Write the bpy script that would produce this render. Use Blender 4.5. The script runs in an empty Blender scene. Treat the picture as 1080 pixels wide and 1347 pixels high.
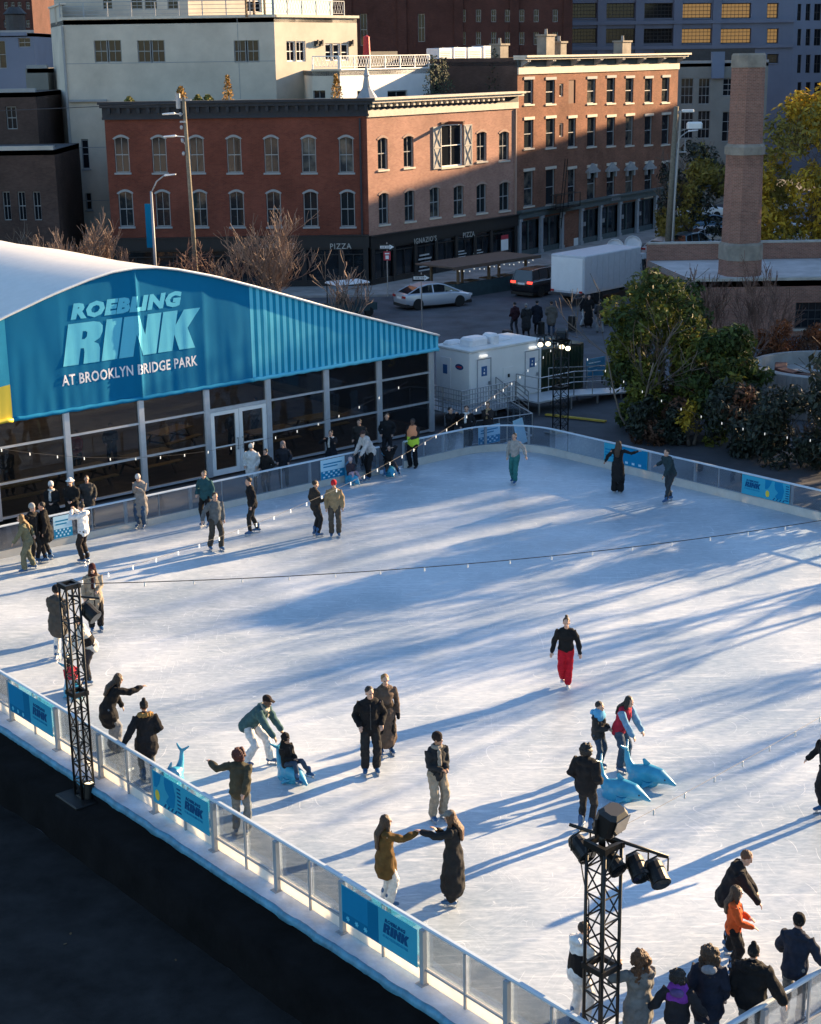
import bpy, bmesh, math, random
from math import sin, cos, pi, radians, atan2, hypot, sqrt
from mathutils import Vector, Matrix, noise, Euler
random.seed(7)
R = random.Random(11)
sc = bpy.context.scene
COL = sc.collection
V = Vector

# ------------------------------------------------------------------ camera
F, PT, RL, CX, CY, HC = 2097.4, 0.278373, 0.01454, 540.0, 673.5, 14.2
FW = V((0, cos(PT), -sin(PT)))
_r, _d = V((1, 0, 0)), V((0, -sin(PT), -cos(PT)))
RT = cos(RL) * _r + sin(RL) * _d
DN = -sin(RL) * _r + cos(RL) * _d
cam = bpy.data.cameras.new('camera')
cam.sensor_fit = 'HORIZONTAL'; cam.sensor_width = 36.0
cam.lens = F / 1080.0 * 36.0
cam.clip_start = 0.5; cam.clip_end = 2000
camo = bpy.data.objects.new('camera', cam); COL.objects.link(camo)
m = Matrix.Identity(4)
for i in range(3):
    m[i][0] = RT[i]; m[i][1] = -DN[i]; m[i][2] = -FW[i]
m.translation = V((0, 0, HC))
camo.matrix_world = m
sc.camera = camo

def ray(x, y): return (x - CX) * RT + (y - CY) * DN + F * FW
def G(x, y, z=0.0):
    d = ray(x, y); t = (z - HC) / d.z
    return V((0, 0, HC)) + t * d
def zat(x, y, P):
    d = ray(x, y); return HC + d.z * hypot(P[0], P[1]) / hypot(d.x, d.y)

# ------------------------------------------------------------------ light
AZ, EL = radians(55), radians(14.5)
SUNV = V((sin(AZ) * cos(EL), cos(AZ) * cos(EL), sin(EL)))
w = bpy.data.worlds.new('World'); sc.world = w; w.use_nodes = True
nt = w.node_tree; bg = nt.nodes['Background']
sky = nt.nodes.new('ShaderNodeTexSky'); sky.sky_type = 'NISHITA'; sky.sun_disc = False
sky.sun_elevation = EL; sky.sun_rotation = AZ; sky.altitude = 0
sky.air_density = 1.0; sky.dust_density = 0.25; sky.ozone_density = 2.5
nt.links.new(sky.outputs[0], bg.inputs[0]); bg.inputs[1].default_value = 0.075
sl = bpy.data.lights.new('sun', 'SUN'); sl.energy = 5.0; sl.angle = radians(0.6); sl.color = (1.0, 0.70, 0.39)
so = bpy.data.objects.new('sun', sl); COL.objects.link(so)
so.rotation_euler = (-SUNV).to_track_quat('-Z', 'Y').to_euler(); so.location = (60, 40, 60)
sc.view_settings.view_transform = 'Standard'; sc.view_settings.look = 'None'
sc.view_settings.exposure = 1.95; sc.view_settings.gamma = 1.0
sc.cycles.max_bounces = 6; sc.cycles.transparent_max_bounces = 16
sc.cycles.diffuse_bounces = 3; sc.cycles.glossy_bounces = 3; sc.cycles.transmission_bounces = 4
sc.cycles.caustics_reflective = False; sc.cycles.caustics_refractive = False

# ------------------------------------------------------------------ materials
def mat(name, col, rough=0.7, metal=0.0, spec=0.5, var=0.0, vscale=3.0, bump=0.0, bscale=20.0, rnd=0.0, emit=None, estr=0.0, trans=0.0, coat=0.0):
    """principled with large/small scale noise variation of the colour and optional bump, per object and per leaf variation"""
    M = bpy.data.materials.new(name); M.use_nodes = True
    n, L = M.node_tree.nodes, M.node_tree.links
    b = n['Principled BSDF']
    b.inputs['Base Color'].default_value = (*col, 1); b.inputs['Roughness'].default_value = rough
    b.inputs['Metallic'].default_value = metal; b.inputs['Specular IOR Level'].default_value = spec
    if coat: b.inputs['Coat Weight'].default_value = coat; b.inputs['Coat Roughness'].default_value = 0.08
    if emit:
        b.inputs['Emission Color'].default_value = (*emit, 1); b.inputs['Emission Strength'].default_value = estr
    src = None
    if var or bump:
        tc = n.new('ShaderNodeTexCoord')
    if var:
        nz = n.new('ShaderNodeTexNoise'); nz.inputs['Scale'].default_value = vscale; nz.inputs['Detail'].default_value = 6
        nz.inputs['Roughness'].default_value = 0.65
        L.new(tc.outputs['Object'], nz.inputs['Vector'])
        mr = n.new('ShaderNodeMapRange'); mr.inputs['From Min'].default_value = 0.3; mr.inputs['From Max'].default_value = 0.7
        mr.inputs['To Min'].default_value = 1 - var; mr.inputs['To Max'].default_value = 1 + var
        L.new(nz.outputs['Fac'], mr.inputs['Value'])
        src = mr.outputs[0]
    if rnd:
        ge = n.new('ShaderNodeNewGeometry')
        mr2 = n.new('ShaderNodeMapRange'); mr2.inputs['To Min'].default_value = 1 - rnd; mr2.inputs['To Max'].default_value = 1 + rnd
        L.new(ge.outputs['Random Per Island'], mr2.inputs['Value'])
        if src is None: src = mr2.outputs[0]
        else:
            mm = n.new('ShaderNodeMath'); mm.operation = 'MULTIPLY'
            L.new(src, mm.inputs[0]); L.new(mr2.outputs[0], mm.inputs[1]); src = mm.outputs[0]
    if src is not None:
        vm = n.new('ShaderNodeVectorMath'); vm.operation = 'SCALE'; vm.inputs[0].default_value = col
        L.new(src, vm.inputs['Scale']); L.new(vm.outputs[0], b.inputs['Base Color'])
    if bump:
        bn = n.new('ShaderNodeTexNoise'); bn.inputs['Scale'].default_value = bscale; bn.inputs['Detail'].default_value = 4
        L.new(tc.outputs['Object'], bn.inputs['Vector'])
        bp = n.new('ShaderNodeBump'); bp.inputs['Strength'].default_value = bump; bp.inputs['Distance'].default_value = 0.03
        L.new(bn.outputs['Fac'], bp.inputs['Height']); L.new(bp.outputs[0], b.inputs['Normal'])
    if trans:
        tr = n.new('ShaderNodeBsdfTranslucent'); tr.inputs[0].default_value = (*col, 1)
        mx = n.new('ShaderNodeMixShader'); mx.inputs[0].default_value = trans
        if src is not None: L.new(vm.outputs[0], tr.inputs[0])
        L.new(b.outputs[0], mx.inputs[1]); L.new(tr.outputs[0], mx.inputs[2])
        L.new(mx.outputs[0], n['Material Output'].inputs['Surface'])
    return M

def brickmat(name, c1, c2, mortar, stain=0.25, bw=0.21, bh=0.075):
    M = bpy.data.materials.new(name); M.use_nodes = True
    n, L = M.node_tree.nodes, M.node_tree.links; b = n['Principled BSDF']
    uv = n.new('ShaderNodeUVMap'); uv.uv_map = 'uv'
    br = n.new('ShaderNodeTexBrick'); br.inputs['Color1'].default_value = (*c1, 1); br.inputs['Color2'].default_value = (*c2, 1)
    br.inputs['Mortar'].default_value = (*mortar, 1); br.inputs['Scale'].default_value = 1.0
    br.inputs['Brick Width'].default_value = bw; br.inputs['Row Height'].default_value = bh; br.inputs['Mortar Size'].default_value = 0.006
    L.new(uv.outputs[0], br.inputs['Vector'])
    nz = n.new('ShaderNodeTexNoise'); nz.inputs['Scale'].default_value = 0.35; nz.inputs['Detail'].default_value = 8; nz.inputs['Roughness'].default_value = 0.7
    L.new(uv.outputs[0], nz.inputs['Vector'])
    mr = n.new('ShaderNodeMapRange'); mr.inputs['From Min'].default_value = 0.3; mr.inputs['From Max'].default_value = 0.7
    mr.inputs['To Min'].default_value = 1 - stain; mr.inputs['To Max'].default_value = 1 + stain
    L.new(nz.outputs['Fac'], mr.inputs['Value'])
    vm = n.new('ShaderNodeVectorMath'); vm.operation = 'SCALE'
    L.new(br.outputs['Color'], vm.inputs[0]); L.new(mr.outputs[0], vm.inputs['Scale'])
    L.new(vm.outputs[0], b.inputs['Base Color']); b.inputs['Roughness'].default_value = 0.9; b.inputs['Specular IOR Level'].default_value = 0.2
    bp = n.new('ShaderNodeBump'); bp.inputs['Strength'].default_value = 0.4; bp.inputs['Distance'].default_value = 0.01
    L.new(br.outputs['Fac'], bp.inputs['Height']); bp.invert = True; L.new(bp.outputs[0], b.inputs['Normal'])
    return M

def glassmat(name, tint=(0.9, 0.95, 1.0), opac=0.05, refl=1.0, rough=0.02):
    """see-through sheet: fresnel reflection over a slightly tinted transparent pane"""
    M = bpy.data.materials.new(name); M.use_nodes = True
    n, L = M.node_tree.nodes, M.node_tree.links
    for q in list(n):
        if q.type != 'OUTPUT_MATERIAL': n.remove(q)
    out = [q for q in n if q.type == 'OUTPUT_MATERIAL'][0]
    tr = n.new('ShaderNodeBsdfTransparent'); tr.inputs[0].default_value = (*tint, 1)
    df = n.new('ShaderNodeBsdfDiffuse'); df.inputs[0].default_value = (0.7, 0.75, 0.8, 1)
    m1 = n.new('ShaderNodeMixShader'); m1.inputs[0].default_value = opac
    L.new(tr.outputs[0], m1.inputs[1]); L.new(df.outputs[0], m1.inputs[2])
    gl = n.new('ShaderNodeBsdfGlossy'); gl.inputs['Roughness'].default_value = rough
    fr = n.new('ShaderNodeFresnel'); fr.inputs[0].default_value = 1.45
    ml = n.new('ShaderNodeMath'); ml.operation = 'MULTIPLY'; ml.inputs[1].default_value = refl
    L.new(fr.outputs[0], ml.inputs[0])
    m2 = n.new('ShaderNodeMixShader'); L.new(ml.outputs[0], m2.inputs[0])
    L.new(m1.outputs[0], m2.inputs[1]); L.new(gl.outputs[0], m2.inputs[2]); L.new(m2.outputs[0], out.inputs[0])
    return M

def panemat(name, dark, light, bias, rough=0.06):
    """window pane: dark glass, some with pale curtains or blinds behind (varies per window), soft blotches of what is inside"""
    M = bpy.data.materials.new(name); M.use_nodes = True
    n, L = M.node_tree.nodes, M.node_tree.links; b = n['Principled BSDF']
    oi = n.new('ShaderNodeObjectInfo'); tc = n.new('ShaderNodeTexCoord')
    ad = n.new('ShaderNodeVectorMath'); ad.operation = 'ADD'
    L.new(tc.outputs['Object'], ad.inputs[0]); L.new(oi.outputs['Location'], ad.inputs[1])
    nz = n.new('ShaderNodeTexNoise'); nz.inputs['Scale'].default_value = 1.6; nz.inputs['Detail'].default_value = 3
    L.new(ad.outputs[0], nz.inputs['Vector'])
    ml = n.new('ShaderNodeMath'); ml.operation = 'MULTIPLY_ADD'; L.new(oi.outputs['Random'], ml.inputs[0]); ml.inputs[1].default_value = 0.5
    L.new(nz.outputs['Fac'], ml.inputs[2])
    cr = n.new('ShaderNodeMapRange'); cr.inputs['From Min'].default_value = bias; cr.inputs['From Max'].default_value = bias + 0.35
    L.new(ml.outputs[0], cr.inputs['Value'])
    mx = n.new('ShaderNodeMix'); mx.data_type = 'RGBA'; mx.inputs[6].default_value = (*dark, 1); mx.inputs[7].default_value = (*light, 1)
    L.new(cr.outputs[0], mx.inputs[0]); L.new(mx.outputs[2], b.inputs['Base Color'])
    b.inputs['Roughness'].default_value = rough; b.inputs['Specular IOR Level'].default_value = 0.28
    return M

M = {}
def MT(k, *a, **kw):
    M[k] = mat(k, *a, **kw); return M[k]
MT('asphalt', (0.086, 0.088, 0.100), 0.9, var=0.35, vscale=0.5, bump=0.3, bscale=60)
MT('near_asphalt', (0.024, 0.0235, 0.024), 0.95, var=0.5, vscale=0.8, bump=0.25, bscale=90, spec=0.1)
MT('concrete', (0.30, 0.29, 0.28), 0.9, var=0.3, vscale=0.8, bump=0.2)
MT('pale_concrete', (0.42, 0.40, 0.37), 0.9, var=0.22, vscale=0.7)
MT('stone', (0.40, 0.37, 0.33), 0.9, var=0.25, vscale=2, bump=0.2)
MT('limestone', (0.25, 0.22, 0.185), 0.9, var=0.3, vscale=1.5, bump=0.3)
MT('black_fabric', (0.006, 0.006, 0.007), 0.95, spec=0.1, var=0.4, vscale=1.5, bump=0.4, bscale=5)
MT('black_metal', (0.012, 0.012, 0.013), 0.45, metal=0.3)
MT('black_plastic', (0.012, 0.012, 0.013), 0.4)
MT('steel', (0.42, 0.43, 0.45), 0.38, metal=0.85, var=0.15)
MT('grey_paint', (0.30, 0.32, 0.35), 0.5, var=0.1)
MT('aluminium', (0.62, 0.64, 0.68), 0.35, metal=0.55, var=0.1, vscale=4)
MT('rail_white', (0.52, 0.60, 0.68), 0.4, var=0.06)
MT('kick_white', (0.82, 0.80, 0.76), 0.5, trans=0.55, var=0.08)
MT('white_paint', (0.78, 0.78, 0.78), 0.45, var=0.06, vscale=1.0)
MT('tent_white', (0.80, 0.79, 0.77), 0.5, var=0.05, trans=0.12)
MT('cream_wall', (0.54, 0.485, 0.41), 0.9, var=0.18, vscale=0.35)
MT('cream_trim', (0.60, 0.54, 0.46), 0.85, var=0.12)
MT('grey_trim', (0.30, 0.31, 0.32), 0.8, var=0.1)
MT('navy_trim', (0.018, 0.022, 0.032), 0.7, var=0.2)
MT('green_trim', (0.075, 0.10, 0.105), 0.7, var=0.2)
MT('store_black', (0.010, 0.011, 0.013), 0.5, var=0.2)
MT('store_glass', (0.012, 0.016, 0.02), 0.06, spec=0.7, var=0.8, vscale=1.2)
MT('sign_letter', (0.40, 0.39, 0.36), 0.6)
MT('menu_board', (0.42, 0.42, 0.42), 0.7)
MT('wood', (0.16, 0.10, 0.055), 0.8, var=0.3, vscale=5)
MT('pole_wood', (0.17, 0.15, 0.115), 0.9, var=0.3, vscale=6)
MT('roof_wood', (0.115, 0.075, 0.055), 0.85, var=0.25, vscale=3)
MT('table_wood', (0.58, 0.33, 0.11), 0.6, var=0.2)
MT('teal_paint', (0.022, 0.05, 0.058), 0.7, var=0.25)
MT('roof_tar', (0.07, 0.07, 0.075), 0.95, var=0.3)
MT('roof_pale', (0.50, 0.46, 0.45), 0.9, var=0.2, vscale=1)
MT('dark_grey', (0.035, 0.037, 0.042), 0.7, var=0.3)
MT('brown_panel', (0.10, 0.035, 0.025), 0.8, var=0.2)
MT('container_green', (0.008, 0.030, 0.018), 0.6, var=0.2)
MT('sign_blue', (0.02, 0.22, 0.42), 0.5, var=0.1)
MT('restroom_blue', (0.02, 0.10, 0.28), 0.5)
MT('white_mark', (0.8, 0.8, 0.8), 0.6)
MT('yellow_paint', (0.55, 0.36, 0.04), 0.7, var=0.2)
MT('red_paint', (0.45, 0.02, 0.025), 0.6)
MT('red_sign', (0.45, 0.03, 0.05), 0.6)
MT('ban_dark', (0.0025, 0.145, 0.30), 0.85, var=0.06, vscale=0.6, spec=0.12)
MT('ban_mid', (0.005, 0.20, 0.40), 0.8, var=0.05, spec=0.15)
MT('ban_light', (0.04, 0.34, 0.50), 0.8, var=0.05, spec=0.15)
MT('ban_stripe', (0.010, 0.23, 0.38), 0.85, var=0.04, spec=0.12)
MT('ban_letter', (0.12, 0.52, 0.70), 0.85, var=0.03, spec=0.12)
MT('ban_white', (0.74, 0.74, 0.80), 0.5)
MT('ban_pale', (0.42, 0.66, 0.80), 0.5)
MT('ban_yellow', (0.72, 0.55, 0.05), 0.5)
MT('ban_navy', (0.003, 0.07, 0.19), 0.6, spec=0.15)
MT('seal_blue', (0.04, 0.30, 0.48), 0.35, var=0.15, vscale=4)
MT('liner_blue', (0.07, 0.24, 0.36), 0.5, var=0.4, vscale=4)
MT('car_silver', (0.52, 0.54, 0.58), 0.3, metal=0.35, coat=0.6)
MT('car_black', (0.012, 0.012, 0.014), 0.25, coat=0.7)
MT('car_red', (0.25, 0.02, 0.02), 0.3, coat=0.7)
MT('car_blue', (0.10, 0.20, 0.30), 0.3, coat=0.7)
MT('car_white', (0.70, 0.71, 0.72), 0.3, coat=0.6)
MT('car_glass', (0.015, 0.02, 0.025), 0.05, spec=0.8)
MT('tyre', (0.012, 0.012, 0.012), 0.85)
MT('rim', (0.35, 0.36, 0.38), 0.35, metal=0.8)
MT('tail_red', (0.4, 0.01, 0.01), 0.3)
MT('tail_lit', (0.4, 0.01, 0.01), 0.3, emit=(1, 0.05, 0.03), estr=0.9)
MT('head_lamp', (0.6, 0.62, 0.65), 0.15)
MT('truck_white', (0.56, 0.57, 0.60), 0.5, var=0.08)
MT('bulb', (0.9, 0.9, 0.85), 0.3, emit=(1.0, 0.93, 0.8), estr=0.2)
MT('bulb_clear', (0.75, 0.75, 0.75), 0.15)
MT('lamp_lit', (0.9, 0.85, 0.7), 0.3, emit=(1.0, 0.82, 0.5), estr=1.3)
MT('wire', (0.035, 0.04, 0.05), 0.7)
MT('interior', (0.05, 0.045, 0.04), 0.9, var=0.5)
MT('floor_wood', (0.13, 0.085, 0.05), 0.7, var=0.5, vscale=2)
MT('lit_window', (0.08, 0.05, 0.02), 0.4, emit=(1.0, 0.55, 0.17), estr=0.07)
MT('blue_wall', (0.15, 0.185, 0.26), 0.9, var=0.12, vscale=0.2)
MT('tan_wall', (0.22, 0.215, 0.20), 0.9, var=0.15, vscale=0.4)
MT('ac_white', (0.72, 0.72, 0.74), 0.5, var=0.08)
MT('gold_leaf', (0.10, 0.06, 0.025), 0.8, rnd=0.5)
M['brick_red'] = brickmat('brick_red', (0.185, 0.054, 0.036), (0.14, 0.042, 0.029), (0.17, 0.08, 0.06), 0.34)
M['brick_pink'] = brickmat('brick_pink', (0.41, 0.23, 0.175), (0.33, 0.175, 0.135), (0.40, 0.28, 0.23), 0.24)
M['brick_row'] = brickmat('brick_row', (0.235, 0.098, 0.06), (0.165, 0.066, 0.042), (0.26, 0.175, 0.135), 0.35)
M['brick_far'] = brickmat('brick_far', (0.085, 0.036, 0.030), (0.066, 0.028, 0.024), (0.08, 0.045, 0.04), 0.3)
M['brick_chim'] = brickmat('brick_chim', (0.29, 0.14, 0.108), (0.20, 0.098, 0.076), (0.34, 0.27, 0.22), 0.3)
M['brick_dark'] = brickmat('brick_dark', (0.085, 0.055, 0.047), (0.065, 0.042, 0.036), (0.08, 0.06, 0.055), 0.35)
M['glass'] = glassmat('glass', opac=0.02, refl=0.7)
M['tent_glass'] = glassmat('tent_glass', tint=(0.62, 0.64, 0.66), opac=0.006, refl=0.8)
M['pane'] = panemat('pane', (0.02, 0.025, 0.03), (0.17, 0.155, 0.13), 0.83)
M['pane_dark'] = panemat('pane_dark', (0.012, 0.015, 0.02), (0.06, 0.06, 0.06), 1.0)

def icemat():
    Mi = bpy.data.materials.new('ice'); Mi.use_nodes = True
    n, L = Mi.node_tree.nodes, Mi.node_tree.links; b = n['Principled BSDF']
    tc = n.new('ShaderNodeTexCoord')
    def ns(scale, detail, rot=None, sx=1, sy=1, rough=0.6, dist=0.0):
        mp = n.new('ShaderNodeMapping'); mp.inputs['Scale'].default_value = (sx, sy, 1)
        if rot is not None: mp.inputs['Rotation'].default_value = (0, 0, radians(rot))
        L.new(tc.outputs['Object'], mp.inputs['Vector'])
        z = n.new('ShaderNodeTexNoise'); z.inputs['Scale'].default_value = scale; z.inputs['Detail'].default_value = detail
        z.inputs['Roughness'].default_value = rough; z.inputs['Distortion'].default_value = dist
        L.new(mp.outputs[0], z.inputs['Vector']); return z.outputs['Fac']
    def rng(s, a, b_, c=0.0, d=1.0):
        r = n.new('ShaderNodeMapRange'); r.interpolation_type = 'SMOOTHSTEP'
        for k, v in zip(('From Min', 'From Max', 'To Min', 'To Max'), (a, b_, c, d)): r.inputs[k].default_value = v
        L.new(s, r.inputs['Value']); return r.outputs[0]
    def op(a_, b_, o):
        q = n.new('ShaderNodeMath'); q.operation = o
        for i_, x in enumerate((a_, b_)):
            if isinstance(x, float): q.inputs[i_].default_value = x
            else: L.new(x, q.inputs[i_])
        return q.outputs[0]
    scr = None
    for rot, sx, sy, s, lo, hi in ((20, 0.22, 3.2, 2.6, 0.60, 0.68), (75, 0.2, 3.4, 2.4, 0.61, 0.69), (128, 0.25, 3.0, 2.8, 0.60, 0.68), (160, 0.18, 3.6, 2.0, 0.62, 0.70), (48, 0.3, 4.0, 3.2, 0.62, 0.7)):
        e = rng(ns(s, 5, rot, sx, sy, 0.55, 0.7), lo, hi)
        scr = e if scr is None else op(scr, e, 'MAXIMUM')
    # thin curved blade marks: contour lines of a smooth field
    cur = None
    for s, ph in ((0.35, 0.0), (0.55, 7.3), (0.8, 3.1)):
        mp = n.new('ShaderNodeMapping'); mp.inputs['Location'].default_value = (ph, ph * 2, 0); L.new(tc.outputs['Object'], mp.inputs['Vector'])
        z = n.new('ShaderNodeTexNoise'); z.inputs['Scale'].default_value = s; z.inputs['Detail'].default_value = 0.0; L.new(mp.outputs[0], z.inputs['Vector'])
        q = op(z.outputs['Fac'], 26.0, 'MULTIPLY'); q = op(q, 1.0, 'FRACT'); q = op(q, 0.5, 'SUBTRACT'); q = op(q, 0.0, 'ADD')
        ab = n.new('ShaderNodeMath'); ab.operation = 'ABSOLUTE'; L.new(q, ab.inputs[0])
        ln = rng(ab.outputs[0], 0.0, 0.035, 1.0, 0.0)
        br = rng(ns(1.1 + s, 3, 30 + ph * 9), 0.52, 0.6)
        ln = op(ln, br, 'MULTIPLY')
        cur = ln if cur is None else op(cur, ln, 'MAXIMUM')
    mot = rng(ns(0.22, 7, None, 1, 1, 0.6), 0.35, 0.68)
    fine = rng(ns(7.0, 5, 40, 0.6, 1.6, 0.7), 0.3, 0.72)
    fac = op(op(op(mot, 0.50, 'MULTIPLY'), op(fine, 0.34, 'MULTIPLY'), 'ADD'), op(scr, 0.30, 'MULTIPLY'), 'ADD')
    fac = op(fac, op(cur, 0.62, 'MULTIPLY'), 'ADD')
    cr = n.new('ShaderNodeValToRGB'); cr.color_ramp.elements[0].color = (0.30, 0.37, 0.445, 1); cr.color_ramp.elements[1].color = (0.71, 0.765, 0.825, 1)
    cr.color_ramp.elements[0].position = 0.02; cr.color_ramp.elements[1].position = 0.95
    L.new(fac, cr.inputs[0]); L.new(cr.outputs[0], b.inputs['Base Color'])
    b.inputs['Roughness'].default_value = 0.38; b.inputs['Specular IOR Level'].default_value = 0.35
    rr = rng(fac, 0.0, 1.0, 0.30, 0.6); L.new(rr, b.inputs['Roughness'])
    bp = n.new('ShaderNodeBump'); bp.inputs['Strength'].default_value = 0.25; bp.inputs['Distance'].default_value = 0.01
    L.new(fac, bp.inputs['Height']); L.new(bp.outputs[0], b.inputs['Normal'])
    return Mi
M['ice'] = icemat()
def fabric(col, v=0.25):
    k = 'cloth_%d_%d_%d' % tuple(int(c * 1000) for c in col)
    if k not in M: M[k] = mat(k, col, 0.9, spec=0.2, var=v, vscale=9, bump=0.5, bscale=14)
    return M[k]

# ------------------------------------------------------------------ mesh builder
class MB:
    def __init__(self): self.v = []; self.f = []; self.m = []; self.mi = 0; self.X = Matrix.Identity(4)
    def add(self, vs, fs):
        o = len(self.v); self.v += [self.X @ V(p) for p in vs]
        self.f += [tuple(i + o for i in q) for q in fs]; self.m += [self.mi] * len(fs); return self
    def box(self, c, s, rz=0.0, rx=0.0, ry=0.0):
        E = Euler((rx, ry, rz)).to_matrix(); c = V(c)
        vs = [c + E @ V((x * s[0] / 2, y * s[1] / 2, z * s[2] / 2)) for x in (-1, 1) for y in (-1, 1) for z in (-1, 1)]
        return self.add(vs, [(0, 1, 3, 2), (4, 6, 7, 5), (0, 4, 5, 1), (2, 3, 7, 6), (0, 2, 6, 4), (1, 5, 7, 3)])
    def bbox(self, x0, x1, y0, y1, z0, z1): return self.box(((x0 + x1) / 2, (y0 + y1) / 2, (z0 + z1) / 2), (abs(x1 - x0), abs(y1 - y0), abs(z1 - z0)))
    def bev(self, c, s, r, rz=0.0):
        """box with chamfered vertical and top edges"""
        x, y, h = s[0] / 2, s[1] / 2, s[2]
        def ring(i, z): return [(x - i - a, y - i - b, z) if 0 else None for a, b in ()]
        E = Euler((0, 0, rz)).to_matrix(); c = V(c)
        def rg(ins, z):
            X, Y = x - ins, y - ins
            pts = [(X - r, -Y), (X, -Y + r), (X, Y - r), (X - r, Y), (-X + r, Y), (-X, Y - r), (-X, -Y + r), (-X + r, -Y)]
            return [c + E @ V((p[0], p[1], z)) for p in pts]
        rings = [rg(0, -h / 2), rg(0, h / 2 - r), rg(r * .8, h / 2)]
        return self.rings(rings, True, True)
    def rings(self, rings, c0=True, c1=True, closed=True):
        n = len(rings[0]); vs = [p for r in rings for p in r]; fs = []
        for k in range(len(rings) - 1):
            for i in range(n if closed else n - 1):
                j = (i + 1) % n; fs.append((k * n + i, k * n + j, (k + 1) * n + j, (k + 1) * n + i))
        if c0: fs.append(tuple(range(n - 1, -1, -1)))
        if c1: fs.append(tuple((len(rings) - 1) * n + i for i in range(n)))
        return self.add(vs, fs)
    def tube(self, pts, rad, n=6, cap=True):
        pts = [V(p) for p in pts]; k = len(pts)
        rad = [rad] * k if isinstance(rad, (int, float)) else rad
        rs = []; side = None
        for i, p in enumerate(pts):
            t = (pts[min(i + 1, k - 1)] - pts[max(i - 1, 0)])
            if t.length < 1e-9: t = V((0, 0, 1))
            t.normalize()
            if side is None: side = t.cross(V((0, 0, 1)) if abs(t.z) < 0.9 else V((1, 0, 0)))
            side = side - t * side.dot(t)
            if side.length < 1e-6: side = t.orthogonal()
            side.normalize(); up = t.cross(side)
            rs.append([p + rad[i] * (cos(2 * pi * j / n) * side + sin(2 * pi * j / n) * up) for j in range(n)])
        return self.rings(rs, cap, cap)
    def bar(self, p, q, w_, h_=None): # rectangular bar
        p, q = V(p), V(q); h_ = h_ or w_; t = (q - p).normalized()
        s = t.cross(V((0, 0, 1)) if abs(t.z) < 0.95 else V((1, 0, 0))).normalized(); u = s.cross(t)
        r = lambda o: [o + s * w_ / 2 * a + u * h_ / 2 * b for a, b in ((1, 1), (-1, 1), (-1, -1), (1, -1))]
        return self.rings([r(p), r(q)])
    def lathe(self, prof, n=16, c=(0, 0, 0)):
        c = V(c); return self.rings([[c + V((r * cos(2 * pi * j / n), r * sin(2 * pi * j / n), z)) for j in range(n)] for r, z in prof])
    def loft(self, pts, rad, side, n=10, cap=True):
        """elliptical loft with rounded ends; rad = (along side, across)"""
        pts = [V(p) for p in pts]; k = len(pts); side = V(side); rs = []
        P, RR = list(pts), list(rad)
        if cap:
            def ends(p, q, r):
                d = (p - q).normalized(); e = min(r); return [(p + d * e * .55, (r[0] * .83, r[1] * .83)), (p + d * e * .9, (r[0] * .42, r[1] * .42))]
            a = ends(P[0], P[1], RR[0]); b = ends(P[-1], P[-2], RR[-1])
            P = [a[1][0], a[0][0]] + P + [b[0][0], b[1][0]]; RR = [a[1][1], a[0][1]] + RR + [b[0][1], b[1][1]]
        k = len(P)
        for i, p in enumerate(P):
            t = (P[min(i + 1, k - 1)] - P[max(i - 1, 0)]).normalized()
            s = side - t * side.dot(t)
            if s.length < 1e-4: s = t.orthogonal()
            s.normalize(); u = t.cross(s)
            rs.append([p + RR[i][0] * cos(2 * pi * j / n) * s + RR[i][1] * sin(2 * pi * j / n) * u for j in range(n)])
        return self.rings(rs)
    def ball(self, c, r, rot=None, n=10, k=7):
        c = V(c); r = (r, r, r) if isinstance(r, (int, float)) else r
        E = rot if rot is not None else Matrix.Identity(3)
        rs = []
        for i in range(k):
            t = pi * (i + .5) / k
            rs.append([c + E @ V((r[0] * sin(t) * cos(2 * pi * j / n), r[1] * sin(t) * sin(2 * pi * j / n), -r[2] * cos(t))) for j in range(n)])
        return self.rings(rs)
    def prism(self, poly, z0, z1):
        n = len(poly); return self.rings([[(x, y, z0) for x, y in poly], [(x, y, z1) for x, y in poly]])
    def quad(self, *p): return self.add(p, [tuple(range(len(p)))])
    def build(self, name, mats, parent=None, smooth=False, uv=False, loc=None):
        me = bpy.data.meshes.new(name)
        me.from_pydata([tuple(p) for p in self.v], [], self.f)
        if not isinstance(mats, (list, tuple)): mats = [mats]
        for q in mats: me.materials.append(q)
        if len(mats) > 1: me.polygons.foreach_set('material_index', self.m)
        if smooth:
            me.polygons.foreach_set('use_smooth', [True] * len(self.f))
            if smooth == 'auto': me.set_sharp_from_angle(angle=radians(38))
        if uv:
            lay = me.uv_layers.new(name='uv')
            for p in me.polygons:
                nn = p.normal
                if abs(nn.z) > 0.8: e1, e2 = V((1, 0, 0)), V((0, 1, 0))
                else: e1 = V((-nn.y, nn.x, 0)).normalized(); e2 = V((0, 0, 1))
                for li in p.loop_indices:
                    co = me.vertices[me.loops[li].vertex_index].co
                    lay.data[li].uv = (co.dot(e1), co.dot(e2))
        return link(name, me, parent, loc)

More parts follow.
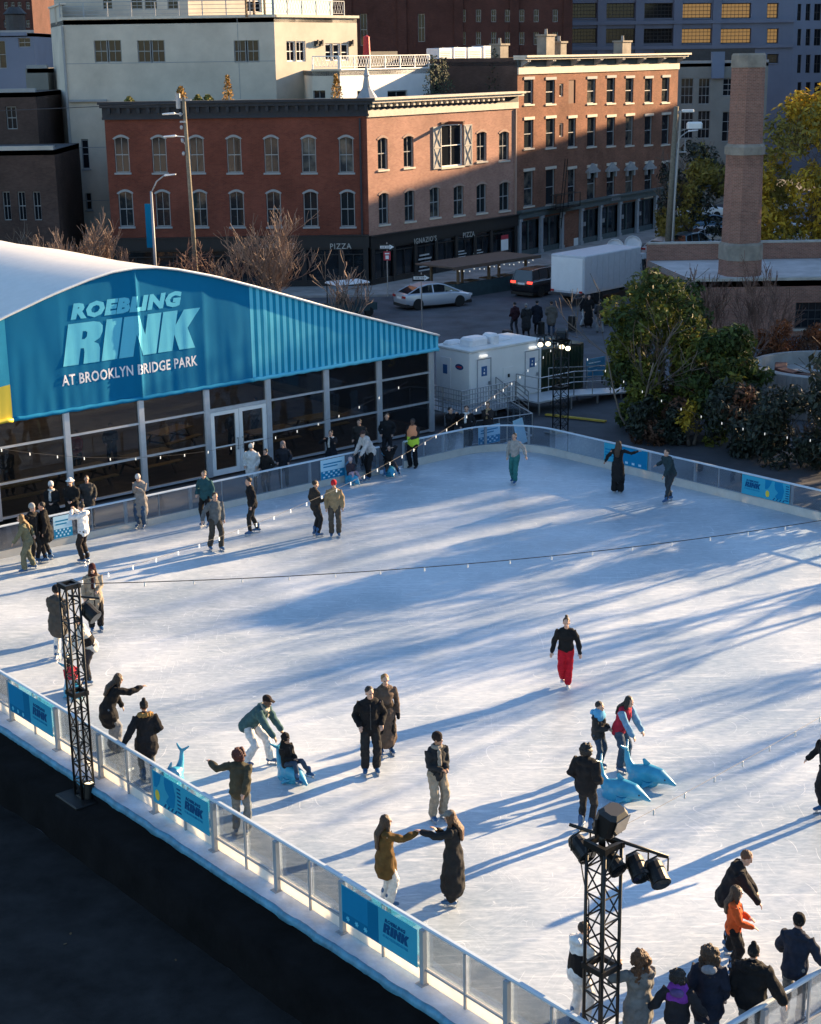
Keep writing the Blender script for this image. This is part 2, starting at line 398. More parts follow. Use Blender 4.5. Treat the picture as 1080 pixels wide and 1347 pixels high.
def link(name, me, parent=None, loc=None, rz=0.0):
    o = bpy.data.objects.new(name, me); COL.objects.link(o)
    if parent is not None: o.parent = parent
    if loc is not None: o.location = loc
    o.rotation_euler = (0, 0, rz); return o
def tag(o, label=None, cat=None, group=None, kind=None):
    if label: o['label'] = label
    if cat: o['category'] = cat
    if group: o['group'] = group
    if kind: o['kind'] = kind
    return o
def thing(name, label, cat, loc=(0, 0, 0), rz=0.0, group=None):
    o = bpy.data.objects.new(name, None); COL.objects.link(o); o.empty_display_size = 0.3
    o.location = loc; o.rotation_euler = (0, 0, rz); return tag(o, label, cat, group)
def dup(root, loc, rz, label, sc_=1.0):
    r = root.copy(); COL.objects.link(r); r.location = loc; r.rotation_euler = (0, 0, rz); r.scale = (sc_, sc_, sc_); r['label'] = label
    for ch in list(root.children):
        c = ch.copy(); COL.objects.link(c); c.parent = r
        for g in ch.children:
            d = g.copy(); COL.objects.link(d); d.parent = c
    return r
def flat_mesh(name, splines, mt, parent, X, thick=0.0):
    """polygons with holes (even-odd) filled as a thin raised plate; X maps its xy plane to the parent"""
    cu = bpy.data.curves.new(name, 'CURVE'); cu.dimensions = '2D'; cu.fill_mode = 'BOTH'; cu.extrude = thick
    for s in splines:
        sp = cu.splines.new('POLY'); sp.points.add(len(s) - 1); sp.use_cyclic_u = True
        for p, q in zip(sp.points, s): p.co = (q[0], q[1], 0, 1)
    t = bpy.data.objects.new('tmp', cu); me = bpy.data.meshes.new_from_object(t)
    bpy.data.objects.remove(t); bpy.data.curves.remove(cu)
    me.transform(X); me.name = name; me.materials.clear(); me.materials.append(mt)
    return link(name, me, parent)
def text_mesh(name, s, size, mt, parent, X, bold=0.0, shear=0.0, sx=1.0, space=1.0, thick=0.004, align='CENTER'):
    cu = bpy.data.curves.new(name, 'FONT'); cu.body = s; cu.size = size; cu.offset = bold; cu.shear = shear
    cu.space_character = space; cu.align_x = align; cu.extrude = thick; cu.resolution_u = 2
    t = bpy.data.objects.new('tmp', cu); me = bpy.data.meshes.new_from_object(t)
    bpy.data.objects.remove(t); bpy.data.curves.remove(cu)
    me.transform(X @ Matrix.Diagonal((sx, 1, 1, 1))); me.name = name; me.materials.clear(); me.materials.append(mt)
    return link(name, me, parent)
def plane_X(o, ex, ey):
    """matrix taking the xy plane to origin o with axes ex, ey"""
    ex, ey = V(ex).normalized(), V(ey).normalized(); ez = ex.cross(ey); X = Matrix.Identity(4)
    for i in range(3): X[i][0] = ex[i]; X[i][1] = ey[i]; X[i][2] = ez[i]; X[i][3] = o[i]
    return X

# ------------------------------------------------------------------ rink axes: s runs to the far right, t to the far left
PS = radians(49.93)
AX = V((sin(PS), cos(PS), 0)); BX = V((-cos(PS), sin(PS), 0))
def ST(s, t, z=0.0): return AX * s + BX * t + V((0, 0, z))
ROT = atan2(AX.y, AX.x)          # rotation that takes local x to the s axis (local y is then the t axis)
S0, S1, T0, T1 = 14.53, 40.72, 12.2, 42.5
ZG = -0.15
# ================================================================== ground and rink slab
mb = MB()
ss = [-400, 13.42, 13.44, 16, 24, 60, 600]; zz = [-1.2, -1.2, -1.2, -1.0, ZG - .12, ZG, ZG]
for i in range(len(ss) - 1):
    mb.quad(ST(ss[i], -400, zz[i]), ST(ss[i + 1], -400, zz[i + 1]), ST(ss[i + 1], 500, zz[i + 1]), ST(ss[i], 500, zz[i]))
tag(mb.build('ground', M['asphalt']), kind='structure')
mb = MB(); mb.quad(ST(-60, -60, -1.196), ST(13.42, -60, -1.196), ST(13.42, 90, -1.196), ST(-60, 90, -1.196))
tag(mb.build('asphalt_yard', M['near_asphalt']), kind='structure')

def rrect(s0, s1, t0, t1, r, n=8):
    pts = []
    for cs, ct, a0 in ((s1 - r, t1 - r, 0), (s0 + r, t1 - r, 90), (s0 + r, t0 + r, 180), (s1 - r, t0 + r, 270)):
        for i in range(n + 1):
            a = radians(a0 + 90 * i / n); pts.append((cs + r * cos(a), ct + r * sin(a)))
    return pts
def slab(pts, z0, z1):
    b = MB(); b.rings([[ST(s, t, z0) for s, t in pts], [ST(s, t, z1) for s, t in pts]]); return b
RC = 2.4
tag(slab(rrect(S0, S1, T0, T1, RC, 10), -0.10, 0.0).build('ice', M['ice']), kind='structure')
mb = slab([(14.1, T0 - .7), (S1 + .45, T0 - .7), (S1 + .45, T1 + .4), (14.1, T1 + .4)], -0.16, -0.006)
tag(mb.build('rink_apron', mat('apron_frost', (0.62, 0.68, 0.76), 0.6, var=0.3, vscale=1.3, bump=0.4, bscale=9)), kind='structure')
# plastic liner that shows along the edge of the apron, crinkled
mb = MB(); ring = []
for i in range(420):
    t = T0 - .7 + (T1 + 1.1 - T0) * i / 419
    q = noise.noise(V((t * 2.1, 0, 0))) * .05 + noise.noise(V((t * 7, 3, 0))) * .02
    ring.append([ST(14.125 + q * .7, t, 0.006), ST(14.085 + q * .7, t, 0.012), ST(14.035 + q * .6, t, -0.10 + q * .5), ST(14.06, t, -.12)])
mb.rings(ring, False, False, closed=False)
tag(mb.build('liner_edge', M['liner_blue'], smooth=True), kind='structure')
# black draped platform beside the apron
mb = MB(); ring = []
for i in range(200):
    t = T0 - 6 + (T1 + 12 - T0) * i / 199
    q = noise.noise(V((t * 1.3, 5, 0))) * .03
    ring.append([ST(14.12, t, -.02), ST(14.06 + q, t, -.27), ST(13.5 + q, t, -.29), ST(13.44 + q * 1.5, t, -.75), ST(13.40 + q * 3, t, -1.21)])
mb.rings(ring, False, False, closed=False)
tag(mb.build('black_skirt', M['black_fabric'], smooth=True), 'black fabric skirt draped over the platform edge below the rink apron', 'fabric skirt')

q = random.Random(4); mb = MB()
for i in range(36):
    c = ST(13.2 - abs(q.gauss(0, 5)), 8 + 26 * q.random(), -1.185); a = q.random() * 6.3; s = .03 + .04 * q.random(); e = V((cos(a), sin(a), .15)) * s; g = V((-sin(a), cos(a), .2)) * s * .6; mb.quad(c - e, c + g, c + e, c - g)
tag(mb.build('fallen_leaves', M['gold_leaf']), kind='stuff')

# ================================================================== lettering shared by banners and tent
GLY = {'R': ([[(0, 0), (0, 1), (.62, 1), (.78, .965), (.87, .87), (.88, .72), (.83, .58), (.70, .50), (.82, .44), (.87, .33), (.90, 0), (.50, 0), (.49, .28), (.46, .38), (.38, .385), (.38, 0)],
              [(.38, .60), (.38, .79), (.45, .79), (.50, .75), (.50, .65), (.45, .60)]], .90),
       'I': ([[(0, 0), (0, 1), (.40, 1), (.40, 0)]], .40),
       'N': ([[(0, 0), (0, 1), (.37, 1), (.60, .50), (.60, 1), (.96, 1), (.96, 0), (.61, 0), (.36, .54), (.36, 0)]], .96),
       'K': ([[(0, 0), (0, 1), (.38, 1), (.38, .64), (.55, 1), (.99, 1), (.71, .53), (1.0, 0), (.57, 0), (.38, .40), (.38, 0)]], 1.0)}
def rink_word(parent, X, h, mt, shear=.2, thick=.004):
    sp = []; x = 0
    for ch in 'RINK':
        g, w_ = GLY[ch]
        for s in g: sp.append([((x + px + shear * py) * h, py * h) for px, py in s])
        x += w_ + .05
    return flat_mesh('lettering', sp, mt, parent, X, thick)
def logo(parent, X, h, mt, mt2, th=.004):
    """ROEBLING over RINK over AT BROOKLYN BRIDGE PARK; h = height of the big word, origin at its lower left"""
    T = lambda x, y: X @ Matrix.Translation((x, y, 0))
    rink_word(parent, X, h, mt, thick=th)
    text_mesh('lettering', 'ROEBLING', .47 * h, mt, parent, T(.27 * h, 1.13 * h), bold=.030 * h, shear=.22, sx=1.16, space=1.10, thick=th, align='LEFT')
    text_mesh('lettering', 'AT BROOKLYN BRIDGE PARK', .36 * h, mt2, parent, T(-.05 * h, -.46 * h), bold=.007 * h, sx=.69, space=1.07, thick=th, align='LEFT')

# ================================================================== barriers
RAILH = 1.0
def barrier(path, majors, label, outward, minors=True, kick=0.25):
    """path = (s,t) polyline; majors = list of path lengths of the thick posts; outward = +1/-1 side of the posts"""
    P = [V((s, t, 0)) for s, t in path]; cum = [0]
    for a, b in zip(P, P[1:]): cum.append(cum[-1] + (b - a).length)
    LEN = cum[-1]
    def at(d):
        d = max(0, min(LEN, d))
        for i in range(len(P) - 1):
            if d <= cum[i + 1] + 1e-9:
                u = (P[i + 1] - P[i]).normalized(); return P[i] + u * (d - cum[i]), u
    def W(d, off=0.0, z=0.0):
        p, u = at(d); nrm = V((u.y, -u.x, 0)) * outward; q = p + nrm * off; return ST(q.x, q.y, z)
    root = thing('rink_barrier', label, 'barrier', W(LEN / 2)); o = root.location.copy()
    ds = sorted(set([0, LEN] + [round(c, 4) for c in cum] + [LEN * i / 80 for i in range(81)]))
    def build(name, mb, mt, **k):
        mb.v = [p - o for p in mb.v]; return mb.build(name, mt, root, **k)
    mb = MB(); mb.rings([[W(d, a, z) for a, z in ((-.045, RAILH - .035), (-.045, RAILH - .005), (-.025, RAILH + .012), (.025, RAILH + .012), (.045, RAILH - .005), (.045, RAILH - .035))] for d in ds])
    build('rail', mb, M['rail_white'])
    mb = MB(); mb.rings([[W(d, a, z) for a, z in ((-.02, 0.0), (-.02, kick), (.02, kick), (.02, 0.0))] for d in ds]); build('kick_board', mb, M['kick_white'])
    mb = MB(); mb.rings([[W(d, a, z) for a, z in ((.024, kick - .02), (.024, kick + .02), (.055, kick + .02), (.055, kick - .02))] for d in ds]); build('mid_rail', mb, M['grey_paint'])
    mj = sorted(majors)
    allp = [(d, 1) for d in mj]
    if minors:
        for a, b in zip(mj, mj[1:]):
            if b - a > 1.5: allp.append(((a + b) / 2, 0))
    allp.sort()
    for d, big in allp:
        mb = MB(); w_ = .045 if big else .018
        e = .05
        mb.rings([[W(d - w_, .025, z), W(d + w_, .025, z), W(d + w_, .025 + (.08 if big else .035), z), W(d - w_, .025 + (.08 if big else .035), z)] for z in (-.004, RAILH - .036)])
        if big: mb.rings([[W(d - .08, .0, z), W(d + .08, .0, z), W(d + .08, .17, z), W(d - .08, .17, z)] for z in (-.004, .012)])
        build('post', mb, M['grey_paint'])
    edges = [0] + [d for d, _ in allp if .3 < d < LEN - .3] + [LEN]
    for a, b in zip(edges, edges[1:]):
        seg = [d for d in ds if a + .02 < d < b - .02]; dd = [a + .015] + seg + [b - .015]
        mb = MB(); mb.rings([[W(d, x, z) for x, z in ((-.004, kick + .01), (-.004, RAILH - .045), (.004, RAILH - .045), (.004, kick + .01))] for d in dd])
        build('glass_panel', mb, M['glass'])
    return root, W
def lineT(px): return (G(px, 883 + .5987 * px, 1.0)).dot(BX)
maj_px = [14, 75, 132, 204, 283, 366, 453, 560, 671]
mt_ = [lineT(p) for p in maj_px]
near_path = [(S0, T1 - RC), (S0, T0)]
near_maj = [(T1 - RC) - t for t in mt_] + [1.2, 3.6, 5.8] + [(T1 - RC) - t for t in (lineT(790),)]
barrier(near_path, near_maj, 'long clear panel rink barrier along the near edge of the ice above the black skirt', -1 * -1)
def arc(cs, ct, r, a0, a1, n=12): return [(cs + r * cos(radians(a0 + (a1 - a0) * i / n)), ct + r * sin(radians(a0 + (a1 - a0) * i / n))) for i in range(n + 1)]
GA = G(497, 587, 1.0).dot(AX); GB = G(529, 580, 1.0).dot(AX)
lp = arc(S0 + RC, T1 - RC, RC, 180, 90) + [(GA, T1)]
L0 = RC * pi / 2
barrier(lp, [0.0, L0] + [L0 + 2.4 * i for i in range(1, 7)] + [L0 + GA - S0 - RC - .03], 'clear panel rink barrier running in front of the tent up to the gate gap', -1, kick=.22)
cp_ = [(GB, T1)] + arc(S1 - RC, T1 - RC, RC, 90, 0, 14) + [(S1, T0 + RC)]
c0 = S1 - RC - GB; c1 = c0 + RC * pi / 2
rt_ = [G(x, 572.4 + .2397 * (x - 780), 1.0).dot(BX) for x in (803, 859, 918, 980, 1042)]
barrier(cp_, [0.03, c0 - .9, c0 + 1.0, c0 + 2.6] + [c1 + (T1 - RC - t) for t in rt_] + [c1 + (T1 - RC - rt_[-1]) + 2.4 * i for i in range(1, 6)], 'clear panel rink barrier curving round the far corner and on below the bushes', -1, kick=.27)
barrier([(S0, T0), (S1 - 8, T0)], [0.04, 2.2, 4.4, 6.6, 8.8, 11, 13.2, 15.4, 17.6], 'clear panel rink barrier across the near right end of the rink', 1)

# banners hung on the barriers
def banner(s, t, ex, W_, kind, label, z0=.30, z1=.945):
    """kind: A pattern then logo, B logo then art, C art then logo, D dark panel, S pale sign; (s,t) left end as seen, ex = unit vector left to right in (s,t)"""
    e = AX * ex[0] + BX * ex[1]; o = ST(s, t, 0); nrm = e.cross(V((0, 0, 1)))
    root = thing('rink_banner', label, 'banner', o, atan2(e.y, e.x), 'printed banners on the rink barriers')
    H = z1 - z0; X = Matrix.Translation((0, 0, z0)) @ Matrix.Rotation(pi / 2, 4, 'X')
    def patch(name, polys, mt, lift):
        return flat_mesh(name, polys, mt, root, X @ Matrix.Translation((0, 0, lift)), .0015)
    rc = lambda a, b, c, d: [(a * W_, b * H), (c * W_, b * H), (c * W_, d * H), (a * W_, d * H)]
    mb = MB(); mb.bbox(0.01, W_ - .01, -.004, .004, z0, z1)
    base = {'A': 'ban_light', 'B': 'ban_light', 'C': 'ban_light', 'D': 'ban_light', 'S': 'ban_pale'}[kind]
    mb.build('sheet', M[base], root)
    def art(x0, x1, flip=False):
        m_ = lambda u: x0 + (x1 - x0) * u
        sp = []
        # curved dark band, fin shape and edge ticks
        c = [(m_(.05 + .5 * sin(k / 10 * 1.5)), .98 - .62 * (1 - cos(k / 10 * 1.5))) for k in range(11)]
        d = [(m_(.30 + .62 * sin(k / 10 * 1.5)), .98 - .95 * (1 - cos(k / 10 * 1.5)) * .9) for k in range(10, -1, -1)]
        patch('art', [[(a * W_, b * H) for a, b in [(m_(.02), .98), (m_(.30), .98), (m_(.22), .70), (m_(.12), .52), (m_(.02), .50)]],
                      [(a * W_, b * H) for a, b in [(m_(.42), .98), (m_(.72), .98), (m_(.80), .60), (m_(.74), .20), (m_(.55), .10), (m_(.44), .25), (m_(.56), .45), (m_(.44), .60), (m_(.40), .80)]]], M['ban_mid'], .006)
        patch('ticks', [rc(m_(.86), .12 + .12 * k, m_(.99), .17 + .12 * k) for k in range(7)] +
              [[(m_(.34 + .13 * k) * W_, .03 * H), (m_(.40 + .13 * k) * W_, .03 * H), (m_(.46 + .13 * k) * W_, .16 * H), (m_(.42 + .13 * k) * W_, .16 * H)] for k in range(4)], M['ban_navy'], .006)
        ccx, ccy = m_(.13) * W_, .28 * H
        patch('dot', [[(ccx + .12 * H * cos(a / 12 * 2 * pi), ccy + .17 * H * sin(a / 12 * 2 * pi)) for a in range(12)]], M['ban_yellow'], .0075)
    def lg(x0, w_):
        h = w_ * W_ / 3.95
        logo(root, X @ Matrix.Translation((x0 * W_, .40 * H, .006)), h, M['ban_navy'], M['ban_mid'], .0015)
    if kind == 'A':
        patch('panel', [rc(.015, .28, .36, .985)], M['ban_mid'], .005)
        patch('panel', [rc(.015, .015, .50, .28), rc(.36, .28, .50, .985)], M['ban_dark'], .005)
        st = []
        for k in range(3):
            x, y = (.09 + .12 * k) * W_, .15 * H
            for q in range(3):
                a = q * pi / 3; st.append([(x + (cos(a) * .07 * i_ - sin(a) * .016 * j_) * H, y + (sin(a) * .07 * i_ + cos(a) * .016 * j_) * H) for i_, j_ in ((-1, -1), (1, -1), (1, 1), (-1, 1))])
        for q in st: patch('snowflake', [q], M['ban_letter'], .008 + .0003 * st.index(q))
        lg(.56, .37)
    elif kind == 'B': lg(.07, .36); art(.48, .985)
    elif kind == 'C': art(.02, .52); lg(.58, .36)
    elif kind == 'D':
        patch('panel', [rc(.42, .02, .985, .985)], M['ban_mid'], .005)
        patch('panel', [rc(.03, .62, .30, .70), rc(.03, .46, .36, .52), rc(.03, .30, .25, .36)], M['ban_mid'], .006)
        patch('snowflake', [rc(.50 + .15 * k, .10, .56 + .15 * k, .22) for k in range(3)], M['ban_pale'], .008)
    else:
        patch('panel', [rc(.015, .015, .985, .42)], M['ban_mid'], .005)
        patch('rule', [rc(.12, .74, .88, .80), rc(.12, .60, .70, .66)], M['ban_mid'], .006)
        patch('snowflake', [rc(.10 + .2 * k + .1 * (j % 2), .08 + .12 * j, .18 + .2 * k + .1 * (j % 2), .16 + .12 * j) for k in range(4) for j in range(3)], M['ban_pale'], .008)
    return root
no = S0 - .125
def nb(px0, px1, kind, label):
    a, b = lineT(px0) - .06, lineT(px1) + .06
    banner(no, a, (0, -1), a - b, kind, label, .27, .95)
nb(14, 75, 'A', 'blue logo banner on the near barrier left of the left lighting tower')
nb(204, 283, 'C', 'banner with yellow dot left of its logo, near barrier, by the red haired skater')
nb(453, 560, 'A', 'blue logo banner with snowflake strip on the near barrier below the mustard jacket')
def lb(px0, px1, label):
    a = G(px0, 692 - .2113 * px0, 1.0).dot(AX); b = G(px1, 692 - .2113 * px1, 1.0).dot(AX)
    banner(a, T1 - .03, (1, 0), b - a, 'S', label, .24, .94)
lb(68, 93, 'pale blue sign on the left barrier beside the skaters in black'); lb(419, 451, 'pale blue sign on the barrier in front of the tent near the gate gap')
lb(626, 655, 'pale blue sign on the barrier near the far corner')
def rb(px0, px1, kind, label):
    a = G(px0, 572.4 + .2397 * (px0 - 780), 1.0).dot(BX); b = G(px1, 572.4 + .2397 * (px1 - 780), 1.0).dot(BX)
    banner(S1 - .03, a, (0, -1), a - b, kind, label, .30, .95)
rb(803, 859, 'D', 'two tone blue banner on the right barrier behind the skater in a black dress')
rb(980, 1042, 'B', 'light blue logo banner with yellow dot on the right barrier near the picture edge')

# ================================================================== tent
TP = ST(40.44, 46.76, ZG)
tent = thing('event_tent', 'large white roofed event tent with blue printed gable and glass front beside the rink', 'tent', TP, ROT)
PROF = [(0, 7.54), (.8, 7.50), (1.6, 7.36), (2.4, 7.16), (3.2, 6.95), (4.8, 6.45), (8.8, 5.11), (13.45, 3.67)]
TC = -13.1; ZO = -ZG
def prof(x):
    d = abs(x - TC)
    for (a, za), (b, zb) in zip(PROF, PROF[1:]):
        if d <= b: return za + (zb - za) * (d - a) / (b - a) + ZO
    return PROF[-1][1] + ZO
xs = [TC - 13.45 + 26.9 * i / 384 for i in range(385)]
mb = MB()
ys = [-.16, 0, 4, 8, 12, 16, 20, 24, 28, 32]
rows = []
for y in ys:
    sag = .0 if y <= 0 else -.06 * (1 if int(y / 4) % 2 else 0)
    rows.append([V((x, y, prof(x) + .03 + sag)) for x in xs[::5] + [xs[-1]]])
mb.rings(rows, False, False, closed=False)
mb.build('roof', M['tent_white'], tent, smooth=True)
mb = MB(); mb.tube([(x, -.17, prof(x) + .01) for x in xs[::6] + [xs[-1]]], .05, 6); mb.build('roof_edge', M['white_paint'], tent, smooth=True)
# printed gable cloth with folds
POSTX = [.05, -2.6, -5.14, -7.8, -10.44, -13.1, -15.94, -18.6, -21.2, -23.9, -26.4]
mb = MB(); NZ = 14; ZB = 3.08 + ZO
def cloth(x, u):
    y = -.10 - .025 * noise.noise(V((x * .9, u * 1.2, 0))) - .02 * noise.noise(V((x * 3, u * 2, 4))) * (1 - u)
    for p in POSTX:
        d = abs(x - p)
        if d < .5: y -= .05 * (1 - d / .5) ** 2 * (.35 + .65 * abs(noise.noise(V((p, u * 5, 2))))) * (1.3 - u)
    d = abs(x - TC - .05 * noise.noise(V((u * 6, 1, 1))))
    if d < .12: y -= .07 * (1 - d / .12)
    return y
for i in range(len(xs) - 1):
    x0, x1 = xs[i], xs[i + 1]
    for k in range(NZ):
        q = []
        for x, u in ((x0, k / NZ), (x1, k / NZ), (x1, (k + 1) / NZ), (x0, (k + 1) / NZ)):
            q.append((x, cloth(x, u), ZB + (prof(x) - .02 - ZB) * u))
        xm, zm = (x0 + x1) / 2, q[0][2] - ZO
        if xm < -17.89: mb.mi = 4 if zm < 4.05 + .12 * (xm + 17.89) else 3
        elif xm < -8.49: mb.mi = 0
        else: mb.mi = 1 if ((xm + 8.49) / .2802) % 1 < .5 else 2
        mb.quad(*q)
o = mb.build('gable_cloth', [M['ban_dark'], M['ban_letter'], M['ban_stripe'], M['ban_light'], M['ban_yellow']], tent, smooth=True)
bm = bmesh.new(); bm.from_mesh(o.data); bmesh.ops.remove_doubles(bm, verts=bm.verts, dist=.0005); bm.to_mesh(o.data); bm.free()
mb = MB()
for x0, x1, mi in ((-26.5, -17.89, 2), (-17.89, -8.49, 0), (-8.49, .34, 1)):
    mb.mi = mi; mb.tube([(x0 + (x1 - x0) * i / 40, -.13 + .012 * sin(i * 1.7), ZB + .05 + .012 * sin(i * 2.3)) for i in range(41)], .075, 8)
mb.build('hem', [M['ban_mid'], M['ban_letter'], M['ban_yellow']], tent, smooth=True)
X = Matrix.Translation((0, -.205, ZO)) @ Matrix.Rotation(pi / 2, 4, 'X')
logo(tent, X @ Matrix.Translation((-15.95, 4.60, 0)) @ Matrix.Diagonal((1.10, 1, 1, 1)), 1.36, M['ban_letter'], M['ban_white'], 0)
for ob in [c for c in tent.children if c.name.startswith('lettering')]:      # the print follows the folds of the cloth
    bm = bmesh.new(); bm.from_mesh(ob.data); vx = [v.co.x for v in bm.verts]; vz = [v.co.z for v in bm.verts]
    for ax, lo, hi, st_ in ((0, min(vx), max(vx), .07), (2, min(vz), max(vz), .12)):
        c = lo + st_
        while c < hi:
            nv = V((0, 0, 0)); nv[ax] = 1; pv = V((0, 0, 0)); pv[ax] = c
            bmesh.ops.bisect_plane(bm, geom=list(bm.verts) + list(bm.edges) + list(bm.faces), plane_co=pv, plane_no=nv); c += st_
    for v in bm.verts: v.co.y = cloth(v.co.x, (v.co.z - ZB) / (prof(v.co.x) - .02 - ZB)) - .014
    bm.to_mesh(ob.data); bm.free()
for x in POSTX:
    mb = MB(); mb.bbox(x - .10, x + .10, -.08, .10, 0, 3.2 + ZO); mb.bbox(x - .13, x - .10, -.05, .07, 0, 3.2 + ZO); mb.build('post', M['aluminium'], tent)
RZ = [1.06 + ZO, 2.25 + ZO]
for a, b in zip(POSTX[1:], POSTX):
    door = abs(a + 10.44) < .01
    x0, x1 = a + .10, b - .13
    for z in ([] if door else [.06, RZ[0]]) + [RZ[1]]:
        h = .12 if door else .07
        mb = MB(); mb.bbox(x0, x1, -.045, .045, z - h / 2, z + h / 2); mb.build('rail', M['aluminium'], tent)
    zs = ([RZ[1]] if door else [.09, RZ[0], RZ[1]]) + [3.25 + ZO]
    for z0, z1 in zip(zs, zs[1:]):
        mb = MB(); mb.bbox(x0, x1, .0, .012, z0 + .036, z1 - .036); mb.build('glass_pane', M['tent_glass'], tent)
    if door:
        xm = (x0 + x1) / 2; H = RZ[1] - .07
        for xa, xb in ((x0 + .01, xm - .01), (xm + .01, x1 - .01)):
            d = MB(); w_ = .15
            for r in ((xa, xa + w_, .02, H), (xb - w_, xb, .02, H), (xa + w_, xb - w_, H - .13, H), (xa + w_, xb - w_, .02, .22), (xa + w_, xb - w_, 1.02, 1.06)): d.bbox(r[0], r[1], -.07, .03, r[2], r[3])
            d = d.build('door', M['white_paint'], tent)
            g = MB(); g.bbox(xa + w_, xb - w_, -.02, -.01, .22, H - .13); g.build('door_glass', M['tent_glass'], d)
            hx = xb - .10 if xa < xm - .5 else xa + .10
            g = MB(); g.tube([(hx, -.14, .85), (hx, -.14, 1.3)], .015, 6); g.bbox(hx - .012, hx + .012, -.14, -.07, .87, .90); g.bbox(hx - .012, hx + .012, -.14, -.07, 1.25, 1.28); g.build('handle', M['steel'], d)
mb = MB(); mb.bbox(-26.5, .2, .15, 32, -.02, .03); mb.build('floor', M['floor_wood'], tent)
mb = MB(); mb.bbox(-26.5, .2, 31.9, 32, 0, 3.6 + ZO)
mb.add([(x, 31.95, prof(x)) for x in xs[::20]] + [(xs[-1], 31.95, prof(xs[-1])), (xs[-1], 31.95, 3.6), (xs[0], 31.95, 3.6)], [tuple(range(len(xs[::20]) + 3))]); mb.build('back_wall', M['interior'], tent)
for x in (.25, -26.5):
    mb = MB(); mb.bbox(x - .03, x + .03, .12, 32, 0, 3.65 + ZO); mb.build('side_wall', M['interior'] if x < 0 else M['tent_glass'], tent)

def picnic_table(x, y, rz, label):
    p = TP + AX * x + BX * y + V((0, 0, .03))
    t = thing('picnic_table', label, 'table', p, ROT + rz, 'wooden tables inside the tent')
    mb = MB()
    for i in range(5): mb.box((0, -.32 + .16 * i, .74), (1.9, .145, .04))
    mb.build('tabletop', M['table_wood'], t)
    for s in (-1, 1):
        mb = MB(); mb.box((0, s * .68, .45), (1.9, .26, .04)); mb.build('bench', M['table_wood'], t)
        mb = MB(); mb.bar((s * .7, -.7, 0), (s * .7, -.2, .72), .07, .05); mb.bar((s * .76, .7, 0), (s * .76, .2, .72), .07, .05); mb.box((s * .73, 0, .40), (.05, 1.5, .07)); mb.build('leg', M['wood'], t)
    return t
for i, (x, y, rz, lab) in enumerate([(-14.6, 1.6, 0.1, 'ochre wooden picnic table behind the glass left of the centre post'), (-17.4, 1.4, 0, 'ochre wooden picnic table inside the tent behind the far left glass bay'),
        (-11.8, 1.9, 0.05, 'ochre picnic table behind the glass just left of the double doors'), (-6.4, 2.0, 0.0, 'ochre picnic table behind the glass right of the double doors'),
        (-9.2, 4.6, 0.3, 'ochre picnic table deep in the tent seen through the double doors'), (-3.6, 2.6, 0.0, 'ochre picnic table behind the glass near the right end of the tent')]):
    picnic_table(x, y, rz, lab)

# ================================================================== lighting towers and their lamps
def truss_tower(p, H, label, w_=.38, rz=ROT, base=.9):
    t = thing('truss_tower', label, 'lighting tower', p, rz, 'black truss lighting towers round the rink'); h = w_ / 2
    for a, b in ((1, 1), (-1, 1), (-1, -1), (1, -1)):
        mb = MB(); mb.tube([(a * h, b * h, 0.02), (a * h, b * h, H)], .026, 7); mb.build('leg', M['black_metal'], t, smooth=True)
    mb = MB(); n = int(H / .36); dz = H / n
    for k in range(n + 1):
        z = min(max(k * dz, .05), H - .03)
        for a, b, c, d in ((1, 1, -1, 1), (-1, 1, -1, -1), (-1, -1, 1, -1), (1, -1, 1, 1)):
            mb.tube([(a * h, b * h, z), (c * h, d * h, z)], .014, 5)
            if k < n:
                p0, p1 = ((a, b), (c, d)) if k % 2 else ((c, d), (a, b)); mb.tube([(p0[0] * h, p0[1] * h, z), (p1[0] * h, p1[1] * h, min(z + dz, H))], .013, 5)
    mb.build('bracing', M['black_metal'], t)
    for z in [H * .5, H - .02]:
        mb = MB()
        for a in (-1, 1): mb.box((a * h, 0, z), (.06, w_ + .08, .09)); mb.box((0, a * h, z), (w_ - .06, .06, .09))
        mb.build('joint_plate', M['black_metal'], t)
    mb = MB(); mb.bev((0, 0, .02), (base, base, .05), .02); mb.build('base_plate', M['black_metal'], t)
    return t
def par_lamp(p, yaw, tilt, label, lit=False, r=.15, up=True):
    """drum shaped stage lamp in a yoke; yaw from +Y clockwise, tilt down in degrees"""
    t = thing('stage_lamp', label, 'stage light', p, -radians(yaw), 'stage lights on the towers')
    E = Matrix.Rotation(radians(-tilt), 4, 'X')
    mb = MB(); mb.X = E @ Matrix.Rotation(-pi / 2, 4, 'X')
    mb.lathe([(.03, -.2), (r * .7, -.19), (r * .95, -.12), (r, 0), (r, .14), (r * 1.06, .15), (r * 1.06, .19)], 14); mb.build('housing', M['black_metal'], t, smooth=False)
    mb = MB(); mb.X = E @ Matrix.Rotation(-pi / 2, 4, 'X'); mb.lathe([(0.001, .197), (r * .95, .196)], 14); mb.build('lens', M['lamp_lit'] if lit else M['store_glass'], t)
    mb = MB(); mb.tube([(-r - .03, 0, 0), (-r - .03, 0, .2), (0, 0, .26), (r + .03, 0, .2), (r + .03, 0, 0)], .014, 5); mb.build('yoke', M['black_metal'], t)
    return t
